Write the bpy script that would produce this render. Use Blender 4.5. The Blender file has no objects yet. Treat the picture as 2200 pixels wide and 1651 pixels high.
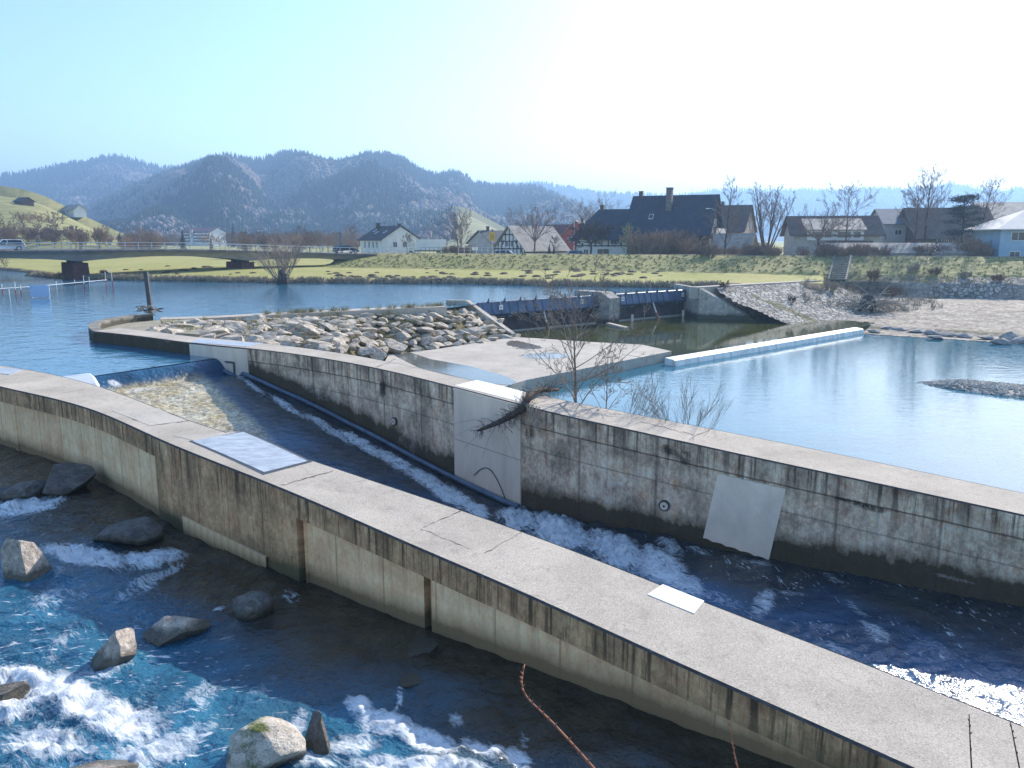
import bpy, bmesh, math, random
import numpy as np
from mathutils import Vector, Matrix, Quaternion
from mathutils.geometry import tessellate_polygon

SC = bpy.context.scene
COL = SC.collection
R = math.radians
random.seed(7)

# ---------------------------------------------------------------- camera
FPX, CX, CY, EYE, PITCH = 1700.0, 1100.0, 825.5, 5.4, R(10.33)
cP, sP = math.cos(PITCH), math.sin(PITCH)
cam_d = bpy.data.cameras.new('camera')
cam_d.sensor_width = 36.0
cam_d.lens = 36.0 * FPX / 2200.0
cam_d.clip_start = 0.1
cam_d.clip_end = 20000
cam = bpy.data.objects.new('camera', cam_d)
COL.objects.link(cam)
cam.location = (0, 0, EYE)
cam.rotation_euler = (R(90) - PITCH, 0, 0)
SC.camera = cam


def ray(px, py):
    u, v = px - CX, CY - py
    return u, FPX * cP + v * sP, -FPX * sP + v * cP


def P(px, py, z):
    """the ground point a surveyor reads off the photo on the level z"""
    a, b, c = ray(px, py)
    k = (z - EYE) / c
    return Vector((a * k, b * k, z))


def D(px, py, y):
    a, b, c = ray(px, py)
    k = y / b
    return Vector((a * k, y, EYE + c * k))


def ztop(x, y):
    a = (x - y) * .70711 + 17.5
    w = 2.5
    sp = a if a > 20 else w * math.log(1 + math.exp(a / w))
    return .6 - .1185 * sp


def PW(px, py):
    z = .6
    for _ in range(40):
        q = P(px, py, z)
        z = .5 * z + .5 * ztop(q.x, q.y)
    return P(px, py, z)


# ---------------------------------------------------------------- noise
def _hash(ix, iy, iz, seed):
    h = (ix * 374761393 + iy * 668265263 + iz * 2147483647 + seed * 974634777) & 0xFFFFFFFF
    h = ((h ^ (h >> 13)) * 1274126177) & 0xFFFFFFFF
    h = (h ^ (h >> 16)) & 0xFFFFFFFF
    return h / 4294967295.0


def vnoise(x, y, z=None, seed=0):
    x = np.asarray(x, float); y = np.asarray(y, float)
    z = np.zeros_like(x) if z is None else np.asarray(z, float)
    ix, iy, iz = np.floor(x).astype(np.int64), np.floor(y).astype(np.int64), np.floor(z).astype(np.int64)
    fx, fy, fz = x - ix, y - iy, z - iz
    fx, fy, fz = fx * fx * (3 - 2 * fx), fy * fy * (3 - 2 * fy), fz * fz * (3 - 2 * fz)
    r = 0
    for dx in (0, 1):
        for dy in (0, 1):
            for dz in (0, 1):
                w = (fx if dx else 1 - fx) * (fy if dy else 1 - fy) * (fz if dz else 1 - fz)
                r = r + w * _hash(ix + dx, iy + dy, iz + dz, seed)
    return r * 2 - 1


def fbm(x, y, z=None, seed=0, octv=4, gain=.5):
    a, s, r = 1.0, 1.0, 0
    for o in range(octv):
        r = r + a * vnoise(np.asarray(x) * s, np.asarray(y) * s, None if z is None else np.asarray(z) * s, seed + o * 17)
        a *= gain; s *= 2.03
    return r


def smooth(e0, e1, x):
    t = np.clip((x - e0) / (e1 - e0), 0, 1)
    return t * t * (3 - 2 * t)


# ---------------------------------------------------------------- mesh builder
class MB:
    def __init__(s):
        s.v, s.f, s.uv = [], [], []

    def add(s, verts, faces, uvs=None):
        o = len(s.v)
        s.v.extend([tuple(p) for p in verts])
        for k, f in enumerate(faces):
            s.f.append([o + i for i in f])
            if uvs is not None:
                s.uv.append([uvs[i] for i in f])
        return s

    def box(s, c, d, rz=0.0, M=None):
        hx, hy, hz = d[0] / 2, d[1] / 2, d[2] / 2
        ca, sa = math.cos(rz), math.sin(rz)
        vs = []
        for z in (-hz, hz):
            for x, y in ((-hx, -hy), (hx, -hy), (hx, hy), (-hx, hy)):
                p = Vector((x * ca - y * sa, x * sa + y * ca, z)) if M is None else M @ Vector((x, y, z))
                vs.append((c[0] + p[0], c[1] + p[1], c[2] + p[2]))
        return s.add(vs, [(0, 3, 2, 1), (4, 5, 6, 7), (0, 1, 5, 4), (1, 2, 6, 5), (2, 3, 7, 6), (3, 0, 4, 7)])

    def bar(s, a, b, w, h=None, up=(0, 0, 1)):
        a, b = Vector(a), Vector(b)
        h = w if h is None else h
        d = (b - a)
        L = d.length
        d.normalize()
        u = Vector(up)
        sdir = d.cross(u)
        if sdir.length < 1e-4:
            sdir = d.cross(Vector((1, 0, 0)))
        sdir.normalize()
        u = sdir.cross(d)
        M = Matrix((sdir, d, u)).transposed()
        return s.box((a + b) / 2, (w, L, h), M=M)

    def tube(s, pts, rad, n=6, cap=True):
        pts = [Vector(p) for p in pts]
        m = len(pts)
        if not hasattr(rad, '__len__'):
            rad = [rad] * m
        o = len(s.v)
        ref = None
        for i, p in enumerate(pts):
            d = (pts[min(i + 1, m - 1)] - pts[max(i - 1, 0)])
            if d.length < 1e-9:
                d = Vector((0, 0, 1))
            d.normalize()
            if ref is None:
                ref = d.orthogonal().normalized()
            ref = (ref - d * ref.dot(d))
            if ref.length < 1e-6:
                ref = d.orthogonal()
            ref.normalize()
            w = d.cross(ref)
            for k in range(n):
                a = 2 * math.pi * k / n
                q = p + (ref * math.cos(a) + w * math.sin(a)) * rad[i]
                s.v.append((q.x, q.y, q.z))
        for i in range(m - 1):
            for k in range(n):
                a, b = o + i * n + k, o + i * n + (k + 1) % n
                s.f.append([a, b, b + n, a + n])
        if cap:
            s.f.append([o + k for k in range(n)][::-1])
            s.f.append([o + (m - 1) * n + k for k in range(n)])
        return s

    def cyl(s, c, r, h, n=16, r2=None):
        r2 = r if r2 is None else r2
        c = Vector(c)
        return s.tube([c, c + Vector((0, 0, h))], [r, r2], n)

    def disc(s, c, nrm, r, t, n=20):
        c, nrm = Vector(c), Vector(nrm).normalized()
        return s.tube([c, c + nrm * t], [r, r], n)

    def prism(s, poly, z0, z1):
        """poly: list of (x,y); z0/z1 number or list per vertex"""
        n = len(poly)
        g0 = z0 if hasattr(z0, '__len__') else [z0] * n
        g1 = z1 if hasattr(z1, '__len__') else [z1] * n
        vs = [(p[0], p[1], g0[i]) for i, p in enumerate(poly)] + [(p[0], p[1], g1[i]) for i, p in enumerate(poly)]
        tri = tessellate_polygon([[Vector((p[0], p[1], 0)) for p in poly]])
        area = sum(poly[i][0] * poly[(i + 1) % n][1] - poly[(i + 1) % n][0] * poly[i][1] for i in range(n))
        fs = []
        for t in tri:
            a = (vs[t[1]][0] - vs[t[0]][0]) * (vs[t[2]][1] - vs[t[0]][1]) - (vs[t[1]][1] - vs[t[0]][1]) * (vs[t[2]][0] - vs[t[0]][0])
            t = list(t) if a > 0 else list(t)[::-1]
            fs.append([i + n for i in t])
            fs.append(t[::-1])
        for i in range(n):
            j = (i + 1) % n
            fs.append([i, j, j + n, i + n] if area > 0 else [j, i, i + n, j + n])
        return s.add(vs, fs)

    def slab(s, quad, t):
        """a thin plate: 4+ points (top side, any orientation), thickness t along its normal"""
        q = [Vector(p) for p in quad]
        nrm = (q[1] - q[0]).cross(q[2] - q[0]).normalized()
        n = len(q)
        vs = [p + nrm * t for p in q] + q
        fs = [list(range(n)), list(range(2 * n - 1, n - 1, -1))]
        for i in range(n):
            j = (i + 1) % n
            fs.append([i + n, j + n, j, i])
        return s.add(vs, fs)

    def grid(s, X, Y, Z, keep=None):
        ny, nx = X.shape
        o = len(s.v)
        s.v.extend(zip(X.ravel().tolist(), Y.ravel().tolist(), Z.ravel().tolist()))
        for j in range(ny - 1):
            for i in range(nx - 1):
                if keep is None or keep[j, i]:
                    a = o + j * nx + i
                    s.f.append([a, a + 1, a + nx + 1, a + nx])
        return s

    def mesh(s, name, mat=None, smooth_=False):
        me = bpy.data.meshes.new(name)
        me.from_pydata(s.v, [], s.f)
        if s.uv and len(s.uv) == len(s.f):
            l = me.uv_layers.new(name='UVMap')
            flat = [c for f in s.uv for u in f for c in u]
            l.data.foreach_set('uv', flat)
        if mat:
            me.materials.append(mat)
        if smooth_:
            me.polygons.foreach_set('use_smooth', [True] * len(me.polygons))
        me.update()
        return me

    def build(s, name, mat=None, parent=None, smooth_=False, loc=None):
        o = bpy.data.objects.new(name, s.mesh(name, mat, smooth_))
        COL.objects.link(o)
        if parent is not None:
            o.parent = parent
        if loc is not None:
            o.location = loc
        return o


def fattr(me, name, vals):
    a = me.attributes.new(name, 'FLOAT', 'POINT')
    a.data.foreach_set('value', np.asarray(vals, np.float32))


def tag(o, label=None, cat=None, group=None, kind=None):
    if label: o['label'] = label
    if cat: o['category'] = cat
    if group: o['group'] = group
    if kind: o['kind'] = kind
    return o


def empty(name, loc=(0, 0, 0), rz=0.0):
    o = bpy.data.objects.new(name, None)
    COL.objects.link(o)
    o.location = loc
    o.rotation_euler = (0, 0, rz)
    o.empty_display_size = .2
    return o


KIDS = {}


def copy_tree(o, parent=None):
    c = o.copy()
    COL.objects.link(c)
    if parent is not None:
        c.parent = parent
    for ch in [q for q in bpy.data.objects if q.parent == o]:
        copy_tree(ch, c)
    return c


# ---------------------------------------------------------------- materials
def nodes_of(name):
    m = bpy.data.materials.new(name)
    m.use_nodes = True
    nt = m.node_tree
    return m, nt, nt.nodes, nt.links, nt.nodes['Principled BSDF']


def rgba(c):
    return (c[0], c[1], c[2], 1.0)


def vec_source(nt, coord='Object', stretch=(1, 1, 1), rnd=False):
    N, L = nt.nodes, nt.links
    tc = N.new('ShaderNodeTexCoord')
    mp = N.new('ShaderNodeMapping')
    mp.inputs['Scale'].default_value = stretch
    L.new(tc.outputs[coord], mp.inputs['Vector'])
    out = mp.outputs['Vector']
    if rnd:
        oi = N.new('ShaderNodeObjectInfo')
        ml = N.new('ShaderNodeMath'); ml.operation = 'MULTIPLY'; ml.inputs[1].default_value = 73.0
        L.new(oi.outputs['Random'], ml.inputs[0])
        ad = N.new('ShaderNodeVectorMath'); ad.operation = 'ADD'
        L.new(out, ad.inputs[0]); L.new(ml.outputs[0], ad.inputs[1])
        out = ad.outputs[0]
    return out


def noise_n(nt, vec, scale, detail=6, rough=.6, dist=0.0):
    n = nt.nodes.new('ShaderNodeTexNoise')
    n.inputs['Scale'].default_value = scale
    n.inputs['Detail'].default_value = detail
    n.inputs['Roughness'].default_value = rough
    n.inputs['Distortion'].default_value = dist
    nt.links.new(vec, n.inputs['Vector'])
    return n.outputs['Fac']


def ramp(nt, fac, stops):
    r = nt.nodes.new('ShaderNodeValToRGB')
    el = r.color_ramp.elements
    while len(el) > 1:
        el.remove(el[-1])
    for i, (p, c) in enumerate(stops):
        if not hasattr(c, '__len__'):
            c = (c, c, c)
        e = el[0] if i == 0 else el.new(p)
        e.position = p
        e.color = rgba(c)
    nt.links.new(fac, r.inputs['Fac'])
    return r.outputs['Color']


def mixc(nt, fac, a, b, mode='MIX'):
    n = nt.nodes.new('ShaderNodeMix')
    n.data_type = 'RGBA'
    n.blend_type = mode
    for sock, v in ((n.inputs[0], fac), (n.inputs[6], a), (n.inputs[7], b)):
        if hasattr(v, 'is_linked') or hasattr(v, 'links'):
            nt.links.new(v, sock)
        elif hasattr(v, '__len__'):
            sock.default_value = rgba(v)
        else:
            sock.default_value = v
    return n.outputs[2]


def mth(nt, op, a, b=0.0, clamp=False):
    n = nt.nodes.new('ShaderNodeMath')
    n.operation = op
    n.use_clamp = clamp
    for sock, v in ((n.inputs[0], a), (n.inputs[1], b)):
        if hasattr(v, 'links'):
            nt.links.new(v, sock)
        else:
            sock.default_value = v
    return n.outputs[0]


def attr_n(nt, name):
    n = nt.nodes.new('ShaderNodeAttribute')
    n.attribute_name = name
    return n.outputs['Fac']


def bump_n(nt, height, strength, dist=.02, prev=None):
    b = nt.nodes.new('ShaderNodeBump')
    b.inputs['Strength'].default_value = strength
    b.inputs['Distance'].default_value = dist
    nt.links.new(height, b.inputs['Height'])
    if prev is not None:
        nt.links.new(prev, b.inputs['Normal'])
    return b.outputs['Normal']


def mat(name, a, b=None, scale=3.0, rough=.8, bump=0.0, bscale=None, bdist=.02, spec=.3, metal=0.0,
        coord='Object', stretch=(1, 1, 1), rnd=False, lo=.35, hi=.65, speck=0.0, speckscale=60.0, vary=0.0, detail=6):
    m, nt, N, L, B = nodes_of(name)
    B.inputs['Roughness'].default_value = rough
    B.inputs['Specular IOR Level'].default_value = spec
    B.inputs['Metallic'].default_value = metal
    if b is None and not bump and not speck:
        # a little tonal wear so nothing is perfectly flat
        b = tuple(x * .82 for x in a)
    v = vec_source(nt, coord, stretch, rnd)
    f = noise_n(nt, v, scale, detail)
    c = ramp(nt, f, [(lo, a), (hi, b if b is not None else tuple(x * .8 for x in a))])
    if speck:
        f2 = noise_n(nt, v, speckscale, 3, .7)
        c = mixc(nt, speck, c, ramp(nt, f2, [(.3, .25), (.5, .5), (.72, .8)]), 'OVERLAY')
    if vary:
        oi = N.new('ShaderNodeObjectInfo')
        k = mth(nt, 'MULTIPLY_ADD', oi.outputs['Random'], vary)
        k.node.inputs[2].default_value = 1 - vary / 2
        hsv = N.new('ShaderNodeHueSaturation')
        L.new(k, hsv.inputs['Value']); L.new(c, hsv.inputs['Color'])
        c = hsv.outputs['Color']
    L.new(c, B.inputs['Base Color'])
    if bump:
        h = noise_n(nt, v, bscale or scale * 4, 8, .65)
        L.new(bump_n(nt, h, bump, bdist), B.inputs['Normal'])
    return m


def glass_mat(name, c=(.03, .04, .05), rough=.06):
    m, nt, N, L, B = nodes_of(name)
    v = vec_source(nt)
    L.new(ramp(nt, noise_n(nt, v, .8, 3), [(.35, c), (.7, tuple(x * 1.8 for x in c))]), B.inputs['Base Color'])
    B.inputs['Roughness'].default_value = rough
    B.inputs['Specular IOR Level'].default_value = .6
    return m


# ---------------------------------------------------------------- light
SUN_AZ, SUN_EL = R(36), R(28)          # azimuth to the right of the view axis (+Y)
sd = Vector((math.sin(SUN_AZ) * math.cos(SUN_EL), math.cos(SUN_AZ) * math.cos(SUN_EL), math.sin(SUN_EL)))
sun_l = bpy.data.lights.new('sun', 'SUN')
sun_l.energy = 4.8
sun_l.angle = R(.53)
sun_l.color = (1.0, .92, .82)
sun = bpy.data.objects.new('sun', sun_l)
COL.objects.link(sun)
sun.rotation_euler = (-sd).to_track_quat('-Z', 'Y').to_euler()
w = bpy.data.worlds.new('World')
SC.world = w
w.use_nodes = True
wn, wl = w.node_tree.nodes, w.node_tree.links
sky = wn.new('ShaderNodeTexSky')
sky.sky_type = 'NISHITA'
sky.sun_disc = False
sky.sun_elevation = SUN_EL
sky.sun_rotation = SUN_AZ
sky.altitude = 200
sky.air_density = 1.0
sky.dust_density = 1.0
sky.ozone_density = 2.2
hs = wn.new('ShaderNodeHueSaturation')
hs.inputs['Saturation'].default_value = 1.1
wl.new(sky.outputs['Color'], hs.inputs['Color'])
wl.new(hs.outputs['Color'], wn['Background'].inputs['Color'])
wn['Background'].inputs['Strength'].default_value = .15
SC.view_settings.view_transform = 'Standard'
SC.view_settings.look = 'None'
SC.view_settings.exposure = 0.9
SC.view_settings.gamma = 1.0
SC.render.engine = 'CYCLES'
SC.cycles.use_denoising = True
SC.cycles.max_bounces = 6
SC.cycles.transparent_max_bounces = 8
SC.cycles.volume_bounces = 0
SC.cycles.sample_clamp_indirect = 6
SC.cycles.use_fast_gi = False
# ================================================================ walls of the chute
near_f_px = [(0, 832), (110, 855), (200, 880), (300, 925), (350, 950), (450, 990), (600, 1048), (750, 1112), (900, 1180), (1100, 1262), (1300, 1355), (1500, 1447), (1700, 1533), (1960, 1651)]
near_b_px = [(0, 787), (60, 793), (160, 815), (230, 835), (340, 877), (400, 905), (455, 921), (500, 934), (660, 987), (760, 1020), (860, 1054), (1000, 1098), (1125, 1143), (1250, 1188), (1500, 1290), (1800, 1402), (2000, 1480), (2200, 1562)]
mid_f_px = [(200, 712), (300, 722), (400, 736), (470, 743), (532, 748), (623, 759), (714, 773), (809, 791), (973, 832), (1118, 870), (1200, 892), (1400, 934), (1500, 957), (1700, 1000), (1900, 1042), (2200, 1107)]
mid_b_px = [(260, 705), (345, 714), (410, 724), (480, 729), (560, 737), (640, 746), (720, 757), (800, 770), (900, 792), (1000, 815), (1120, 840), (1230, 866), (1400, 897), (1500, 917), (1750, 965), (2000, 1018), (2200, 1060)]


def xy(px_list):
    return [Vector(PW(*q)[:2]) for q in px_list]


def smooth_line(pts, step=.3, it=30):
    """resample a polyline evenly and relax the surveying jitter"""
    d = [0]
    for a, b in zip(pts, pts[1:]):
        d.append(d[-1] + (b - a).length)
    n = max(2, int(d[-1] / step))
    out, j = [], 0
    for i in range(n + 1):
        t = d[-1] * i / n
        while j < len(d) - 2 and d[j + 1] < t:
            j += 1
        k = (t - d[j]) / max(1e-9, d[j + 1] - d[j])
        out.append(pts[j].lerp(pts[j + 1], k))
    for _ in range(it):
        out = [out[0]] + [(out[i - 1] + out[i] * 2 + out[i + 1]) / 4 for i in range(1, n)] + [out[-1]]
    return out


def extend(pts, a, b):
    d0 = (pts[0] - pts[3]).normalized()
    d1 = (pts[-1] - pts[-4]).normalized()
    return [pts[0] + d0 * a] + pts + [pts[-1] + d1 * b]


near_f = smooth_line(extend(xy(near_f_px), 14, 5), .2, 60)
near_b = smooth_line(extend(xy(near_b_px), 10, 3), .3, 40)
mid_f = smooth_line(extend(xy(mid_f_px), 0, 6), .2, 60)
mid_b = smooth_line(extend(xy(mid_b_px), 0, 5.5))


def proj_s(line, q):
    """arc position of the point of line nearest q, and the signed side (+ = left of travel)"""
    best = (1e9, 0, 0)
    s = 0
    for a, b in zip(line, line[1:]):
        d = b - a
        L = d.length
        t = max(0, min(1, (q - a).dot(d) / (L * L)))
        r = q - (a + d * t)
        if r.length < best[0]:
            best = (r.length, s + t * L, 1 if d.x * r.y - d.y * r.x > 0 else -1)
        s += L
    return best[1], best[0] * best[2]


def at_s(line, s):
    for a, b in zip(line, line[1:]):
        L = (b - a).length
        if s <= L:
            return a.lerp(b, s / L), (b - a).normalized()
        s -= L
    return line[-1].copy(), (line[-1] - line[-2]).normalized()


def s_of_px(line, px):
    """arc position where the line shows at photo column px"""
    s = 0
    best = last = None
    for i, p in enumerate(line):
        if i:
            s += (p - line[i - 1]).length
        z = ztop(p.x, p.y)
        dep = p.y * cP - (z - EYE) * sP
        if dep > 1:
            c = CX + FPX * p.x / dep
            if last is not None and (last[0] - px) * (c - px) <= 0 and c != last[0]:
                return last[1] + (s - last[1]) * (px - last[0]) / (c - last[0])
            last = (c, s)
            if best is None or abs(c - px) < best[0]:
                best = (abs(c - px), s)
    return best[1]


def line_len(line):
    return sum((b - a).length for a, b in zip(line, line[1:]))


def lut(line):
    """fast arrays for distance tests"""
    return np.array([[p.x, p.y] for p in line])


def near_np(line, X, Y):
    """signed distance (+ left of travel), arc length, for arrays"""
    A = lut(line)
    seg = A[1:] - A[:-1]
    L = np.hypot(seg[:, 0], seg[:, 1])
    cum = np.concatenate([[0], np.cumsum(L)])
    bd = np.full(X.shape, 1e9); bs = np.zeros(X.shape); sg = np.ones(X.shape)
    for i in range(len(seg)):
        rx, ry = X - A[i, 0], Y - A[i, 1]
        t = np.clip((rx * seg[i, 0] + ry * seg[i, 1]) / L[i] ** 2, 0, 1)
        dx, dy = rx - t * seg[i, 0], ry - t * seg[i, 1]
        d = np.hypot(dx, dy)
        c = seg[i, 0] * ry - seg[i, 1] * rx
        m = d < bd
        bd = np.where(m, d, bd); bs = np.where(m, cum[i] + t * L[i], bs); sg = np.where(m, np.sign(c), sg)
    return bd * sg, bs


def project_np(X, Y, Z):
    dz = Z - EYE
    dep = Y * cP - dz * sP
    dep = np.where(dep < .5, .5, dep)
    return CX + FPX * X / dep, CY - FPX * (Y * sP + dz * cP) / dep


def spots(px, py, L):
    """soft ellipses (cx, cy, rx, ry, angle in degrees, amount)"""
    f = np.zeros(px.shape)
    for cx, cy, rx, ry, an, am in L:
        a = R(an)
        dx, dy = px - cx, py - cy
        u = (dx * math.cos(a) + dy * math.sin(a)) / rx
        v = (-dx * math.sin(a) + dy * math.cos(a)) / ry
        f = np.maximum(f, am * (1 - smooth(.25, 1.0, np.sqrt(u * u + v * v))))
    return f


# ---- concrete materials
def wall_face_mat(name, light, mid, dark, algae, streak=.75, top_dark=.5, line_y=None, blotch=1.0, panel_w=1.25, grow_h=.75, moss=False):
    m, nt, N, L, B = nodes_of(name)
    uv = N.new('ShaderNodeUVMap').outputs['UV']
    sep = N.new('ShaderNodeSeparateXYZ'); L.new(uv, sep.inputs[0])
    u, v = sep.outputs[0], sep.outputs[1]            # u metres along, v metres below the top edge
    wlv = attr_n(nt, 'above_water')

    def mapped(sx, sy):
        mp = N.new('ShaderNodeMapping'); mp.inputs['Scale'].default_value = (sx, sy, 1)
        L.new(uv, mp.inputs[0]); return mp.outputs[0]
    c = ramp(nt, noise_n(nt, mapped(.9, .9), 1.0, 9, .62, .4), [(.3, mid), (.62, light)])
    c = mixc(nt, .8 * blotch, c, ramp(nt, noise_n(nt, mapped(2.3, 1.7), 1.0, 10, .7, .8), [(.34, (.30, .29, .27)), (.52, (.5, .5, .5)), (.7, (.72, .71, .68))]), 'OVERLAY')
    # boards: a change of tone from panel to panel
    pn = N.new('ShaderNodeTexWhiteNoise'); pn.noise_dimensions = '1D'
    L.new(mth(nt, 'FLOOR', mth(nt, 'DIVIDE', u, panel_w)), pn.inputs['W'])
    c = mixc(nt, .45 * blotch, c, ramp(nt, noise_n(nt, mapped(9, 6), 1.0, 9, .8, .5), [(.36, .12), (.5, .5), (.64, .86)]), 'OVERLAY')
    c = mixc(nt, .22, c, ramp(nt, pn.outputs['Value'], [(0, .3), (1, .7)]), 'OVERLAY')
    fr = mth(nt, 'FRACT', mth(nt, 'DIVIDE', u, panel_w))
    edge = ramp(nt, fr, [(0, 1), (.012, 1), (.02, 0), (.98, 0), (.99, 1)])
    c = mixc(nt, mth(nt, 'MULTIPLY', edge, .45), c, dark)
    # runs of dirt washed down from the top edge
    st = ramp(nt, noise_n(nt, mapped(5.5, .22), 1.0, 7, .72), [(.50, 0), (.58, 1)])
    st2 = ramp(nt, noise_n(nt, mapped(1.1, .3), 1.0, 5, .6), [(.40, 0), (.62, 1)])
    fade = ramp(nt, v, [(0, .95), (.35, .75), (1.0, .25)])
    fade.node.inputs  # v runs past 1 m: the ramp just holds
    k = mth(nt, 'MULTIPLY', mth(nt, 'MULTIPLY', st, fade), streak)
    c = mixc(nt, k, c, dark)
    k2 = mth(nt, 'MULTIPLY', mth(nt, 'MULTIPLY', st2, ramp(nt, v, [(0, 1), (.5, .6), (1, .15)])), top_dark)
    c = mixc(nt, k2, c, dark)
    # pale lime runs
    lm = ramp(nt, noise_n(nt, mapped(3.1, .35), 1.0, 8, .75, .3), [(.64, 0), (.70, 1)])
    c = mixc(nt, mth(nt, 'MULTIPLY', lm, .4), c, tuple(min(1, x * 1.5) for x in light))
    if line_y is not None:                            # pour joints
        for ly, st_ in line_y:
            wob = mth(nt, 'MULTIPLY', noise_n(nt, mapped(2, 2), 1.0, 4), .05)
            dd = mth(nt, 'ABSOLUTE', mth(nt, 'SUBTRACT', mth(nt, 'ADD', v, wob), ly))
            c = mixc(nt, mth(nt, 'MULTIPLY', ramp(nt, dd, [(.0, 1), (.035, .0)]), st_), c, (.02, .018, .015))
    # green-brown growth above the waterline
    nz = noise_n(nt, mapped(1.6, .9), 1.0, 8, .7)
    h = mth(nt, 'SUBTRACT', wlv, mth(nt, 'MULTIPLY', nz, grow_h))
    c = mixc(nt, ramp(nt, h, [(0.0, .95), (.12, .55), (.42, 0)]), c, algae)
    if moss:
        nm = noise_n(nt, mapped(5, 3), 1.0, 9, .75)
        kk = mth(nt, 'MULTIPLY', mth(nt, 'SUBTRACT', mth(nt, 'ADD', attr_n(nt, 'moss'), mth(nt, 'MULTIPLY', nm, .9)), .98), 5, True)
        c = mixc(nt, mth(nt, 'MULTIPLY', kk, .88), c, (.018, .017, .011))
        nl = noise_n(nt, mapped(2.2, 2.2), 1.0, 10, .78, .6)
        kl = mth(nt, 'MULTIPLY', mth(nt, 'SUBTRACT', mth(nt, 'ADD', attr_n(nt, 'lime'), nl), .95), 2.6, True)
        c = mixc(nt, mth(nt, 'MULTIPLY', kl, .7), c, (.62, .60, .57))
    L.new(c, B.inputs['Base Color'])
    B.inputs['Roughness'].default_value = .85
    B.inputs['Specular IOR Level'].default_value = .25
    n1 = bump_n(nt, noise_n(nt, mapped(26, 26), 1.0, 8, .7), .35, .012)
    n2 = bump_n(nt, noise_n(nt, mapped(4, 2.2), 1.0, 6, .6), .3, .03, n1)
    L.new(n2, B.inputs['Normal'])
    return m


def top_mat(name, light, dark):
    m, nt, N, L, B = nodes_of(name)
    v = vec_source(nt)
    c = ramp(nt, noise_n(nt, v, .55, 8, .6, .3), [(.3, dark), (.65, light)])
    c = mixc(nt, .75, c, ramp(nt, noise_n(nt, v, 38, 4, .8), [(.30, .10), (.45, .45), (.56, .55), (.70, .92)]), 'OVERLAY')
    vo = N.new('ShaderNodeTexVoronoi'); vo.inputs['Scale'].default_value = 26; L.new(v, vo.inputs['Vector'])
    c = mixc(nt, ramp(nt, vo.outputs['Distance'], [(.0, .55), (.10, .0)]), c, (.07, .065, .06))
    c = mixc(nt, mth(nt, 'MULTIPLY', ramp(nt, noise_n(nt, v, 2.2, 8, .75, 1.5), [(.52, 0), (.68, 1)]), .45), c, tuple(x * .55 for x in dark))
    L.new(c, B.inputs['Base Color'])
    B.inputs['Roughness'].default_value = .9
    B.inputs['Specular IOR Level'].default_value = .2
    L.new(bump_n(nt, noise_n(nt, v, 30, 6, .7), .45, .008), B.inputs['Normal'])
    return m


M_TOP = top_mat('weathered_concrete_top', (.50, .445, .375), (.36, .32, .27))
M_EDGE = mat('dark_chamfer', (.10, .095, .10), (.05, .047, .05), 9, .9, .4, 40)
M_BAND = wall_face_mat('stained_band', (.66, .41, .23), (.36, .225, .12), (.045, .032, .02), (.10, .08, .04), 1.0, .6, grow_h=.45)
M_PANEL = wall_face_mat('tan_panel', (.87, .61, .375), (.70, .46, .27), (.17, .10, .055), (.19, .125, .065), .5, .25, blotch=.6, panel_w=1.35, grow_h=.35)
M_MIDF = wall_face_mat('grey_wall', (.74, .60, .46), (.33, .265, .20), (.035, .029, .022), (.05, .042, .024), .95, .85, [(.62, .8), (1.35, .5)], 1.2, 2.4, grow_h=1.1, moss=True)
M_PLAIN = wall_face_mat('plain_wall', (.40, .38, .35), (.26, .245, .22), (.06, .055, .05), (.05, .045, .03), .45, .35)

STREAM_Z = -1.72


def stream_level(x, y):
    return -1.5 - .30 * smooth(-20, -2, np.asarray(x) - .25 * (np.asarray(y) - 14))


def strip_face(mb, wl, line, z_fn, rows, off_fn, side, water_fn, step_extra=()):
    """vertical face following line; rows = depths below the top edge; off_fn(s, v) = metres proud of the line"""
    cum = [0]
    for a, b in zip(line, line[1:]):
        cum.append(cum[-1] + (b - a).length)
    ss = sorted(set([round(c, 4) for c in cum] + [round(e, 4) for e in step_extra if 0 < e < cum[-1]]))
    base = len(mb.v)
    uvs = []
    for s in ss:
        p, d = at_s(line, s)
        nrm = Vector((d.y, -d.x)) * side
        z = z_fn(p.x, p.y)
        for v in rows:
            q = p + nrm * off_fn(s, v)
            mb.v.append((q.x, q.y, z - v))
            uvs.append((s, v))
            wl.append(z - v - water_fn(q.x, q.y))
    nr = len(rows)
    for i in range(len(ss) - 1):
        for j in range(nr - 1):
            a = i * nr + j
            f = [a, a + 1, a + nr + 1, a + nr]
            if side < 0:
                f = f[::-1]
            mb.f.append([base + k for k in f])
            mb.uv.append([uvs[k] for k in f])


# ---- near wall ------------------------------------------------------------
NW = empty('channel_wall', (near_f[len(near_f) // 2].x, near_f[len(near_f) // 2].y, -2.5))
tag(NW, 'curving concrete wall of the chute nearest the viewer, brown stained band over tan panels', 'wall')
NW_INV = Matrix.Translation(-NW.location)


def under(parent, o):
    """keep world placement while parenting"""
    o.parent = parent
    o.matrix_parent_inverse = Matrix.Translation(-Vector(parent.location))
    return o


sA, sB = s_of_px(near_f, 328), s_of_px(near_f, 342)
sC, sD_, sE = s_of_px(near_f, 342), s_of_px(near_f, 604), s_of_px(near_f, 650)
sG0, sG1 = s_of_px(near_f, 904), s_of_px(near_f, 918)
sS0, sS1 = s_of_px(near_f, 634), s_of_px(near_f, 648)
s_left = s_of_px(near_f, 24)
BAND = .52


def near_off(s, v):
    if v <= BAND:
        return 0.0
    if sS0 < s < sS1:
        return -.16
    if sA < s < sE:
        return -.004
    if sG0 < s < sG1:
        return -.22
    if s_left - .25 < s < s_left:
        return -.02
    return -.075


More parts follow.
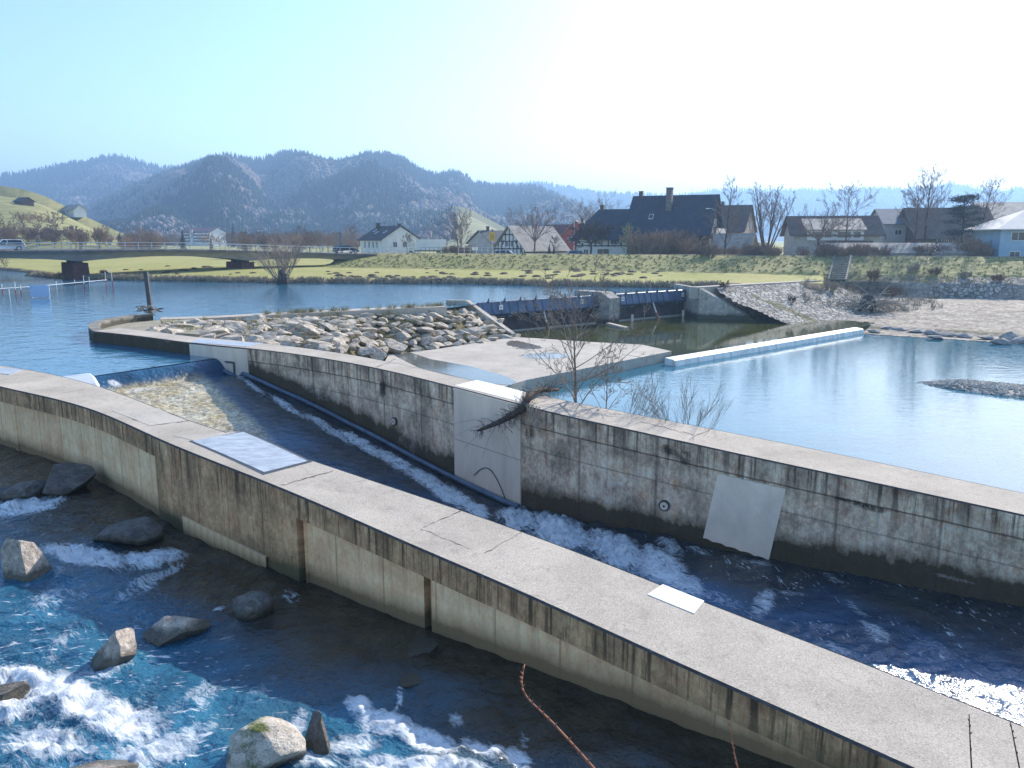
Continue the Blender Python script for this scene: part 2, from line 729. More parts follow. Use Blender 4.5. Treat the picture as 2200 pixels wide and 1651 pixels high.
eps = .01
extra = [e + d for e in (sA, sE, sS0, sS1, sG0, sG1, s_left, s_left - .25) for d in (-eps, eps)]
band, wl1 = MB(), []
strip_face(band, wl1, near_f, ztop, [.035, .12, .25, .4, BAND], near_off, 1, stream_level, extra)
o = under(NW, band.build('stained_band', M_BAND)); fattr(o.data, 'above_water', wl1)
low, wl2 = MB(), []
strip_face(low, wl2, near_f, ztop, [BAND, BAND + .003, .7, .9, 1.2, 1.5, 1.8, 2.1, 2.6, 3.4], near_off, 1, stream_level, extra)
# split: panels (pale) and the pillar stretch (dark) share one outline, so cut by arc position
pan, pil, wp, wq = MB(), MB(), [], []
for f, uvf in zip(low.f, low.uv):
    sm = sum(q[0] for q in uvf) / 4
    tgt, wt = (pil, wq) if (sA < sm < sE or sG0 < sm < sG1) else (pan, wp)
    tgt.add([low.v[i] for i in f], [[0, 1, 2, 3]], uvf)
    wt.extend(wl2[i] for i in f)
o = under(NW, pan.build('tan_panels', M_PANEL)); fattr(o.data, 'above_water', wp)
o = under(NW, pil.build('pillar', M_BAND)); fattr(o.data, 'above_water', wq)
# ledge strips along the pillar foot
lg, wlg = MB(), []
seg_s0, seg_s1 = s_of_px(near_f, 384), s_of_px(near_f, 566)
pts = [at_s(near_f, seg_s0 + (seg_s1 - seg_s0) * i / 12) for i in range(13)]
for (p, d), (p2, d2) in zip(pts, pts[1:]):
    n1, n2 = Vector((d.y, -d.x)), Vector((d2.y, -d2.x))
    z1, z2 = ztop(p.x, p.y) - 1.72, ztop(p2.x, p2.y) - 1.72
    a, b = p + n1 * .05, p2 + n2 * .05
    lg.add([(p.x, p.y, z1), (p2.x, p2.y, z2), (b.x, b.y, z2), (a.x, a.y, z1), (b.x, b.y, z2 - .9), (a.x, a.y, z1 - .9)],
           [(0, 1, 2, 3), (3, 2, 4, 5)], [(0, 1.7), (1, 1.7), (1, 1.75), (0, 1.75), (1, 2.6), (0, 2.6)])
    wlg += [z1 + 1.8] * 4 + [-.3] * 2
o = under(NW, lg.build('foot_ledge', M_PANEL)); fattr(o.data, 'above_water', wlg)


def top_strip(front, back, zf, lift=0.0, inset=0.0, n=150):
    mb = MB()
    Lf, Lb = line_len(front), line_len(back)
    for i in range(n + 1):
        a, da = at_s(front, Lf * i / n)
        # matching point on the other edge: nearest one
        sb, _ = proj_s(back, a)
        b, _ = at_s(back, sb)
        for k in range(7):
            q = a.lerp(b, inset + (1 - 2 * inset) * k / 6)
            mb.v.append((q.x, q.y, zf(q.x, q.y) + lift))
    for i in range(n):
        for k in range(6):
            a = i * 7 + k
            mb.f.append([a, a + 7, a + 8, a + 1][::-1])
    return mb


def ring_top(front, back, zf, n=160, cham=.03):
    """walking surface; both edges sampled by equal share of their own length so that the ends close"""
    mb = MB()
    Lf, Lb = line_len(front), line_len(back)
    key = [0.0]
    for i in range(n + 1):
        a, da = at_s(front, Lf * i / n)
        sb, _ = proj_s(back, a)
        sb = max(sb, key[-1]); key.append(sb)
        if i == 0: sb = 0
        if i == n: sb = Lb
        b, _ = at_s(back, sb)
        for k in range(7):
            q = a.lerp(b, k / 6)
            if k in (0, 6):
                c = (b - a).normalized() * cham
                q = q + (c if k == 0 else -c)
            mb.v.append((q.x, q.y, zf(q.x, q.y)))
    for i in range(n):
        for k in range(6):
            a = i * 7 + k
            mb.f.append([a, a + 7, a + 8, a + 1][::-1])
    return mb


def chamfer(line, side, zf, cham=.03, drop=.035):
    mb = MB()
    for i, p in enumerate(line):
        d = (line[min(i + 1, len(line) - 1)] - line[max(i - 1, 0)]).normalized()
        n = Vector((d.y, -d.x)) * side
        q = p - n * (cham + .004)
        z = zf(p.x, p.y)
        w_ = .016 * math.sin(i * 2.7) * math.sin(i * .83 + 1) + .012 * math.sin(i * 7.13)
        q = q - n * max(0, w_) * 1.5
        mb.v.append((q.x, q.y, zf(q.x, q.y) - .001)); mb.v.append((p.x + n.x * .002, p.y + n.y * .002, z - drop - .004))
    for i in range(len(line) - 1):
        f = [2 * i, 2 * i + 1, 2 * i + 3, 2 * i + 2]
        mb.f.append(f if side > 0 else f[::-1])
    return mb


under(NW, ring_top(near_f, near_b, ztop).build('top_surface', M_TOP))
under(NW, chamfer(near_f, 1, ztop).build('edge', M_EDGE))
bk, wlb = MB(), []
strip_face(bk, wlb, near_b, ztop, [.0, .3, .8, 1.6, 3.0, 5.0], lambda s, v: 0, -1, lambda x, y: -2.9)
o = under(NW, bk.build('inner_face', M_PLAIN)); fattr(o.data, 'above_water', wlb)


# ---- middle wall ------------------------------------------------------------
_cs = None


def chute_z(s):
    global _cs
    if _cs is None:
        ks = [s_of_px(mid_f, q) for q in (300, 470, 509, 605, 755, 868, 968, 1109, 1200, 1400, 1660, 2200)]
        _cs = (ks, [0, -.02, -.55, -1.16, -1.95, -2.38, -2.68, -3.02, -3.0, -3.02, -3.12, -3.3])
    return np.interp(s, *_cs)


def mid_water(x, y):
    return float(chute_z(near_np(mid_f, np.array([x]), np.array([y]))[1])[0])


MW = empty('channel_wall', (mid_f[len(mid_f) // 2].x, mid_f[len(mid_f) // 2].y, -3))
tag(MW, 'grey streaked concrete wall between chute and pond with steel panel and driftwood over it', 'wall')
mf, wlm = MB(), []
strip_face(mf, wlm, mid_f, ztop, [.035, .1, .2, .3, .4, .5, .61, .63, .75, .9, 1.05, 1.2, 1.35, 1.5, 1.75, 2.0, 2.25, 2.5, 2.8, 3.1, 3.4, 4.2], lambda s, v: (0 if v < .62 else -.03), 1, mid_water)
o = under(MW, mf.build('front_face', M_MIDF)); fattr(o.data, 'above_water', wlm)
vv = np.array(mf.v); ppx, ppy = project_np(vv[:, 0], vv[:, 1], vv[:, 2])
fattr(o.data, 'moss', spots(ppx, ppy, [(1435, 968, 44, 26, 14, .72), (1470, 985, 40, 40, 60, .66), (1455, 1010, 22, 34, 0, .5), (822, 835, 16, 40, 0, .8), (1850, 1085, 150, 16, 15, .75), (1140, 930, 26, 110, 0, .65), (2150, 1215, 10, 50, 5, .7), (1300, 1010, 90, 9, 10, .6), (1220, 985, 90, 8, 12, .55), (950, 850, 50, 26, 14, .5), (1590, 1035, 60, 12, 15, .6), (1000, 985, 300, 24, 30, .25)]))
fattr(o.data, 'lime', spots(ppx, ppy, [(1300, 1060, 140, 70, 15, .5), (1460, 1075, 80, 65, 10, .5), (890, 950, 80, 70, 25, .5), (700, 850, 140, 34, 25, .46), (1800, 1190, 160, 40, 12, .4), (1240, 1010, 80, 40, 12, .3), (2080, 1245, 190, 14, 13, .62), (1850, 1145, 220, 7, 4, .5), (1960, 1160, 200, 6, 4, .4), (1640, 1180, 30, 60, 8, .2)]))
under(MW, ring_top(mid_f, mid_b, ztop).build('top_surface', M_TOP))
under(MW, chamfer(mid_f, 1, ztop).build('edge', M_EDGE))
mbk, wlb = MB(), []
strip_face(mbk, wlb, mid_b, ztop, [.0, .4, .9, 1.6, 2.4, 4.2], lambda s, v: 0, -1, lambda x, y: -3.0)
o = under(MW, mbk.build('back_face', M_PLAIN)); fattr(o.data, 'above_water', wlb)
# ================================================================ water
def water_mat(name, deep, lit, rough=.05, waves=((1.2, .5, .08),), stretch=(1, 1, 1), spec=.5, foamy=False, fscale=5.0, bed=None, foam_col=(.82, .86, .9), ior=1.33, wall_shade=False, fstretch=(.55, 1.5)):
    m, nt, N, L, B = nodes_of(name)
    v = vec_source(nt, 'Object', stretch)
    vs = vec_source(nt)
    c = ramp(nt, noise_n(nt, vs, .35, 6, .6, .6), [(.35, deep), (.68, lit)])
    if wall_shade:
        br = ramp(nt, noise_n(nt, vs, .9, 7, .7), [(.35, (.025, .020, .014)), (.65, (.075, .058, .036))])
        c = mixc(nt, attr_n(nt, 'wall_shade'), c, br)
    if bed is not None:
        ba, bb, bscale = bed
        vo = N.new('ShaderNodeTexVoronoi'); vo.inputs['Scale'].default_value = bscale
        L.new(vs, vo.inputs['Vector'])
        bw = N.new('ShaderNodeRGBToBW'); L.new(vo.outputs['Color'], bw.inputs[0])
        stones = mixc(nt, .65, ramp(nt, noise_n(nt, vs, 1.1, 7, .65), [(.36, ba), (.66, bb)]), ramp(nt, bw.outputs[0], [(.2, .2), (.8, .8)]), 'OVERLAY')
        stones = mixc(nt, .7, stones, ramp(nt, noise_n(nt, vs, 17, 5, .75), [(.35, .12), (.5, .5), (.65, .9)]), 'OVERLAY')
        c = mixc(nt, attr_n(nt, 'sunlit_gravel'), c, stones)
    L.new(c, B.inputs['Base Color'])
    B.inputs['Roughness'].default_value = rough
    B.inputs['IOR'].default_value = ior
    B.inputs['Specular IOR Level'].default_value = spec
    nrm = None
    for sc, st, ds in waves:
        nrm = bump_n(nt, noise_n(nt, v, sc, 3, .55, .4), st, ds, nrm)
    if nrm is not None:
        L.new(nrm, B.inputs['Normal'])
    if foamy:
        fo = attr_n(nt, 'foam')
        cb = N.new('ShaderNodeCombineXYZ')
        L.new(mth(nt, 'MULTIPLY', attr_n(nt, 'flow_s'), fstretch[0]), cb.inputs[0]); L.new(mth(nt, 'MULTIPLY', attr_n(nt, 'flow_d'), fstretch[1]), cb.inputs[1])
        vf = cb.outputs[0]
        r1 = mth(nt, 'ABSOLUTE', mth(nt, 'MULTIPLY', mth(nt, 'SUBTRACT', noise_n(nt, vf, fscale * 1.2, 7, .62, 1.4), .5), 5.0))
        web = mth(nt, 'MAXIMUM', mth(nt, 'SUBTRACT', 1.0, r1), 0.0)
        n1 = mth(nt, 'ADD', mth(nt, 'MULTIPLY', noise_n(nt, vf, fscale * .6, 10, .72, 1.2), .66), mth(nt, 'MULTIPLY', web, .33))
        n2 = noise_n(nt, vf, fscale * 5, 6, .75, .8)
        n = mth(nt, 'ADD', mth(nt, 'MULTIPLY', n1, .72), mth(nt, 'MULTIPLY', n2, .28))
        k = mth(nt, 'SUBTRACT', mth(nt, 'ADD', mth(nt, 'MULTIPLY', fo, .47), n), .735)
        fac = mth(nt, 'MULTIPLY', mth(nt, 'MULTIPLY', k, 4.2, True), .9)
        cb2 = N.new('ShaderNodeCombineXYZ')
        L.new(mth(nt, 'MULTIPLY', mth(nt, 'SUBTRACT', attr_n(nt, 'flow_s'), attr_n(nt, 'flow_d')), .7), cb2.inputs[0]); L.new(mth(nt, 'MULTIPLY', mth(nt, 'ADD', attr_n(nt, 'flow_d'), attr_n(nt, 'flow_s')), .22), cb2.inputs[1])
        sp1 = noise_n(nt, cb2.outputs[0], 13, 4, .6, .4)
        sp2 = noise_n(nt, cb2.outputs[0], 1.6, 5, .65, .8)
        spk = mth(nt, 'MULTIPLY', mth(nt, 'SUBTRACT', mth(nt, 'ADD', mth(nt, 'MULTIPLY', sp2, .6), sp1), .925), 9.0, True)  # white foam specks painted in to stand for sun glints
        fac = mth(nt, 'MAXIMUM', fac, mth(nt, 'MULTIPLY', spk, mth(nt, 'MULTIPLY', attr_n(nt, 'foam_glints'), .85)))
        F = N.new('ShaderNodeBsdfPrincipled')
        L.new(ramp(nt, n2, [(.3, tuple(x * .75 for x in foam_col)), (.65, foam_col)]), F.inputs['Base Color'])
        F.inputs['Roughness'].default_value = .5
        F.inputs['Subsurface Weight'].default_value = 0
        L.new(bump_n(nt, n2, .6, .04), F.inputs['Normal'])
        mx = N.new('ShaderNodeMixShader')
        L.new(fac, mx.inputs[0]); L.new(B.outputs[0], mx.inputs[1]); L.new(F.outputs[0], mx.inputs[2])
        out = N['Material Output']
        L.new(mx.outputs[0], out.inputs['Surface'])
    return m


M_HEAD = water_mat('river_water', (.028, .13, .225), (.035, .155, .26), .07, ((.9, .55, .09), (3.2, .45, .03)), (1, 1.0, 1))
M_POND = water_mat('pond_water', (.018, .115, .175), (.028, .15, .22), .05, ((1.6, .20, .06), (5.0, .22, .02)), (.55, 1.2, 1), .6)
M_BASIN = water_mat('basin_water', (.05, .055, .02), (.075, .085, .02), .04, ((1.2, .10, .04), (4, .08, .012)), (.6, 1.2, 1))
M_STREAM = water_mat('stream_water', (.012, .065, .12), (.032, .165, .27), .05, ((2.0, .8, .16), (6.5, .9, .06), (17, .8, .025)), (1, 1, 1), .6, True, 2.3, wall_shade=True)
M_CHUTE = water_mat('chute_water', (.014, .05, .10), (.03, .12, .24), .11, ((1.8, .5, .10), (6, .6, .05), (16, .6, .02)), (1, 1, 1), .5, True, 3.2, wall_shade=True,
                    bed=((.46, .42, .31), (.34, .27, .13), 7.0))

# foreground stream -----------------------------------------------------------
xs = np.arange(-22, 9.01, .065); ys = np.arange(5.2, 30.0, .065)
X, Y = np.meshgrid(xs, ys)
dn, sn = near_np(near_f, X, Y)
Z = stream_level(X, Y)
px, py = project_np(X, Y, Z)
# flow down to the right past the boulders: foam where the steps break
FO = [(60, 1085, 110, 30, -8, .85), (180, 1195, 150, 36, 8, .95), (330, 1200, 120, 34, -4, .9), (60, 1085, 130, 36, -8, .95), (120, 1290, 120, 40, -20, .5), (300, 1260, 120, 30, -30, .55), (140, 1240, 60, 30, 60, .4), (370, 1225, 60, 18, -30, .6),
      (60, 1470, 150, 60, 10, .9), (160, 1500, 150, 75, 20, .95), (260, 1550, 170, 75, 12, .9), (110, 1600, 160, 60, 5, .8), (330, 1620, 150, 55, -10, .7), (20, 1520, 60, 60, 0, .8),
      (230, 1440, 110, 40, -28, .6), (130, 1390, 120, 40, -35, .42), (420, 1500, 130, 50, -35, .42), (420, 1580, 110, 50, -30, .5),
      (625, 1290, 40, 22, 20, .55), (470, 1310, 24, 12, 0, .7),
      (770, 1520, 55, 40, 40, .9), (858, 1500, 12, 60, 4, .85), (830, 1555, 110, 40, 12, .95), (920, 1590, 120, 42, 18, .9), (1040, 1610, 90, 38, 20, .85),
      (760, 1600, 110, 40, -8, .7), (680, 1640, 120, 40, 0, .65), (1110, 1635, 60, 36, 30, .75), (900, 1650, 260, 40, 4, .85), (980, 1545, 30, 26, 30, .5), (1125, 1590, 24, 50, -20, .45),
      (640, 1560, 30, 60, 20, .6), (555, 1490, 60, 30, -30, .35), (300, 1330, 60, 24, -30, .35), (40, 1330, 90, 40, -20, .3)]
foam = spots(px, py, FO)
foam = np.maximum(foam, .30 * smooth(-2.6, -4.2, dn) * smooth(1250, 1420, py) * (.6 + .6 * fbm(X * .5, Y * .3, seed=81)))  # thin foam spread over the sunlit water in place of glints
flow = fbm((X + Y) * .55, (X - Y) * .22, seed=3, octv=4)
chop = fbm(X * 2.4 + 9, Y * 2.4, seed=5, octv=4)
fine = np.abs(fbm(X * 5.5, Y * 5.5, seed=9, octv=3))
Z = Z + .05 * flow + .03 * chop + foam * (.07 * chop + .09 * fine)
keep = (dn[:-1, :-1] < .35)
mb = MB().grid(X, Y, Z)
q = np.array(mb.f).reshape(len(ys) - 1, len(xs) - 1, 4)
mb.f = q[(dn[:-1, :-1] < .4)].tolist()
# dn > 0 on the far side (left of travel): drop the part beyond the wall
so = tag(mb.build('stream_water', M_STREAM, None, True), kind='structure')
fattr(so.data, 'foam', foam.ravel())
fattr(so.data, 'foam_glints', (smooth(-2.2, -4.2, dn + .6 * fbm(X * .4, Y * .4, seed=91)) * smooth(1180, 1330, py)).ravel())
fattr(so.data, 'flow_s', sn.ravel()); fattr(so.data, 'flow_d', dn.ravel())
fattr(so.data, 'wall_shade', smooth(-3.9, -1.2, dn + .9 * fbm(X * .5, Y * .5, seed=61)).ravel())  # brown painted into the water colour for the near wall's shadow

# the chute between the walls ----------------------------------------------------
s_crest = s_of_px(mid_f, 462)
L_mid = line_len(mid_f)
ns, nw = 560, 84
S = np.linspace(s_crest, L_mid, ns)
CXY = np.zeros((ns, nw, 2))
WW = np.linspace(-.01, 1.01, nw)
for i, s in enumerate(S):
    a, da = at_s(mid_f, s)
    sb, _ = proj_s(near_b, a)
    b, _ = at_s(near_b, sb)
    for j, ww in enumerate(WW):
        q = a.lerp(b, ww)
        CXY[i, j] = (q.x, q.y)
# even out the meeting points along the near wall
for _ in range(12):
    CXY[1:-1] = (CXY[:-2] + 2 * CXY[1:-1] + CXY[2:]) / 4
X, Y = CXY[..., 0], CXY[..., 1]
SS = np.repeat(S[:, None], nw, 1)
W2 = np.repeat(WW[None, :], ns, 0)
Z = chute_z(SS)
ds = SS - s_crest
nap = -.62 * np.sqrt(np.clip(1 - (1 - np.clip(ds / .75, 0, 1)) ** 2, 0, 1)) * 1.0
nap = np.where(ds < .75, -.03 - .62 * (1 - np.cos(np.clip(ds / .75, 0, 1) * math.pi / 2)), -.65)
Z = np.where(ds < .75, nap, np.minimum(-.65 - .04 * np.clip(ds - .75, 0, 3), Z))
px, py = project_np(X, Y, Z)
FO = [(245, 824, 26, 12, 20, .8), (300, 838, 70, 10, -8, .55), (515, 800, 26, 22, 40, .7), (380, 815, 60, 8, -8, .35),
      (545, 832, 60, 9, 36, .65), (620, 876, 90, 13, 32, .7), (700, 918, 110, 15, 32, .75), (780, 956, 110, 18, 31, .8), (850, 994, 100, 20, 31, .85), (920, 1035, 100, 24, 30, .9), (860, 1003, 80, 20, 30, .75), (970, 1066, 100, 30, 28, .95), (1020, 1095, 60, 26, 25, .95), (560, 850, 60, 10, 40, .35),
      (1110, 1120, 70, 40, 15, 1.0), (1200, 1150, 120, 60, 20, 1.0), (1320, 1190, 120, 60, 22, .95), (1420, 1225, 110, 60, 25, .9), (1480, 1260, 70, 40, 25, .7), (1440, 1180, 60, 20, 20, .6),
      (1640, 1300, 40, 60, 30, .62), (1700, 1275, 60, 10, 8, .5), (1840, 1310, 60, 14, 35, .5), (1790, 1245, 60, 14, 30, .45), (1880, 1360, 70, 30, 30, .62), (1760, 1350, 60, 20, 10, .4),
      (1550, 1290, 90, 24, 20, .5), (1620, 1210, 90, 10, 12, .45), (2000, 1390, 80, 30, 25, .35), (1790, 1395, 90, 20, 15, .45), (1500, 1185, 60, 12, 15, .5)]
foam = spots(px, py, FO)
lx = (px - 425) * 165 - (py - 800) * 180          # gravel colour painted to stop at the middle wall's shadow line
sunlit_gravel = smooth(.5, .8, ds) * smooth(14, -10, lx / 244.0) * (1 - smooth(900, 1000, py))
yel = spots(px, py, [(470, 850, 160, 30, 30, 1)])
chop = fbm(X * 1.6, Y * 1.6, seed=15, octv=4)
fine = np.abs(fbm(X * 4.5, Y * 4.5, seed=19, octv=3))
jump = smooth(s_of_px(mid_f, 1095), s_of_px(mid_f, 1130), SS) * (1 - smooth(s_of_px(mid_f, 1420), s_of_px(mid_f, 1600), SS))
Z = Z + .03 * smooth(s_of_px(mid_f, 1500), s_of_px(mid_f, 1800), SS) * np.abs(fbm(X * 3.2, Y * 3.2, seed=71))
Z = Z + smooth(.8, 3, ds) * (.02 * chop + foam * (.06 * chop + .10 * fine)) + jump * (.16 * np.abs(chop) + .14 * fine * foam) + smooth(.9, 1.4, ds) * .02 * fbm(X * 6, Y * 6, seed=2, octv=2)
mb = MB().grid(X, Y, Z)
mb.f = [f[::-1] for f in mb.f]
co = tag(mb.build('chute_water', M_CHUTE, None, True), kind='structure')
fattr(co.data, 'foam', foam.ravel())
fattr(co.data, 'sunlit_gravel', sunlit_gravel.ravel())
fattr(co.data, 'foam_glints', (.9 * smooth(s_of_px(mid_f, 1150), s_of_px(mid_f, 1400), SS)).ravel())
fattr(co.data, 'flow_s', SS.ravel()); fattr(co.data, 'flow_d', (W2 * 8).ravel())
fattr(co.data, 'wall_shade', (.8 * smooth(1.0, 2.2, ds) * smooth(.5, .12, W2 + .12 * fbm(X * .5, Y * .5, seed=66))).ravel())  # brown painted in for the middle wall's shade and dark reflection

# headwater -----------------------------------------------------------
cA, _ = at_s(mid_f, s_crest); sb, _ = proj_s(near_b, cA); cB, _ = at_s(near_b, sb)
G0, G1 = P(1026, 651, .1), P(1503, 621, .1)
gdir = (G1 - G0).normalized(); gdir.z = 0
gdn = Vector((gdir.y, -gdir.x, 0))          # downstream


def wallmid(line_a, line_b, px0, px1, n):
    out = []
    for i in range(n + 1):
        a, _ = at_s(line_a, s_of_px(line_a, px0 + (px1 - px0) * i / n))
        sb, _ = proj_s(line_b, a)
        b, _ = at_s(line_b, sb)
        out.append(a.lerp(b, .4))
    return out


E0 = near_f[0].lerp(near_b[0], .5)
hw = [E0] + [near_b[i] + Vector((-.3, -.4)) for i in range(0, int(len(near_b) * proj_s(near_b, cB)[0] / line_len(near_b)), 6)]
hw += [cB + Vector((.0, .0)), cA + Vector((.1, .1))]
hw += wallmid(mid_f, mid_b, 450, 215, 5)
COPF = [P(x_, y_, .2) for x_, y_ in ((342, 687), (450, 684), (560, 678), (660, 673), (760, 668), (860, 663.5), (960, 659))]
hw += [Vector((-23.4, 45.0)), Vector((-23.2, 53.5))] + [q.xy + Vector((-.3, .5)) for q in COPF]
hw += [G0.xy + gdn.xy * .1, G1.xy + gdn.xy * .1, Vector((22, 90)), Vector((33, 93.5)), Vector((40, 130)), Vector((-60, 170)), Vector((-150, 260)), Vector((-420, 330)), Vector((-420, 30)), Vector((-60, 45))]
tri = tessellate_polygon([[Vector((p[0], p[1], 0)) for p in hw]])
mb = MB()
fs = []
for t in tri:
    a = (hw[t[1]][0] - hw[t[0]][0]) * (hw[t[2]][1] - hw[t[0]][1]) - (hw[t[1]][1] - hw[t[0]][1]) * (hw[t[2]][0] - hw[t[0]][0])
    fs.append(list(t) if a > 0 else list(t)[::-1])
mb.add([(p[0], p[1], 0.0) for p in hw], fs)
tag(mb.build('river_water', M_HEAD), kind='structure')


def flat_water(name, poly, z, m):
    tri = tessellate_polygon([[Vector((p[0], p[1], 0)) for p in poly]])
    mb = MB(); fs = []
    for t in tri:
        a = (poly[t[1]][0] - poly[t[0]][0]) * (poly[t[2]][1] - poly[t[0]][1]) - (poly[t[1]][1] - poly[t[0]][1]) * (poly[t[2]][0] - poly[t[0]][0])
        fs.append(list(t) if a > 0 else list(t)[::-1])
    mb.add([(p[0], p[1], z) for p in poly], fs)
    return tag(mb.build(name, m), kind='structure')


POND_Z, BASIN_Z = -3.02, -2.62
AP_R = P(1443, 755, -2.36)                       # free corner of the apron
SILL0, SILL1 = P(1446, 768, -2.5), P(1850, 703, -2.5)
flat_water('pond_water', wallmid(mid_f, mid_b, 950, 2200, 10) + [Vector((20, 12)), Vector((70, 10)), Vector((75, 45)), Vector((46, 70)), Vector((35, 78)), SILL1.xy + Vector((.6, .6)), SILL0.xy + Vector((-.2, 1.2)), Vector((5, 52)), Vector((-2, 42))], POND_Z, M_POND)
flat_water('basin_water', [P(1096, 722, BASIN_Z).xy, AP_R.xy + Vector((-.1, .2)), SILL0.xy, SILL1.xy, Vector((36, 78)), Vector((27, 86)), G1.xy + gdn.xy * 2, G1.xy - gdn.xy * 1, G0.xy - gdn.xy * 1, G0.xy + gdn.xy * 4], BASIN_Z, M_BASIN)

# ================================================================ land
SHX = np.array([-420, -180, -130, -100, -90, -82, -75.5, -74, -66, -59, -45, -29, -6, 8, 20, 34, 60, 120])
SHY = np.array([300, 215, 178, 152, 142, 134, 127, 121, 115, 110.5, 105.5, 101, 99.2, 93.5, 90.3, 91.0, 100, 130])


def shore_y(x):
    return np.interp(x, SHX, SHY)


def crest_y(x):
    return 135.1 - .34 * x


CN = math.sqrt(1 + .34 ** 2)
COP_A, COP_B = P(1503, 619, .55), P(1764, 604, .55)
BANKW = [(25.2, 82.2), (33.3, 75.2), (44, 67.6), (60, 57), (100, 30)]


def seg_dist(X, Y, a, b):
    a, b = np.array(a[:2]), np.array(b[:2])
    d = b - a
    t = np.clip(((X - a[0]) * d[0] + (Y - a[1]) * d[1]) / (d @ d), 0, 1)
    return np.hypot(X - a[0] - t * d[0], Y - a[1] - t * d[1])


def dike_amp(x):
    return smooth(-36, -27, x)


def land_z(X, Y):
    """the valley floor left of and behind the stone bank"""
    X = np.asarray(X, float); Y = np.asarray(Y, float)
    ins = Y - shore_y(X)
    d = (crest_y(X) - Y) / CN
    z = -5.5 + 5.5 * smooth(-3.5, -.1, ins) + .42 * smooth(-.2, 1.1, ins)
    foot = .95 + 0 * X
    z = np.where(ins > 1, .42 + (foot - .42) * smooth(0, 26, ins), z)
    am = dike_amp(X)
    behind = 1.5 + .6 * am
    prof = np.where(d > 0, foot + (3.0 - foot) * (1 - np.clip(d / 12.5, 0, 1)), np.where(d > -3, 3.0, np.where(d > -8, 3.0 + (behind - 3.0) * smooth(-3, -8, d), behind)))
    prof2 = .8 + .7 * smooth(0, 60, Y - 135)
    dk = prof * am + prof2 * (1 - am)
    z = np.where((ins > 4) & (d < 12.5), np.where(am > .5, np.maximum(z, dk), dk * am + z * (1 - am)), z)
    z = z + .03 * fbm(X * .3, Y * .3, seed=31)
    return z


def bank_z(X, Y):
    """stone slope, gravel flat and cut bank on the right"""
    X = np.asarray(X, float); Y = np.asarray(Y, float)
    dw = np.full(X.shape, 1e9)
    for a, b in zip(BANKW, BANKW[1:]):
        dw = np.minimum(dw, seg_dist(X, Y, a, b))
    _, sg = near_np([Vector(p) for p in BANKW], X, Y)[1], np.sign(near_np([Vector(p) for p in BANKW], X, Y)[0])
    dwt = dw * sg                                           # + on the land side
    grav = np.where(dwt > 0, -2.95 + .75 * smooth(0, 22, dwt) + .25 * smooth(0, 1.2, dwt), -2.95 - .9 * smooth(0, 2.5, -dwt))
    dc = seg_dist(X, Y, COP_A, COP_B)
    pave = .5 - 3.5 * np.clip(dc / 10.0, 0, 1)
    d = (crest_y(X) - Y) / CN
    cut = smooth(13.4, 12.3, d)
    dk = np.where(d > 0, 3.0 - 3.25 * np.clip(d / 12.5, 0, 1), 3.0)
    low = np.maximum(grav, pave)
    zz = low * (1 - cut) + np.maximum(low, dk) * cut
    return zz, dwt, dc, d


# materials of the land
def grass_mat(name, a, b, c3, tuft=1.6, bump=.7):
    m, nt, N, L, B = nodes_of(name)
    v = vec_source(nt)
    c = ramp(nt, noise_n(nt, v, .09, 6, .6), [(.36, a), (.64, b)])
    c = mixc(nt, mth(nt, 'MULTIPLY', ramp(nt, noise_n(nt, v, .22, 8, .72, .8), [(.5, 0), (.64, 1)]), .6), c, (.40, .35, .17))
    c = mixc(nt, mth(nt, 'MULTIPLY', ramp(nt, noise_n(nt, v, tuft, 6, .7, .5), [(.42, 0), (.62, 1)]), .75), c, c3)
    c = mixc(nt, .6, c, ramp(nt, noise_n(nt, v, 6, 5, .8), [(.32, .2), (.5, .5), (.7, .82)]), 'OVERLAY')
    L.new(c, B.inputs['Base Color'])
    B.inputs['Roughness'].default_value = .9
    B.inputs['Specular IOR Level'].default_value = .15
    L.new(bump_n(nt, noise_n(nt, v, 3.2, 6, .7), bump, .12), B.inputs['Normal'])
    return m


M_GRASS = grass_mat('meadow_grass', (.31, .31, .095), (.38, .36, .14), (.22, .22, .075), .35, .5)
M_DIKE = grass_mat('tussock_grass', (.30, .29, .095), (.38, .34, .14), (.16, .15, .06), 1.1, 1.0)


def ground_mat():
    m, nt, N, L, B = nodes_of('valley_ground')
    v = vec_source(nt)
    g = ramp(nt, noise_n(nt, v, .07, 7, .65), [(.34, (.30, .30, .09)), (.64, (.38, .35, .135))])
    g = mixc(nt, .5, g, ramp(nt, noise_n(nt, v, 2.2, 5, .8), [(.32, .25), (.5, .5), (.7, .8)]), 'OVERLAY')
    g = mixc(nt, mth(nt, 'MULTIPLY', ramp(nt, noise_n(nt, v, .16, 8, .72, .8), [(.5, 0), (.62, 1)]), .65), g, (.42, .37, .18))
    soil = ramp(nt, noise_n(nt, v, 1.2, 8, .75), [(.34, (.05, .04, .03)), (.5, (.16, .125, .085)), (.66, (.30, .25, .18))])
    c = mixc(nt, attr_n(nt, 'bank'), g, soil)
    L.new(c, B.inputs['Base Color'])
    B.inputs['Roughness'].default_value = .95
    B.inputs['Specular IOR Level'].default_value = .1
    L.new(bump_n(nt, noise_n(nt, v, 2.5, 7, .75), .7, .12), B.inputs['Normal'])
    return m


def axis(parts):
    out = []
    for a, b, st in parts:
        out += list(np.arange(a, b, st))
    return np.array(out + [parts[-1][1]])


gx = axis([(-6000, -400, 400), (-400, -110, 10), (-110, 48, .8), (48, 130, 4), (130, 400, 20), (400, 6000, 400)])
gy = axis([(-200, 60, 20), (60, 88, 4), (88, 150, .7), (150, 230, 4), (230, 600, 20), (600, 6000, 300)])
X, Y = np.meshgrid(gx, gy)
Z = land_z(X, Y)
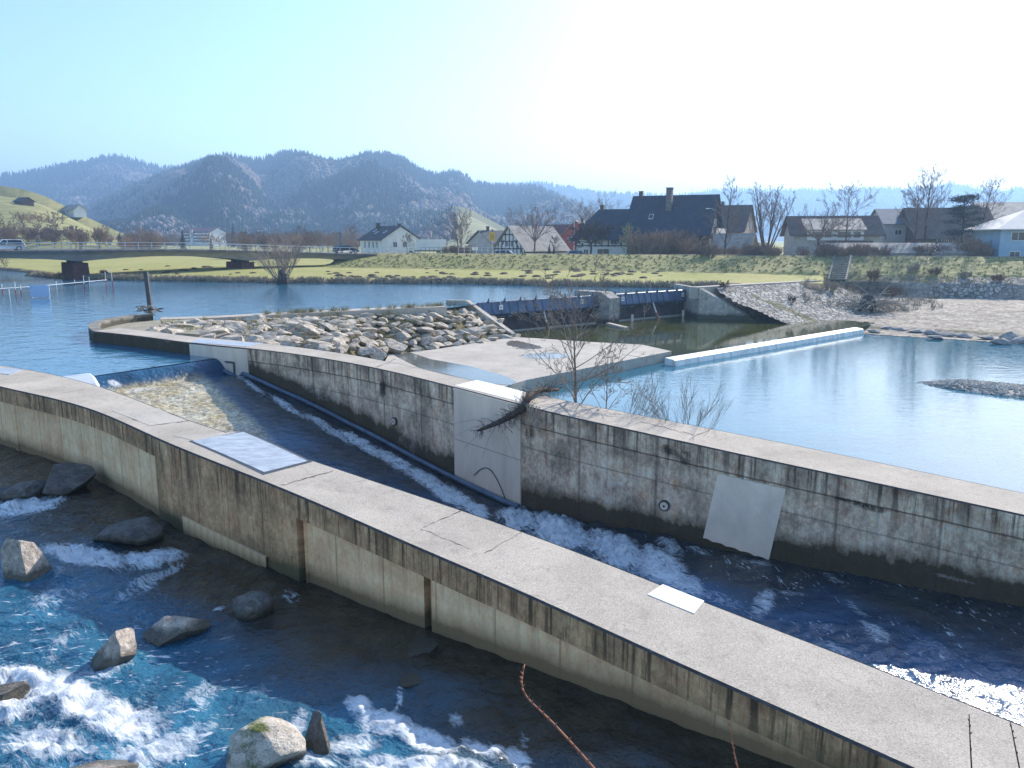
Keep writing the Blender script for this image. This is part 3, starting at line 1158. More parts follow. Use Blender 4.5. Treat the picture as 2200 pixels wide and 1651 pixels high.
# below the dike's own mesh and below the stone bank the sheet dips out of sight
d = (crest_y(X) - Y) / CN
dip = smooth(13.5, 12, d) * smooth(-5.5, -4, d) * smooth(-30, -28.5, X)
Z = Z - .5 * dip
rz = (X > .386 * Y + .6) & (Y < 125) & (X > 21)
Z = np.where(rz, -6, Z)
Z = np.where(Y < 84, -6, Z)
ins = Y - shore_y(X)
bank = np.where(ins < 1.5 + .9 * fbm(X * .5, Y * .5, seed=77), 1.0, 0.0)
Z = Z + np.where(ins < 2.5, .10 * fbm(X * 1.1, Y * 1.1, seed=78), 0)
mb = MB().grid(X, Y, Z)
go = tag(mb.build('ground', ground_mat(), None, True), kind='structure')
fattr(go.data, 'bank', bank.ravel())

# dike: its own finely tussocked mesh
al = np.arange(-31, 96, .33); dd = np.concatenate([np.arange(-6, -.6, .8), np.arange(-.6, 13.2, .26)])
A, Dm = np.meshgrid(al, dd)
Y0 = crest_y(A)
X = A - Dm * .34 / CN; Y = Y0 - Dm / CN
Z = land_z(X, Y)
zr_, _, _, _ = bank_z(X, Y)
rmask = smooth(0, .8, X - .386 * Y)
Z = Z * (1 - rmask) + np.maximum(zr_, -2.4) * rmask
tus = np.abs(fbm(X * .9, Y * 1.5, seed=41, octv=3)) * .11 + .05 * fbm(X * 3, Y * 3, seed=43, octv=2)
Z = Z - 1.2 * rmask * smooth(9.0, 10.0, Dm + .7 * fbm(A * .3, Dm * .3, seed=12))
Z = Z + tus * smooth(.4, 1.8, Dm) * smooth(13.4, 12.2, Dm) + .012
mb = MB().grid(X, Y, Z)
mb.f = [f[::-1] for f in mb.f]
tag(mb.build('dike', M_DIKE, None, True), kind='structure')
# gravelled path on the crest
mb = MB()
for i, a in enumerate(np.arange(-27, 96, 1.0)):
    y0 = crest_y(a)
    for dk_ in (-.5, -2.6):
        mb.v.append((a - dk_ * .34 / CN, y0 - dk_ / CN, 3.0 + .07 + .02 * math.sin(a)))
n = len(mb.v) // 2
mb.f = [[2 * i, 2 * i + 2, 2 * i + 3, 2 * i + 1] for i in range(n - 1)]
M_PATH = mat('path_gravel', (.40, .37, .32), (.28, .26, .22), 1.5, .95, .5, 20)
tag(mb.build('path', M_PATH), kind='structure')


# stone bank and gravel flat -------------------------------------------------
def bank_mat():
    m, nt, N, L, B = nodes_of('bank_ground')
    v = vec_source(nt)
    gr = ramp(nt, noise_n(nt, v, .5, 8, .7), [(.36, (.24, .205, .165)), (.66, (.45, .395, .325))])
    gr = mixc(nt, .95, gr, ramp(nt, noise_n(nt, v, 2.2, 9, .88), [(.38, .08), (.5, .48), (.62, .9)]), 'OVERLAY')
    vo = N.new('ShaderNodeTexVoronoi'); vo.feature = 'DISTANCE_TO_EDGE'; vo.inputs['Scale'].default_value = 1.9; vo.inputs['Randomness'].default_value = .8
    L.new(v, vo.inputs['Vector'])
    vc = N.new('ShaderNodeTexVoronoi'); vc.inputs['Scale'].default_value = 1.9; vc.inputs['Randomness'].default_value = .8
    L.new(v, vc.inputs['Vector'])
    bw = N.new('ShaderNodeRGBToBW'); L.new(vc.outputs['Color'], bw.inputs[0])
    st = mixc(nt, .6, ramp(nt, noise_n(nt, v, 1.6, 6, .7), [(.35, (.27, .255, .23)), (.65, (.45, .42, .37))]), ramp(nt, bw.outputs[0], [(.2, .2), (.8, .8)]), 'OVERLAY')
    joint = ramp(nt, vo.outputs['Distance'], [(0, 1), (.07, 0)])
    st = mixc(nt, joint, st, (.05, .045, .035))
    c = mixc(nt, attr_n(nt, 'paved'), gr, st)
    soil = ramp(nt, noise_n(nt, v, 1.5, 8, .75), [(.36, (.04, .03, .024)), (.62, (.20, .16, .11))])
    c = mixc(nt, attr_n(nt, 'soil'), c, soil)
    gs = ramp(nt, noise_n(nt, v, 1.2, 7, .75), [(.36, (.07, .075, .03)), (.62, (.21, .20, .08))])
    c = mixc(nt, attr_n(nt, 'green'), c, gs)
    L.new(c, B.inputs['Base Color'])
    B.inputs['Roughness'].default_value = .95
    B.inputs['Specular IOR Level'].default_value = .12
    b1 = bump_n(nt, mth(nt, 'MULTIPLY', ramp(nt, vo.outputs['Distance'], [(0, 0), (.12, 1)]), attr_n(nt, 'paved')), .9, .14)
    L.new(bump_n(nt, noise_n(nt, v, 4, 7, .8), .6, .08, b1), B.inputs['Normal'])
    return m


bx = np.arange(20.5, 100, .42); by = np.arange(28, 112, .42)
X, Y = np.meshgrid(bx, by)
Z, dwt, dc, d = bank_z(X, Y)
side = (Y - (COP_A.y + (X - COP_A.x) * (COP_B.y - COP_A.y) / (COP_B.x - COP_A.x)))     # + beyond the coping
paved = smooth(11.0, 9.6, dc + .8 * fbm(X * .4, Y * .4, seed=8)) * (1 - smooth(9.0, 12.5, X - .386 * Y + 0 * X))
soil = smooth(14.2, 13.2, d + .5 * fbm(X * .6, Y * .6, seed=4)) * smooth(11.2, 12.0, d)
far_r = smooth(47, 55, X + 2 * fbm(X * .3, Y * .3, seed=2))
paved = np.maximum(paved, smooth(14.4, 14.0, d) * smooth(8.5, 10.5, d) * far_r * (.35 + .65 * smooth(-.35, .1, fbm(X * .25, Y * .4, seed=23))))
soil = soil * (1 - .92 * far_r)
green = np.maximum(smooth(2.2, .6, dwt) * smooth(.1, .5, dwt) * (fbm(X * .35, Y * .35, seed=6) > .25), smooth(12.0, 11.2, d) * (1 - paved))
Z = Z + .05 * fbm(X * 1.3, Y * 1.3, seed=51) * smooth(-.3, 1, dwt) + .05 * paved * fbm(X * 2.2, Y * 2.2, seed=52, octv=2)
keep = ((X > .386 * Y - .3) | (side < .1)) & (dwt > -4)
# nothing of it may stand in the river above the gates
keep &= ~((side > .1) & (X < .386 * Y - .2))
mb = MB().grid(X, Y, Z, keep[:-1, :-1])
bo = tag(mb.build('gravel_bank', bank_mat(), None, True), kind='structure')
fattr(bo.data, 'paved', paved.ravel()); fattr(bo.data, 'soil', soil.ravel()); fattr(bo.data, 'green', green.ravel())
# ================================================================ things on and about the walls
M_STEEL = mat('brushed_steel', (.72, .63, .53), (.58, .50, .42), 1.4, .5, .08, 30, .02, .4, .08, stretch=(1, 1, .35))
M_STEEL_TOP = mat('blue_grey_sheet', (.54, .57, .60), (.34, .37, .41), 2.6, .45, .3, 14, .02, .4, .25, stretch=(1, 2.2, 1))  # streaky blue-grey steel of the cover sheets
M_WHITE = mat('white_plate', (.80, .79, .77), (.66, .65, .63), 3, .6, lo=.45, hi=.8)
M_PLASTER = mat('fresh_mortar', (.82, .72, .60), (.60, .53, .45), 1.6, .8, .5, 7, .03, stretch=(.8, .8, .6), lo=.3, hi=.72)
M_STAIN = mat('black_moss', (.03, .03, .02), (.075, .065, .04), 6, .95, .8, 30)
M_DARKMETAL = mat('dark_metal', (.07, .075, .085), (.04, .042, .05), 3, .5, .1, 20, spec=.5)
M_PIPE = mat('blue_grey_pipe', (.11, .16, .24), (.06, .085, .13), 2, .4, .1, 20, spec=.5)
M_BARK = mat('grey_bark', (.19, .15, .115), (.10, .078, .06), 14, .9, .6, 60, stretch=(1, 1, .3))
M_TWIG = mat('pale_twigs', (.33, .26, .205), (.20, .15, .12), 9, .85)
M_DRIFT = mat('bleached_driftwood', (.46, .39, .31), (.26, .21, .165), 8, .9, .5, 40, stretch=(1, 1, .4))
M_ROOT = mat('wet_root_wood', (.10, .075, .06), (.04, .03, .026), 10, .85, .6, 40)
M_REDTWIG = mat('red_brown_shoot', (.36, .14, .075), (.22, .085, .05), 12, .6)
M_ROCK = mat('granite', (.64, .56, .46), (.38, .325, .26), 2.2, .9, .9, 7, .10, .2, rnd=True, speck=.7, speckscale=26, vary=.25)
M_ROCKW = mat('river_granite', (.50, .43, .37), (.30, .26, .225), 2.6, .75, .8, 9, .05, .35, rnd=True, speck=.85, speckscale=42, vary=.25)


def ride(front, px0, px1):
    return s_of_px(front, px0), s_of_px(front, px1)


def wall_quad(line, s0, s1, v0, v1, out, thick, n=10, skew=0.0):
    """a sheet hung on the wall face: follows the wall between two arc positions, v0..v1 below the top"""
    mb = MB()
    for i in range(n + 1):
        for j in range(7):
            k = j / 6
            s = s0 + (s1 - s0) * i / n + skew * k
            p, d = at_s(line, s)
            nn = Vector((d.y, -d.x))
            z = ztop(p.x, p.y)
            a, b = v0(i / n) if callable(v0) else v0, v1(i / n) if callable(v1) else v1
            q = p + nn * (out + thick)
            mb.v.append((q.x, q.y, z - a - (b - a) * k))
    m7 = len(mb.v)
    for i in range(n):
        for j in range(6):
            a = i * 7 + j
            mb.f.append([a, a + 1, a + 8, a + 7])
    # rim
    border = [i * 7 for i in range(n + 1)] + [n * 7 + j for j in range(1, 7)] + [i * 7 + 6 for i in range(n - 1, -1, -1)] + [j for j in range(5, 0, -1)]
    base = len(mb.v)
    for idx in border:
        x, y, z = mb.v[idx]
        s, _ = proj_s(line, Vector((x, y)))
        p, d = at_s(line, s)
        nn = Vector((d.y, -d.x))
        mb.v.append((x - nn.x * (thick + .05), y - nn.y * (thick + .05), z))
    nb = len(border)
    for i in range(nb):
        j = (i + 1) % nb
        mb.f.append([border[i], border[j], base + j, base + i])
    return mb


def top_plate(quad_px, thick=.012, lift=.004, n=12):
    """a sheet lying on the walking surface, following its slope"""
    q = [Vector(PW(*p)) for p in quad_px]
    mb = MB()
    for j in range(n + 1):
        for i in range(n + 1):
            a_ = q[0].lerp(q[1], i / n); b_ = q[3].lerp(q[2], i / n)
            c_ = a_.lerp(b_, j / n)
            mb.v.append((c_.x, c_.y, ztop(c_.x, c_.y) + lift + thick))
    m1 = n + 1
    for j in range(n):
        for i in range(n):
            a = j * m1 + i
            mb.f.append([a, a + m1, a + m1 + 1, a + 1])
    brd = [i for i in range(m1)] + [j * m1 + n for j in range(1, m1)] + [n * m1 + i for i in range(n - 1, -1, -1)] + [j * m1 for j in range(n - 1, 0, -1)]
    o0 = len(mb.v)
    for k in brd:
        x, y, z = mb.v[k]
        mb.v.append((x, y, z - thick - lift - .004))
    for k in range(len(brd)):
        k2 = (k + 1) % len(brd)
        mb.f.append([brd[k], brd[k2], o0 + k2, o0 + k])
    v = mb.v
    nz_ = (Vector(v[m1]) - Vector(v[0])).cross(Vector(v[m1 + 1]) - Vector(v[0])).z
    if nz_ < 0:
        mb.f = [f[::-1] for f in mb.f]
    return mb


# plates on the near wall
o = under(NW, top_plate([(413, 949), (523, 929.5), (661, 992), (567, 1016)]).build('steel_cover', M_STEEL_TOP)); o['label'] = 'blue grey steel cover sheet'
o = under(NW, top_plate([(405, 948.5), (525, 926), (672, 992.5), (566, 1021)], .004, .002).build('cover_frame', M_DARKMETAL))
o = under(NW, top_plate([(1391, 1278.5), (1424, 1257), (1513, 1292.5), (1491, 1319.5)], .008).build('white_sheet', M_WHITE)); o['label'] = 'small plain white sheet'
o = under(NW, top_plate([(-30, 800), (-30, 787.5), (52, 795), (20, 806)], .012).build('steel_cover', M_STEEL_TOP))
M_PATCH = top_mat('pale_concrete_patch', (.50, .46, .40), (.40, .37, .32))
M_JOINT = mat('dark_joint', (.07, .06, .05), (.04, .035, .03), 8, .95)
for qd in ([(240, 883), (340, 878), (398, 905), (322, 915)], [(372, 937), (480, 931), (516, 928), (420, 948)]):
    under(NW, top_plate(qd, .004, .002).build('concrete_patch', M_PATCH))


def crack(pxs, wpx=2.0, wall=None, mm=M_JOINT):
    mb = MB()
    pts = []
    rnd = random.Random(len(pxs) * 31 + int(pxs[0][0]))
    for a, b in zip(pxs, pxs[1:]):
        n = max(2, int(math.hypot(b[0] - a[0], b[1] - a[1]) / 9))
        for i in range(n):
            t = i / n
            pts.append((a[0] + (b[0] - a[0]) * t + rnd.uniform(-1.6, 1.6), a[1] + (b[1] - a[1]) * t + rnd.uniform(-1.6, 1.6)))
    pts.append(pxs[-1])
    for i, (x, y) in enumerate(pts):
        w_ = wpx * rnd.uniform(.15, .75) / 2
        q0, q1 = PW(x, y - w_), PW(x, y + w_)
        mb.v += [(q0.x, q0.y, q0.z + .005), (q1.x, q1.y, q1.z + .005)]
    for i in range(len(pts) - 1):
        mb.f.append([2 * i, 2 * i + 1, 2 * i + 3, 2 * i + 2])
    return under(wall, mb.build('joint', mm))


crack([(604, 1044), (655, 1030), (716, 1012)], 3.2, NW)
crack([(910, 1134), (980, 1103), (1005, 1094)], 2.2, NW)
crack([(905, 1137), (960, 1160), (1010, 1180)], 1.6, NW)
crack([(1040, 1190), (1080, 1168), (1120, 1144)], 1.8, NW)
crack([(262, 890), (325, 915), (405, 905)], 2.2, NW)
crack([(1480, 945), (1520, 926), (1535, 920)], 1.8, MW)
crack([(1375, 905), (1450, 925), (1490, 935)], 1.4, MW)
crack([(808, 790), (850, 772)], 1.5, MW)

# middle wall: steel panel with its top plate, mortar patch, drains, cable
s0, s1 = ride(mid_f, 976, 1119)
p_ = wall_quad(mid_f, s0, s1, .10, 3.55, .0, .035)
o = under(MW, p_.build('steel_panel', M_STEEL)); o['label'] = 'tall brushed steel panel'
p_ = wall_quad(mid_f, s0 - .02, s1 + .02, .03, .105, .0, .04)
under(MW, p_.build('panel_cap', M_STEEL))
seam = wall_quad(mid_f, s0, s1, 1.78, 1.792, .036, .004)
under(MW, seam.build('panel_seam', M_DARKMETAL))
under(MW, top_plate([(977, 829), (1024, 817.5), (1124, 842), (1114, 863.5)], .006).build('white_cover', M_WHITE))
under(MW, top_plate([(409, 736.5), (428, 729), (566, 738.5), (530, 745.5)], .012).build('steel_cover', M_STEEL_TOP))
s0, s1 = ride(mid_f, 407, 531)
p_ = wall_quad(mid_f, s0, s1, .06, 1.7, .0, .02)
under(MW, p_.build('smooth_facing', M_STEEL))
# frame bracket on that facing
sb0 = s_of_px(mid_f, 484)
pb, db = at_s(mid_f, sb0)
nb_ = Vector((db.y, -db.x, 0)); d3 = Vector((db.x, db.y, 0))
mb = MB()
c0 = Vector((pb.x, pb.y, -.12)) + nb_ * .06
for a, b in ((c0, c0 + d3 * .55), (c0 + d3 * .55, c0 + d3 * .55 - Vector((0, 0, .75)))):
    mb.bar(a, b, .07)
under(MW, mb.build('bracket', M_DARKMETAL))
s0, s1 = ride(mid_f, 1545, 1692)
patch = wall_quad(mid_f, s0, s1, .68, lambda t: 2.62 + .12 * t, .0, .03, 14, -.32)
for i, v_ in enumerate(patch.v[:15 * 7]):
    if i % 7 in (0, 6):
        patch.v[i] = (v_[0], v_[1], v_[2] + .022 * math.sin(i * 2.1))
o = under(MW, patch.build('mortar_patch', M_PLASTER)); o['label'] = 'pale mortar patch with trowel marks'


def wall_pt(line, px, v, out=0.0):
    s = s_of_px(line, px)
    p, d = at_s(line, s)
    n = Vector((d.y, -d.x, 0))
    return Vector((p.x, p.y, ztop(p.x, p.y) - v)) + n * out, n, Vector((d.x, d.y, 0))


for px_, v_ in ((845, 1.88), (1433, 1.98)):
    c0, n_, d_ = wall_pt(mid_f, px_, v_, -.03)
    ring = under(MW, MB().disc(c0, n_, .16, .08).build('drain_ring', M_DARKMETAL))
    cap = MB().disc(c0 + n_ * .05, n_, .115, .05).build('cap', M_STEEL)
    cap.parent = ring
    hub = MB().disc(c0 + n_ * .095, n_, .035, .012).build('bolt', M_DARKMETAL)
    hub.parent = ring
# curved cable near the foot of the steel panel
mb = MB(); pts = []
for i in range(17):
    t = i / 16
    c0, n_, d_ = wall_pt(mid_f, 1020 + 68 * t, 2.72 + .42 * t * t - .55 * math.sin(t * math.pi) * .9 + .1, .06)
    pts.append(c0)
mb.tube(pts, .016, 6)
under(MW, mb.build('cable', M_DARKMETAL))
# pipe along the wall foot
mb = MB(); s0, s1 = ride(mid_f, 484, 1122); pts = []
for i in range(60):
    s = s0 + (s1 - s0) * i / 59
    p, d = at_s(mid_f, s)
    zz = float(np.interp(s, _cs[0], _cs[1])) if s > s0 + 1 else -.62 - .3 * (s - s0)
    pts.append((p.x + d.y * .16, p.y - d.x * .16, min(zz + .10, -.5)))
mb.tube(pts, .085, 8)
under(MW, mb.build('foot_pipe', M_PIPE))

# nose of the wall: raised curved parapet, then the low coping behind the stones
nose = [P(x_, y_, .6) for x_, y_ in ((203, 712.5), (192, 706), (188, 699.5), (190, 695), (198, 691), (212, 687.3), (240, 682), (271, 677), (300, 674.6), (322, 673.6))]
nose = smooth_line([q.xy for q in nose], .4, 6)
mb, wl_ = MB(), []
inner = []
for i, p in enumerate(nose):
    d = (nose[min(i + 1, len(nose) - 1)] - nose[max(i - 1, 0)]).normalized()
    inner.append(p + Vector((d.y, -d.x)) * .55)
uv_ = []
for i in range(len(nose)):
    a, b = nose[i], inner[i]
    for q, z in ((a, -1.6), (a, .2), (a, .585), (b, .585), (b, .1), (b, -1.6)):
        mb.v.append((q.x, q.y, z)); wl_.append(z)
for i in range(len(nose) - 1):
    for k in range(5):
        a = i * 6 + k
        mb.f.append([a, a + 6, a + 7, a + 1][::-1])
        mb.uv.append([(i * .4, .6 - mb.v[j][2]) for j in [a, a + 6, a + 7, a + 1][::-1]])
mb.f.append([(len(nose) - 1) * 6 + k for k in range(6)]); mb.uv.append([(0, .3)] * 6)
bmn = mb.build('parapet', M_PLAIN); under(MW, bmn); fattr(bmn.data, 'above_water', wl_)
# coping
mb = MB(); COPB = []
cf = smooth_line([q.xy for q in COPF], 1.0, 3)
for i, p in enumerate(cf):
    d = (cf[min(i + 1, len(cf) - 1)] - cf[max(i - 1, 0)]).normalized()
    COPB.append(p + Vector((-d.y, d.x)) * 1.5)
o = MB().prism([(p.x, p.y) for p in cf] + [(p.x, p.y) for p in COPB[::-1]], -1.2, .2).build('stone_bank_coping', M_TOP)
tag(o, 'low concrete coping between the river and the sloping boulders of the island', 'kerb')

# ---- island of placed boulders
LOWC = [P(345, 712, .15), P(420, 724, .0), P(480, 729.5, -.15), P(560, 737, -.45), P(640, 746, -.8), P(720, 757, -1.3), P(830, 758, -2.2), P(930, 749, -2.34), P(1020, 737, -2.36), P(1104, 723, -2.36)]
UPC = [P(345, 690, .12), P(420, 687, .1), P(500, 683, .1), P(580, 678.5, .1), P(660, 674.5, .1), P(740, 670.5, .1), P(820, 667, .1), P(890, 664, .1), P(950, 661, .05), P(1010, 652, -.1)]


def ruled(a, b):
    k = a * (len(LOWC) - 1)
    i = min(int(k), len(LOWC) - 2); t = k - i
    return UPC[i].lerp(UPC[i + 1], t).lerp(LOWC[i].lerp(LOWC[i + 1], t), b)


mb = MB()
na, nb2 = 60, 14
for i in range(na + 1):
    for j in range(nb2 + 1):
        q = ruled(i / na, j / nb2 * 1.0)
        mb.v.append((q.x, q.y, q.z - .28 + .08 * math.sin(i * 2.3 + j * 1.7)))
for i in range(na):
    for j in range(nb2):
        a = i * (nb2 + 1) + j
        mb.f.append([a, a + 1, a + nb2 + 2, a + nb2 + 1])
M_SOIL = mat('mossy_soil', (.13, .105, .07), (.17, .165, .06), .9, .95, .8, 8, .06, .1)
nf = len(mb.v)
tag(mb.build('island_soil', M_SOIL, None, True), kind='structure')
# flat ground inside the nose
nz = [inner[i] for i in range(2, len(inner), 3)] + [cf[0] + Vector((.3, .3)), UPC[1].xy, LOWC[1].xy + Vector((.3, -.2)), LOWC[0].xy + Vector((0, -.3)), mid_b[0] + Vector((.6, -.2))]
o = MB().prism([(p.x, p.y) for p in nz], -1.5, .16).build('island_gravel', mat('island_gravel', (.36, .33, .26), (.24, .22, .15), 1.4, .95, .6, 14))
tag(o, kind='structure')


def rock_mesh(name, seed, sub=3, cuts=9, m=None, flat=.75, sharp=.03, cut=(.52, .82)):
    rr = random.Random(seed)
    bm = bmesh.new()
    bmesh.ops.create_icosphere(bm, subdivisions=sub, radius=1)
    V = np.array([v.co[:] for v in bm.verts])
    for _ in range(cuts):
        n = np.array([rr.gauss(0, 1), rr.gauss(0, 1), rr.gauss(0, .8)]); n /= np.linalg.norm(n)
        off = rr.uniform(*cut)
        dd_ = V @ n - off
        V = V - np.where(dd_ > 0, dd_ * .985, 0)[:, None] * n
    nn_ = fbm(V[:, 0] * 2.2 + seed, V[:, 1] * 2.2, V[:, 2] * 2.2, seed, 4)
    V = V * (1 + sharp * nn_)[:, None]
    V[:, 2] *= flat
    mx = np.abs(V).max(0)
    V = V / np.array([mx[0], mx[0], mx[0]])
    for v, c in zip(bm.verts, V):
        v.co = c
    me = bpy.data.meshes.new(name)
    bm.to_mesh(me); bm.free()
    if m: me.materials.append(m)
    return me




def weather_rock(m, wet):
    """hairline cracks, and a dark wet hem where the stone meets the stream"""
    nt = m.node_tree; N, L = nt.nodes, nt.links; B = N['Principled BSDF']
    src = B.inputs['Base Color'].links[0].from_socket
    v = vec_source(nt, 'Object', (1, 1, 1), True)
    dv = N.new('ShaderNodeVectorMath'); dv.operation = 'MULTIPLY_ADD'
    vo = N.new('ShaderNodeTexVoronoi'); vo.feature = 'DISTANCE_TO_EDGE'; vo.inputs['Scale'].default_value = 1.5
    nz = N.new('ShaderNodeTexNoise'); nz.inputs['Scale'].default_value = 2.5; nz.inputs['Detail'].default_value = 6; L.new(v, nz.inputs['Vector'])
    L.new(nz.outputs['Color'], dv.inputs[0]); dv.inputs[1].default_value = (.5, .5, .5); L.new(v, dv.inputs[2])
    L.new(dv.outputs[0], vo.inputs['Vector'])
    c = mixc(nt, mth(nt, 'MULTIPLY', ramp(nt, vo.outputs['Distance'], [(0, 1), (.018, 0)]), .7), src, (.06, .05, .045))
    c = mixc(nt, .5, c, ramp(nt, noise_n(nt, v, 4.5, 8, .78, .5), [(.36, .15), (.5, .5), (.64, .85)]), 'OVERLAY')
    if wet:
        g = N.new('ShaderNodeNewGeometry'); sp_ = N.new('ShaderNodeSeparateXYZ'); L.new(g.outputs['Position'], sp_.inputs[0])
        h = mth(nt, 'ADD', mth(nt, 'ADD', sp_.outputs[2], 1.83), mth(nt, 'MULTIPLY', sp_.outputs[0], .0165))
        h = mth(nt, 'SUBTRACT', h, mth(nt, 'MULTIPLY', noise_n(nt, v, 3.0, 6, .7), .26))
        k = ramp(nt, h, [(0, 1), (.10, 0)])
        c = mixc(nt, mth(nt, 'MULTIPLY', k, .8), c, (.05, .045, .028))
        L.new(mth(nt, 'SUBTRACT', .85, mth(nt, 'MULTIPLY', k, .6)), B.inputs['Roughness'])
    L.new(c, B.inputs['Base Color'])


weather_rock(M_ROCK, False)
weather_rock(M_ROCKW, True)
ROCKS = [rock_mesh('boulder', 100 + i, 4, 11 + i % 4, M_ROCK, .62 + .05 * (i % 4), .05, (.34, .70)) for i in range(14)]
rr = random.Random(11)
placed = []
b_all = {}
tries = 0
while len(placed) < 285 and tries < 16000:
    tries += 1
    a, b = rr.random(), rr.uniform(.03, 1.0)
    q = ruled(a, b)
    if a < .12 and b < .4:
        continue
    sc = rr.uniform(.36, .82) * (1.05 if a < .5 else .95)
    if any((q - p).length < (sc + s2) * .62 for p, s2 in placed):
        continue
    if b < .2: sc *= .8
    placed.append((q, sc)); b_all[id(q)] = b
near_first = sorted(placed, key=lambda t: t[0].length)
b_of = [b_all[id(t[0])] for t in near_first]
first_labels = set()
for i, (q, sc) in enumerate(near_first):
    o = bpy.data.objects.new('boulder', ROCKS[i % 14])
    COL.objects.link(o)
    o.location = q + Vector((0, 0, -.08 * sc - .24 * max(0, 1 - b_of[i] * 4)))
    o.rotation_euler = (rr.uniform(-.25, .1), rr.uniform(-.25, .25), rr.gauss(0, .5) + rr.choice([0, 3.14]))
    o.scale = (sc * rr.uniform(1.1, 1.6), sc * rr.uniform(.75, 1.0), sc * rr.uniform(.58, .82))
    tag(o, 'grey angular boulder packed among others on the sloping island bank', 'boulder', 'boulders packed on the island bank')

# dry grass tufts among the stones
M_DRY = mat('dry_grass', (.34, .29, .14), (.20, .19, .07), 2, .95)


def tufts(name, spots_, hmin, hmax, m, blades=16, spread=.25, seed=1, wid=.012):
    rr = random.Random(seed)
    mb = MB()
    for q in spots_:
        for _ in range(blades):
            a = rr.uniform(0, 6.28)
            b0 = Vector(q) + Vector((math.cos(a), math.sin(a), 0)) * rr.uniform(0, spread)
            h = rr.uniform(hmin, hmax)
            lean = Vector((rr.gauss(0, .35), rr.gauss(0, .35), 1)) * h
            sdv = Vector((math.cos(a + 1.3), math.sin(a + 1.3), 0)) * wid
            mid = b0 + lean * .55 + Vector((0, 0, h * .08))
            mb.add([b0 - sdv, b0 + sdv, mid + sdv * .6, mid - sdv * .6, b0 + lean + Vector((lean.x, lean.y, -.1 * h)) * .4], [(0, 1, 2, 3), (3, 2, 4)])
    return mb.build(name, m)


sp = [ruled(rr.random(), rr.uniform(0, .95)) + Vector((0, 0, -.1)) for _ in range(150)] + [ruled(rr.uniform(.3, .95), .0) for _ in range(70)]
tag(tufts('dry_grass', sp, .25, .6, M_DRY, 18, .3, 2, .016), kind='stuff')

# ---- concrete apron with a skin of water on it
AP = [(835, 760, -2.30), (930, 751, -2.34), (1104, 724, -2.34), (1150, 727, -2.36), (1250, 734, -2.36), (1380, 741, -2.36), (1443, 755, -2.36), (1130, 817, -2.36), (1060, 838, -2.36), (820, 790, -2.36)]
apw = [P(*q) for q in AP]
apron = tag(MB().prism([(q.x, q.y) for q in apw], -4.2, -2.36).build('apron_slab', top_mat('apron_concrete', (.50, .455, .395), (.37, .335, .285))), 'flat pale concrete apron slab below the boulder island, jutting into the pond', 'slab')
pud = [(846, 763), (880, 757), (925, 772), (1010, 787), (1085, 808), (1110, 820), (1098, 828), (1040, 824), (900, 790)]
o = MB().prism([P(x_, y_, -2.35).xy for x_, y_ in pud], -2.355, -2.345).build('shallow_water', water_mat('film_water', (.10, .115, .115), (.15, .16, .15), .06, ((2.2, .2, .04), (7, .2, .015)))); tag(o, kind='structure')
def soften(pl, k_):
    out = []
    for i in range(len(pl)):
        a, b = pl[i], pl[(i + 1) % len(pl)]
        for j in range(8):
            t = j / 8
            out.append((a[0] + (b[0] - a[0]) * t, a[1] + (b[1] - a[1]) * t))
    n = len(out)
    for _ in range(6):
        out = [tuple((out[i - 1][c] + out[i][c] * 2 + out[(i + 1) % n][c]) / 4 for c in (0, 1)) for i in range(n)]
    return [(x + 2.5 * math.sin(i * 1.9 + k_) + 2 * math.sin(i * .7), y + .5 * math.sin(i * 2.3 + k_)) for i, (x, y) in enumerate(out)]


M_WETC = mat('wet_concrete', (.17, .15, .115), (.24, .21, .165), 1.2, .1, .05, 5, spec=.6)
for k_, pud in enumerate(([(1085, 736), (1100, 731), (1135, 737), (1172, 748), (1140, 751), (1095, 744)], [(1120, 762), (1180, 757), (1235, 763), (1190, 772), (1130, 770)])):
    o = MB().prism([P(x_, y_, -2.35).xy for x_, y_ in soften(pud, k_)], -2.3585, -2.353).build('puddle', M_WETC); tag(o, kind='structure')
# white sill between apron and bank
sa, sb_ = SILL0.xy, SILL1.xy
dS = (sb_ - sa).normalized(); nS = Vector((dS.y, -dS.x))
sill = MB(); NSL = 90
for i in range(NSL + 1):
    q = sa.lerp(sb_, (i - 1.2) / NSL)
    rr2 = .05 * math.sin(i * 1.7) + .05 * math.sin(i * .63 + 1)
    for off, z in ((-.42, -3.4), (-.40, -2.55), (-.38, -2.53), (.34, -2.60), (.42, -2.66), (.56 + rr2 * .6, -3.2)):
        sill.v.append((q.x + nS.x * off, q.y + nS.y * off, z))
for i in range(NSL):
    for k in range(5):
        a = i * 6 + k
        sill.f.append([a, a + 1, a + 7, a + 6][::-1])
sill.f += [[0, 1, 2, 3, 4, 5]]
M_SILL = mat('foam_washed_sill', (.85, .84, .80), (.50, .47, .42), 2.2, .5, .5, 14, .03, .4, lo=.46, hi=.74, stretch=(1, 1, .3))
tag(sill.build('sill', M_SILL, None, False), 'long low sill washed white by overflowing water between apron and stone bank', 'weir sill')

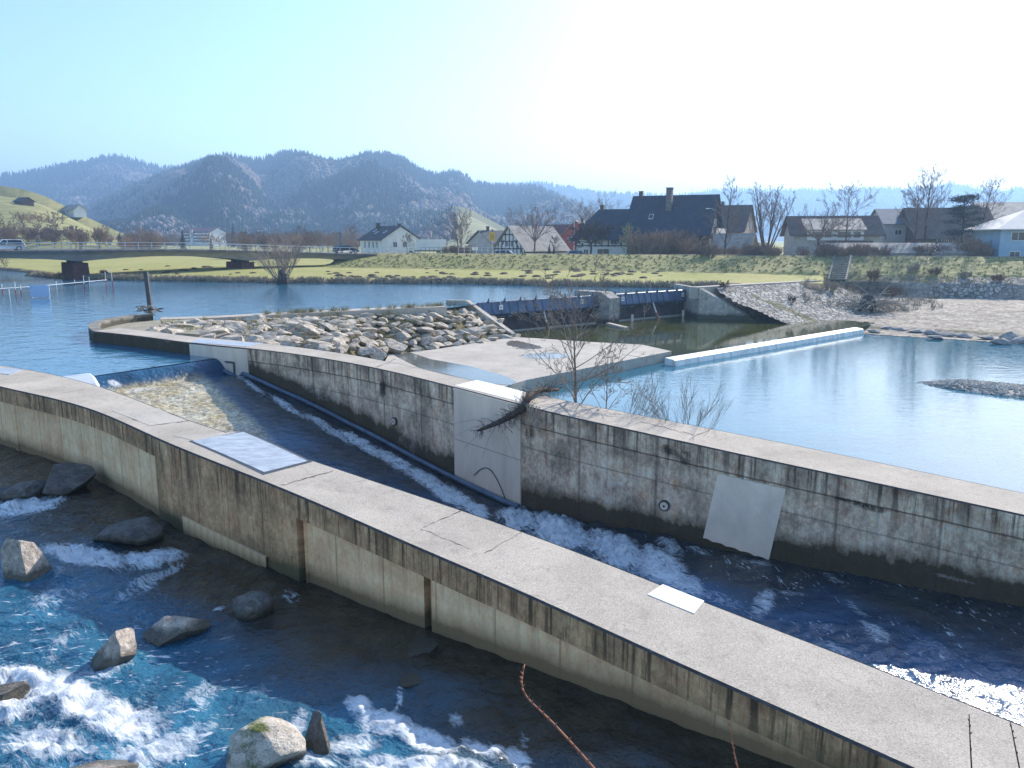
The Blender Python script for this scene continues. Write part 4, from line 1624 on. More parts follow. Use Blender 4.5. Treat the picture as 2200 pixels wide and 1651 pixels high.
# ---- weir at the head of the chute: raised steel flap beside the smooth overflow
wd = (cA - cB); Lw = wd.length; wd.normalize(); wn_ = Vector((wd.y, -wd.x))
mb = MB(); NA = 24
prof = [(-.5, -.3), (-.3, .02), (0, .16), (.3, .17), (.6, .06), (.85, -.2), (1.0, -.5), (1.05, -.85)]
for i in range(NA + 1):
    q = cB + wd * (Lw * .30 * i / NA - .3)
    for off, z in prof:
        mb.v.append((q.x + wn_.x * off, q.y + wn_.y * off, z))
npf = len(prof)
for i in range(NA):
    for k in range(npf - 1):
        a = i * npf + k
        mb.f.append([a, a + npf, a + npf + 1, a + 1][::-1])
mb.f.append([NA * npf + k for k in range(npf)])
tag(mb.build('weir_flap', mat('wet_pale_steel', (.62, .66, .70), (.40, .42, .44), 2, .25, .1, 12, spec=.6, lo=.5, hi=.75, metal=.3), None, True), 'pale rounded steel weir flap raised above the water at the head of the chute', 'weir flap')
# splash at the end of the flap
mb = MB(); rs = random.Random(5)
c0 = cB + wd * (Lw * .30 - .25)
for _ in range(260):
    t = rs.random()
    q = c0 + wd * (rs.gauss(.15, .22)) + wn_ * (rs.uniform(.3, 1.5))
    z = -.72 + abs(rs.gauss(0, .20))
    r_ = rs.uniform(.006, .028)
    mb.add([(q.x + r_, q.y, z), (q.x - r_, q.y + r_, z), (q.x - r_, q.y - r_, z), (q.x, q.y, z + 1.5 * r_), (q.x, q.y, z - r_)], [(0, 1, 3), (1, 2, 3), (2, 0, 3), (1, 0, 4), (2, 1, 4), (0, 2, 4)])
tag(mb.build('splash', mat('white_water', (.85, .88, .9), (.75, .8, .84), 8, .4)), kind='stuff')

# ---- flap gates -----------------------------------------------------------
M_GATE = mat('blue_black_steel', (.085, .13, .22), (.05, .075, .13), 1.2, .38, .1, 12, spec=.5, stretch=(1, 1, .4))
M_GATEWALL = mat('wet_dark_concrete', (.11, .085, .085), (.05, .04, .04), .9, .8, .5, 8)
gl = (G1 - G0).xy.length; gx_ = gdir.xy.normalized(); gn_ = Vector((gx_.y, -gx_.x))
# where the middle pier stands (photo column 1300)


def gp(t, off, z):
    q = G0.xy + gx_ * t + gn_ * off
    return Vector((q.x, q.y, z))


def gate_t(px_):
    lo, hi = 0.0, gl
    for _ in range(40):
        m_ = (lo + hi) / 2
        X_, Y_ = G0.x + gx_.x * m_, G0.y + gx_.y * m_
        c = CX + FPX * X_ / (Y_ * cP + EYE * sP)
        lo, hi = (m_, hi) if c < px_ else (lo, m_)
    return lo


tm0, tm1 = gate_t(1283), gate_t(1306)
M_SIGN = mat('white_enamel', (.82, .82, .82), (.75, .76, .76), 3, .5)


def make_gate(t0, t1, label, fins, ribs, plates, clean):
    root = empty('flap_gate', gp((t0 + t1) / 2, 0, -2.5))
    tag(root, label, 'weir gate', 'flap gates of the weir')
    mb = MB()
    prof = [(-.10, .10), (.0, .13), (.06, .08), (.16, -.35), (.30, -.75), (.34, -.95), (.22, -1.08), (-.2, -1.1), (-.3, -.6)]
    npf = len(prof)
    for i in range(31):
        for off, z in prof:
            mb.v.append(tuple(gp(t0 + (t1 - t0) * i / 30, off, z)))
    for i in range(30):
        for k in range(npf):
            a, b = i * npf + k, i * npf + (k + 1) % npf
            mb.f.append([a, b, b + npf, a + npf][::-1])
    under(root, mb.build('gate_leaf', M_GATE))
    for i in range(ribs):
        t = t0 + (t1 - t0) * (i + .5) / ribs
        m2 = MB()
        for (o1, z1), (o2, z2) in zip(prof[2:6], prof[3:7]):
            m2.bar(gp(t, o1 + .02, z1), gp(t, o2 + .02, z2), .05, .09, (gn_.x, gn_.y, .3))
        under(root, m2.build('rib', M_GATE))
    for i in range(fins):
        t = t0 + (t1 - t0) * (i + .6) / fins
        m2 = MB()
        a, b, c_ = gp(t, -.06, .10), gp(t + .12, .04, .44), gp(t, .16, .02)
        w_ = Vector((gx_.x, gx_.y, 0)) * .04
        m2.add([a - w_, b - w_, c_ - w_, a + w_, b + w_, c_ + w_], [(0, 1, 2), (5, 4, 3), (0, 3, 4, 1), (1, 4, 5, 2), (2, 5, 3, 0)])
        under(root, m2.build('flow_splitter', M_DARKMETAL))
    # sill wall beneath the leaf
    m2 = MB()
    poly = [gp(t0, -.5, 0), gp(t1, -.5, 0), gp(t1, -1.4, 0), gp(t0, -1.4, 0)]
    m2.prism([(q.x, q.y) for q in poly], -4.2, -1.0)
    under(root, m2.build('back_wall', M_GATEWALL))
    for i in range(6):
        t = t0 + (t1 - t0) * (i + .5) / 6
        under(root, MB().box(gp(t, -.3, -1.22), (.5, .5, .22), math.atan2(gx_.y, gx_.x)).build('hinge_bearing', M_PIPE))
        if i % 2 == 0:
            under(root, MB().bar(gp(t + .26, -.25, -1.25), gp(t + (t1 - t0) / 6 - .26, -.25, -1.25), .10).build('cross_pipe', M_PIPE))
    m2 = MB().bar(gp(t0, -.05, -2.58), gp(t1, -.05, -2.58), .3, .12)
    under(root, m2.build('floor_sill', M_TOP))
    for t, has_chain in plates:
        pz = -.40
        c0 = gp(t, .29, pz)
        rot = math.atan2(gx_.y, gx_.x)
        pl = under(root, MB().box(c0, (.42, .04, .42), rot).build('number_plate', M_SIGN))
        # the two worn dark strokes one sees on the plate
        for dx, hgt in ((-.07, .2), (.06, .2)):
            s_ = MB().box(c0 + Vector((gn_.x, gn_.y, 0)) * .024 + Vector((gx_.x, gx_.y, 0)) * dx, (.05, .006, hgt), rot).build('stroke', M_DARKMETAL)
            s_.parent = pl
        bp = MB().tube([gp(t, .12, .1), gp(t, .30, -.2)], .02, 5)
        under(root, bp.build('plate_hanger', M_STEEL))
    for t in clean:
        m2 = MB().tube([gp(t + .25, .25, -1.0), gp(t - .1, 1.1, -2.1)], .085, 8)
        rod = under(root, m2.build('lifting_rod', M_STEEL))
        m3 = MB().tube([gp(t - .07, 1.02, -2.0), gp(t - .22, 1.4, -2.75)], .17, 8).build('cylinder', mat('rusty_cylinder', (.28, .14, .06), (.14, .08, .05), 4, .7)) 
        m3.parent = rod
    return root


make_gate(0.0, tm0, 'dark blue steel flap gate nearer the boulder island, bare sapling in front of it', 8, 15, [(gate_t(1072), 1), (gate_t(1246), 0)], [gate_t(1160)])
make_gate(tm1, gl - .1, 'dark blue steel flap gate between the concrete pier and the stone-paved bank', 9, 15, [(gate_t(1334), 0), (gate_t(1463), 0)], [gate_t(1396)])
for t in (gate_t(1345), gate_t(1455)):
    o = MB().tube([gp(t, .9, -3.6), gp(t, .9, -1.95)], .14, 10).build('mooring_post', M_STEEL)
    tag(o, 'short grey steel post standing in the basin ' + ('near the concrete pier' if t < gate_t(1400) else 'near the far end of the right gate'), 'post')
# pier between the gates
pr = [gp(tm0, -3.2, 0), gp(tm1, -3.2, 0), gp(tm1, 1.6, 0), gp(tm0, 1.6, 0)]
mb = MB()
outline = [(-3.2, -4.2), (-3.2, .42), (.5, .42), (1.6, -.12), (1.6, -4.2)]
for t in (tm0 + .02, tm1 - .02):
    for off, z in outline:
        mb.v.append(tuple(gp(t, off, z)))
mb.f += [[0, 1, 2, 3, 4], [9, 8, 7, 6, 5]]
for k in range(5):
    a, b = k, (k + 1) % 5
    mb.f.append([a, a + 5, b + 5, b])
mb.uv = [[(mb.v[i][0] + mb.v[i][1], .5 - mb.v[i][2]) for i in f] for f in mb.f]
PIER = tag(mb.build('pier', M_PLAIN), 'concrete pier standing between the two dark blue flap gates', 'pier'); fattr(PIER.data, 'above_water', [v[2] - BASIN_Z for v in mb.v])
mb = MB()
e0, e1 = P(1306, 697, BASIN_Z + .12), P(1346, 707, BASIN_Z + .02)
mb.bar(e0, e1, .5, .3)
tag(mb.build('pier_footing', M_TOP), 'pale concrete footing ledge at the foot of the pier', 'ledge')


def wing(name, label, top_pts, bottom_z, thick, m, cat, rows=None):
    """sloped end wall given by its top edge in space"""
    a, b = top_pts[0].xy, top_pts[-1].xy
    d = (b - a).normalized(); n = Vector((-d.y, d.x)) * thick
    mb = MB()
    k = len(top_pts)
    for sgn in (0, 1):
        for q in top_pts:
            mb.v.append((q.x + n.x * sgn, q.y + n.y * sgn, q.z))
        for q in top_pts:
            mb.v.append((q.x + n.x * sgn, q.y + n.y * sgn, bottom_z))
    for i in range(k - 1):
        mb.f += [[i, i + k, i + k + 1, i + 1], [2 * k + i + 1, 3 * k + i + 1, 3 * k + i, 2 * k + i], [i, i + 1, 2 * k + i + 1, 2 * k + i]]
    mb.f += [[0, 2 * k, 3 * k, k], [k - 1, 2 * k - 1, 4 * k - 1, 3 * k - 1]]
    mb.uv = [[(mb.v[i][0] + mb.v[i][1], max(0, .6 - mb.v[i][2])) for i in f] for f in mb.f]
    o = mb.build(name, m)
    fattr(o.data, 'above_water', [v[2] - BASIN_Z for v in mb.v])
    return tag(o, label, cat)


M_WING = wall_face_mat('wing_concrete', (.50, .46, .40), (.36, .33, .29), (.10, .09, .08), (.06, .06, .035), .3, .2)
wing('wing_wall', 'sloping concrete wing wall between the boulder island and the left gate', [P(958, 645, .32), P(1000, 646, .32), P(1106, 722, -2.32)], -4, .55, M_WING, 'wall')
wing('wing_wall', 'sloping concrete wing wall lit blue at the foot of the stone-paved bank', [gp(gl - .1, -3.5, .5), Vector((COP_A.x, COP_A.y, .5)), P(1622, 688, -2.6)], -4.5, .5, M_WING, 'wall')
ca = Vector((COP_B.x - COP_A.x, COP_B.y - COP_A.y)).normalized(); cn_ = Vector((-ca.y, ca.x))
o = MB().prism([(COP_A.x - .2, COP_A.y), (COP_B.x, COP_B.y), (COP_B.x + cn_.x * 1.1, COP_B.y + cn_.y * 1.1), (COP_A.x - .2 + cn_.x * 1.1, COP_A.y + cn_.y * 1.1)], -.6, .62).build('bank_coping', M_TOP)
tag(o, 'straight concrete coping along the top of the stone-paved bank by the meadow', 'kerb')

# squared stones along the pond edge
M_BLOCK = mat('edge_stone', (.40, .38, .35), (.22, .21, .20), 2, .9, .8, 9, .05, rnd=True, vary=.3)
BLK = []
for i in range(4):
    me = rock_mesh('edge_stone', 300 + i, 2, 14, M_BLOCK, .55, .03)
    BLK.append(me)
rb = random.Random(3)
edge_pts = [(1628, 689), (1655, 688), (1683, 689), (1710, 691), (1740, 692), (1768, 694), (1795, 696), (1825, 698), (1868, 702), (1900, 705), (1935, 708), (1968, 712), (2000, 716), (2035, 719), (2075, 722), (2120, 726), (2170, 728), (2195, 733), (1880, 712), (2010, 725), (2150, 735)]
for i, (x_, y_) in enumerate(edge_pts):
    q = P(x_, y_, -2.85)
    o = bpy.data.objects.new('edge_stone', BLK[i % 4]); COL.objects.link(o)
    big = i in (16, 17)
    s_ = rb.uniform(.5, .72) * (1.25 if big else 1)
    o.location = q
    o.scale = (s_ * 1.25, s_ * .8, s_ * (1.2 if big else .62)); o.rotation_euler = (rb.uniform(-.1, .1), rb.uniform(-.1, .1), -.72 + rb.uniform(-.2, .2))
    tag(o, 'rough grey stone set in the row along the edge of the pond', 'stone', 'stones along the pond edge')

# gravel bar in the pond
bar_c = P(2150, 842, POND_Z)
mb = MB(); rb = random.Random(8)
u_ax = (P(2260, 850, POND_Z) - P(1975, 822, POND_Z)); ul = u_ax.length; u_ax.normalize()
v_ax = Vector((-u_ax.y, u_ax.x, 0))
st = P(1968, 821, POND_Z)
gxs, gys = np.meshgrid(np.linspace(-.5, ul + 3, 70), np.linspace(-4.5, 4.5, 60))
tt = np.clip(gxs / (ul + 2), 0, 1)
hw_ = 3.0 * np.sqrt(np.clip(tt, 0, 1)) * (1 - .1 * tt) * (gxs > 0) + .01
hz_ = .42 * np.clip(1 - (gys / hw_) ** 2, -2, 1) * np.clip(gxs / 2.2, 0, 1) - .12 + .035 * fbm(gxs * 3, gys * 3, seed=88)
mbb = MB().grid(st.x + u_ax.x * gxs + v_ax.x * gys, st.y + u_ax.y * gxs + v_ax.y * gys, POND_Z + np.clip(hz_, -.5, 1))
M_PEB = mat('pebbles', (.66, .58, .49), (.40, .35, .29), 9, .9, 1.0, 14, .05, speck=.8, speckscale=30)
tag(mbb.build('gravel_bar', M_PEB, None, True), kind='structure')
for _ in range(1500):
    a, b = rb.uniform(0, ul + 2), rb.gauss(0, .5)
    t_ = min(1, a / (ul + 2)); hwv = 3.0 * math.sqrt(t_) * (1 - .1 * t_)
    b = max(-1.05, min(1.05, b)) * hwv
    z = POND_Z + .42 * (1 - (b / (hwv + .01)) ** 2) * min(1, a / 2.2) - .1
    q = st + u_ax * a + v_ax * b
    r_ = rb.uniform(.05, .15)
    an = rb.uniform(0, 3)
    M3 = Matrix.Rotation(an, 3, 'Z') @ Matrix.Diagonal((r_ * 1.5, r_, r_ * .8))
    vs = [M3 @ Vector(c) for c in ((1, 0, 0), (.2, .9, .1), (-.9, .3, 0), (-.5, -.8, 0), (.6, -.7, .1), (.1, .1, .9))]
    mb.add([(q.x + v.x, q.y + v.y, z + v.z) for v in vs], [(0, 1, 5), (1, 2, 5), (2, 3, 5), (3, 4, 5), (4, 0, 5)])
tag(mb.build('pebbles', M_PEB), kind='stuff')

# ---- boulders of the rough ramp in the foreground -------------------------------
M_MOSSROCK = mat('mossy_granite', (.10, .12, .035), (.48, .43, .37), 1.5, .8, .8, 9, .05, .3, speck=.8, speckscale=40, lo=.36, hi=.47)
M_WETROCK = mat('wet_dark_granite', (.17, .15, .135), (.085, .075, .068), 2.4, .45, .7, 9, .04, .45, speck=.7, speckscale=40)
weather_rock(M_MOSSROCK, True)
weather_rock(M_WETROCK, True)
FG = [  # px centre at waterline, py, half width px, flat, height factor, seed, label, material, rz
    (45, 1236, 50, .95, 1.05, 1, 'tall pale granite boulder with a flat top at the left edge of the stream', 'R', .3),
    (130, 1062, 62, .8, .72, 2, 'dark boulder with a tan corner lying against the near wall', 'W', 1.1),
    (48, 1075, 54, .6, .5, 3, 'low light topped boulder beside the tan cornered one', 'W', 2.0),
    (258, 1160, 64, .6, .55, 4, 'long dark mossy boulder sloping beside the near wall', 'W', .6),
    (528, 1305, 55, .8, .72, 5, 'rounded grey boulder in the wall shadow at the row end', 'W', 2.4),
    (365, 1362, 70, .7, .62, 6, 'purplish boulder half in shade between two others of the row', 'R', .9),
    (240, 1412, 55, .95, .95, 7, 'blocky sunlit granite boulder, front one of the middle row', 'R', 1.7),
    (2, 1490, 40, .8, .75, 8, 'sunlit boulder cut by the left edge above the large foam', 'R', .2),
    (680, 1580, 42, .95, 1.15, 9, 'dark upright pointed boulder beside the white water', 'W', 2.2),
    (540, 1645, 92, .8, .85, 10, 'large sunlit boulder with bright green moss in the foreground', 'M', .5),
    (190, 1668, 75, .7, .5, 11, 'smooth pale boulder at the bottom edge of the stream', 'R', 1.3),
    (872, 1382, 60, .6, .35, 12, 'dim boulder under water at the foot of the wall pillar', 'W', 2.9),
    (905, 1440, 52, .7, .32, 13, 'submerged pointed boulder parting the current below the wall', 'W', 1.0),
    (5, 1076, 26, .7, .5, 14, 'dark wet boulder at the left edge behind the low light topped one', 'W', .8),
    (1345, 1640, 46, .6, .2, 15, 'pale stone seen dimly under the dark water at the bottom', 'W', .4),
]
for (x_, y_, hw2, fl, hf, sd_, lab, mk, rz_) in FG:
    q = P(x_, y_, STREAM_Z + .1)
    q.z = float(stream_level(q.x, q.y))
    dep = q.y * cP - (q.z - EYE) * sP
    r_ = hw2 * dep / FPX
    me = rock_mesh('boulder', 500 + sd_, 5, 9, {'R': M_ROCKW, 'W': M_WETROCK, 'M': M_MOSSROCK}[mk], fl, .04, (.42, .76))
    o = bpy.data.objects.new('boulder', me); COL.objects.link(o)
    o.scale = (r_ * 1.1, r_ * .85, r_ * hf * 1.15)
    o.rotation_euler = (-.12, .12, rz_)
    o.location = (q.x, q.y + r_ * .35, q.z + r_ * hf * (.28 if y_ not in (1382, 1440, 1640) else -.45))
    me.polygons.foreach_set('use_smooth', [False] * len(me.polygons))
    tag(o, lab, 'boulder')

# ---- bare plants ---------------------------------------------------------------


def grow(mb, p, d, L, r, lv, rnd, spread=.55, up=.25, kids=(3, 5), sides=5, decay=.62, rmin=.004, curve=.12, tmb=None):
    n = 5 if lv > 1 else 3
    pts, rs = [p.copy()], [r]
    q = p.copy(); dd_ = d.normalized()
    for i in range(n):
        dd_ = (dd_ + Vector((rnd.gauss(0, curve), rnd.gauss(0, curve), rnd.gauss(0, curve) + up * .12))).normalized()
        q = q + dd_ * (L / n)
        pts.append(q.copy())
        rs.append(max(rmin, r * (1 - .62 * (i + 1) / n)))
    (tmb if tmb is not None else mb).tube(pts, rs, sides if lv > 1 else 3, cap=False)
    if lv <= 0:
        return
    nk = rnd.randint(*kids)
    for k in range(nk):
        t = .25 + .72 * (k + rnd.random() * .8) / nk
        i = min(n - 1, int(t * n))
        b = pts[i].lerp(pts[i + 1], t * n - i)
        axis_ = (pts[i + 1] - pts[i]).normalized()
        o_ = axis_.orthogonal().normalized()
        o_.rotate(Quaternion(axis_, rnd.uniform(0, 6.283)))
        nd = (axis_ * math.cos(spread) + o_ * math.sin(spread) * rnd.uniform(.7, 1.2) + Vector((0, 0, up))).normalized()
        grow(mb, b, nd, L * decay * rnd.uniform(.7, 1.15) * (1.15 - .45 * t), max(rmin, rs[i] * .6), lv - 1, rnd, spread, up, kids, sides, decay, rmin, curve)


def bare(name, label, cat, base, H, r, seed, lv=4, spread=.6, up=.3, kids=(4, 6), decay=.5, rmin=.006, lean=(0, 0), stems=1, fan=.3, bark=None, twig=None, group=None, tl=1.0):
    rnd = random.Random(seed)
    root = empty(name, base)
    tag(root, label, cat, group)
    tr, cr = MB(), MB()
    for k in range(stems):
        a = rnd.uniform(0, 6.28) if stems > 1 else 0
        d = Vector((lean[0] + math.cos(a) * fan * (stems > 1) * rnd.random(), lean[1] + math.sin(a) * fan * (stems > 1) * rnd.random(), 1))
        grow(cr, Vector((math.cos(a) * .15 * (stems > 1), math.sin(a) * .15 * (stems > 1), -.15)), d, H * tl * (rnd.uniform(.8, 1) if stems > 1 else 1), r, lv, rnd, spread, up, kids, 7, decay, rmin, .05, tr)
    tr.build('trunk', bark or M_BARK, root, True)
    cr.build('crown', twig or M_TWIG, root)
    return root


ga = P(1222, 857, 0)
def behind_mid(px_, back=.35, zoff=-.1):
    """foot of a plant rooted just behind the middle wall"""
    s = s_of_px(mid_b, px_)
    p, d = at_s(mid_b, s)
    q = p + Vector((-d.y, d.x)) * back
    return Vector((q.x, q.y, ztop(p.x, p.y) + zoff))


def limb(mb, p, d, L, r, lv, rnd, P_):
    """P_: per level (children, angle, length ratio); lv 0 = twigs"""
    n = 5 if lv >= 2 else (4 if lv == 1 else 3)
    pts, rs = [p.copy()], [r]
    q = p.copy(); dd_ = d.normalized()
    for i in range(n):
        dd_ = (dd_ + Vector((rnd.gauss(0, P_['wob']), rnd.gauss(0, P_['wob']), rnd.gauss(0, P_['wob']) + P_['up']))).normalized()
        q = q + dd_ * (L / n)
        pts.append(q.copy()); rs.append(max(P_['rmin'], r * (1 - .75 * (i + 1) / n)))
    mb.tube(pts, rs, 6 if lv >= 2 else (4 if lv == 1 else 3), cap=False)
    if lv == 0:
        return
    nk, ang, rat = P_['lv'][lv - 1]
    a0 = rnd.uniform(0, 6.28)
    for k in range(nk):
        t = P_['t0'] + (.98 - P_['t0']) * (k + rnd.random()) / nk
        i = min(n - 1, int(t * n))
        b = pts[i].lerp(pts[i + 1], t * n - i)
        ax_ = (pts[i + 1] - pts[i]).normalized()
        o_ = ax_.orthogonal().normalized(); o_.rotate(Quaternion(ax_, a0 + k * 2.4 + rnd.uniform(-.5, .5)))
        an = ang * rnd.uniform(.65, 1.3)
        limb(mb, b, ax_ * math.cos(an) + o_ * math.sin(an), L * rat * rnd.uniform(.7, 1.2) * (1.2 - .6 * t), max(P_['rmin'], rs[i] * .55), lv - 1, rnd, P_)


def crown_tree(name, label, base, H, seed, r=.2, tf=.3, leader=True, limbs=9, lang=.75, llen=.55, lean=(0, 0), lv=((6, .6, .42), (7, .55, .45), (7, .6, .42)), rmin=.016, up=.05, wob=.07, t0=.22, bark=None, twig=None, group=None, cat='tree', stems=1, fan=.3, shape=None):
    rnd = random.Random(seed)
    root = empty(name, base); tag(root, label, cat, group)
    P_ = dict(lv=lv, rmin=rmin, up=up, wob=wob, t0=t0)
    tr, cr = MB(), MB()
    for s_ in range(stems):
        a = s_ * 2.4 + rnd.uniform(-.3, .3)
        f_ = fan * math.sqrt((s_ + .3) / stems) if stems > 1 else 0
        hh = H * (rnd.uniform(.78, 1.0) if stems > 1 and s_ else 1.0)
        d = Vector((lean[0] + math.cos(a) * f_, lean[1] + math.sin(a) * f_, 1)).normalized()
        n = 7; top = hh * (.97 if leader else tf * 1.15) / max(.5, d.z) * .98
        pts = [Vector((math.cos(a) * .2 * (stems > 1), math.sin(a) * .2 * (stems > 1), -.25))]; rs = [r * 1.25]
        q = pts[0].copy(); dd_ = d.copy()
        for i in range(n):
            dd_ = (dd_ + Vector((rnd.gauss(0, .035), rnd.gauss(0, .035), up * .6))).normalized()
            q = q + dd_ * (top / n); pts.append(q.copy()); rs.append(max(rmin, r * (1 - (.93 if leader else .35) * (i + 1) / n)))
        tr.tube(pts, rs, 7, cap=False)
        for k in range(limbs):
            u = (k + rnd.random() * .7) / limbs
            t = tf + (.96 - tf) * u if leader else .78 + .22 * u
            i = min(n - 1, int(t * n)); b = pts[i].lerp(pts[i + 1], t * n - i)
            az = a + k * 2.4 + rnd.uniform(-.4, .4)
            an = lang * rnd.uniform(.6, 1.2) if leader else lang * math.sqrt((k + .4) / limbs) * 1.15
            d2 = Vector((math.sin(an) * math.cos(az), math.sin(an) * math.sin(az), math.cos(an)))
            k_ = (1.12 - .85 * u) if leader else rnd.uniform(.82, 1.05)
            if shape == 'oval' and leader: k_ = .45 + .75 * math.sin(math.pi * min(1, u * .9 + .12))
            limb(cr, b, d2 + Vector((lean[0], lean[1], 0)) * .6, hh * llen * k_ * rnd.uniform(.85, 1.1), max(rmin, rs[i] * .5), 3 if len(lv) >= 3 else 2, rnd, P_)
    tr.build('trunk', bark or M_BARK, root, True)
    cr.build('crown', twig or M_TWIG, root)
    return root


M_CATKIN = mat('brown_twigs', (.30, .25, .21), (.19, .155, .13), 9, .85)
b0 = behind_mid(1222, .5, -.9)
crown_tree('sapling', 'bare alder sapling with the tallest stem rising behind the middle wall', b0, 4.75, 21, .06, .16, True, 21, 1.0, .46, lv=((4, .6, .42), (5, .6, .45), (5, .7, .42)), rmin=.0055, up=.05, wob=.09, twig=M_CATKIN, cat='sapling', shape='oval')
crown_tree('sapling', 'thin bare sapling just right of the tallest one behind the wall', behind_mid(1287, .5, -1.0), 3.1, 22, .03, .22, True, 11, .75, .40, lv=((4, .6, .4), (5, .6, .45), (4, .7, .42)), rmin=.005, up=.05, wob=.09, twig=M_CATKIN, cat='sapling')
bare('shrub', 'slender bare shoots leaning right between sapling and round shrub behind the wall', 'shrub', behind_mid(1330, .6, -1.2), 2.3, .011, 23, 2, .5, .15, (5, 7), .5, .0035, twig=M_BARK, lean=(.5, .2), stems=5, fan=.35)
bare('shrub', 'round bare shrub of many fine shoots behind the wall by the open pond', 'shrub', behind_mid(1462, .8, -1.0), 2.0, .008, 24, 2, .4, .1, (5, 7), .5, .003, twig=M_BARK, lean=(.15, 0), stems=14, fan=1.35)
bare('shrub', 'low bare twigs left of the alder sapling beside the apron slab', 'shrub', behind_mid(1180, .6, -1.0), 1.5, .014, 25, 2, .6, .2, (5, 7), .5, .005, twig=M_CATKIN, lean=(-.3, .1), stems=4, fan=.5)

# root of a drifted tree hung over the middle wall
rnd = random.Random(31)
root = empty('driftwood_root', PW(1150, 850))
tag(root, 'tangled dark driftwood root stock hanging over the edge of the middle wall', 'driftwood')
mb = MB()
axis_px = [(1190, 838, 0, .25), (1165, 845, 0, .22), (1140, 860, .0, .25)]
pts = [PW(1200, 843) + Vector((0, 0, .08)), PW(1165, 848) + Vector((0, 0, .16)), PW(1138, 861) + Vector((0, 0, .2))]
c0, n_, d_ = wall_pt(mid_f, 1132, .05, .2); pts.append(c0)
for px_, v_, out_ in ((1110, .38, .34), (1092, .62, .5), (1072, .85, .62), (1058, 1.0, .68)):
    c0, n_, d_ = wall_pt(mid_f, px_, v_, out_); pts.append(c0)
O_ = Vector(root.location)
mb.tube([q - O_ for q in pts], [.05, .09, .12, .12, .10, .085, .06, .03], 8)
mb.build('stem', M_ROOT, root, True)
mb = MB()
for i in range(150):
    k = rnd.choice([0, 1, 2, 2, 3, 3, 3, 4, 5, 6])
    b = pts[k].lerp(pts[k + 1], rnd.random()) - O_
    dv = Vector((rnd.gauss(0, 1), rnd.gauss(0, .8), rnd.gauss(-.1 if k > 2 else .25, .7))).normalized()
    if k <= 2 and dv.z < -.1: dv.z *= -.3
    grow(mb, b, dv, rnd.uniform(.15, .6 if k < 5 else .35), rnd.uniform(.006, .018), 1, rnd, .7, -.3 if k > 2 else .05, (1, 3), 4, .5, .003, .3)
mb.build('rootlets', M_ROOT, root)
mb = MB()
for px_, v_ in ((975, 1.25), (978, 1.7), (1040, 2.1), (1000, 2.0), (1118, 1.9)):
    c0, n_, d_ = wall_pt(mid_f, px_, v_, .12)
    a = pts[5] - O_
    e = c0 - O_
    mb.tube([a, a.lerp(e, .5) + Vector((0, 0, .12)), e], [.012, .008, .004], 4)
for k in range(22):     # pale threads falling right of the stock over the wall
    c0, n_, d_ = wall_pt(mid_f, 1140 + rnd.uniform(-10, 24), .04, .10)
    c1, _, _ = wall_pt(mid_f, 1150 + rnd.uniform(-8, 30), rnd.uniform(.3, 1.1), .10)
    mb.tube([c0 - O_ + Vector((0, 0, .15)), c0.lerp(c1, .4) - O_ + Vector((n_.x, n_.y, 0)) * .12, c1 - O_], [.012, .010, .004], 4)
mb.build('hanging_roots', M_DRIFT, root)

# post on the nose with driftwood caught round it
pq = P(324, 672, .58)
root = empty('post', pq)
tag(root, 'dark square steel post standing on the nose of the island wall', 'post')
mb = MB().bar((0, 0, -.1), (-.12, .0, 2.75), .26, .2, (0, 1, 0))
mb.build('shaft', M_DARKMETAL, root)
MB().box((0, 0, .02), (.55, .5, .05)).build('base_plate', M_DARKMETAL, root)
rnd = random.Random(41)
root = empty('driftwood', pq + Vector((0, -.4, 0)))
tag(root, 'pale driftwood branches caught round the foot of the steel post', 'driftwood')
for k in range(9):
    mb = MB()
    a = Vector((rnd.uniform(-.9, .4), rnd.uniform(-.4, .4), rnd.uniform(.05, .6)))
    b = Vector((rnd.uniform(-.2, 1.3), rnd.uniform(-1.4, .2), rnd.uniform(-.4, .35)))
    m_ = a.lerp(b, .5) + Vector((0, 0, rnd.uniform(.0, .3)))
    mb.tube([a, m_, b], [.025, .05, .035], 6)
    mb.build('branch', M_DRIFT if k % 4 else M_ROOT, root)

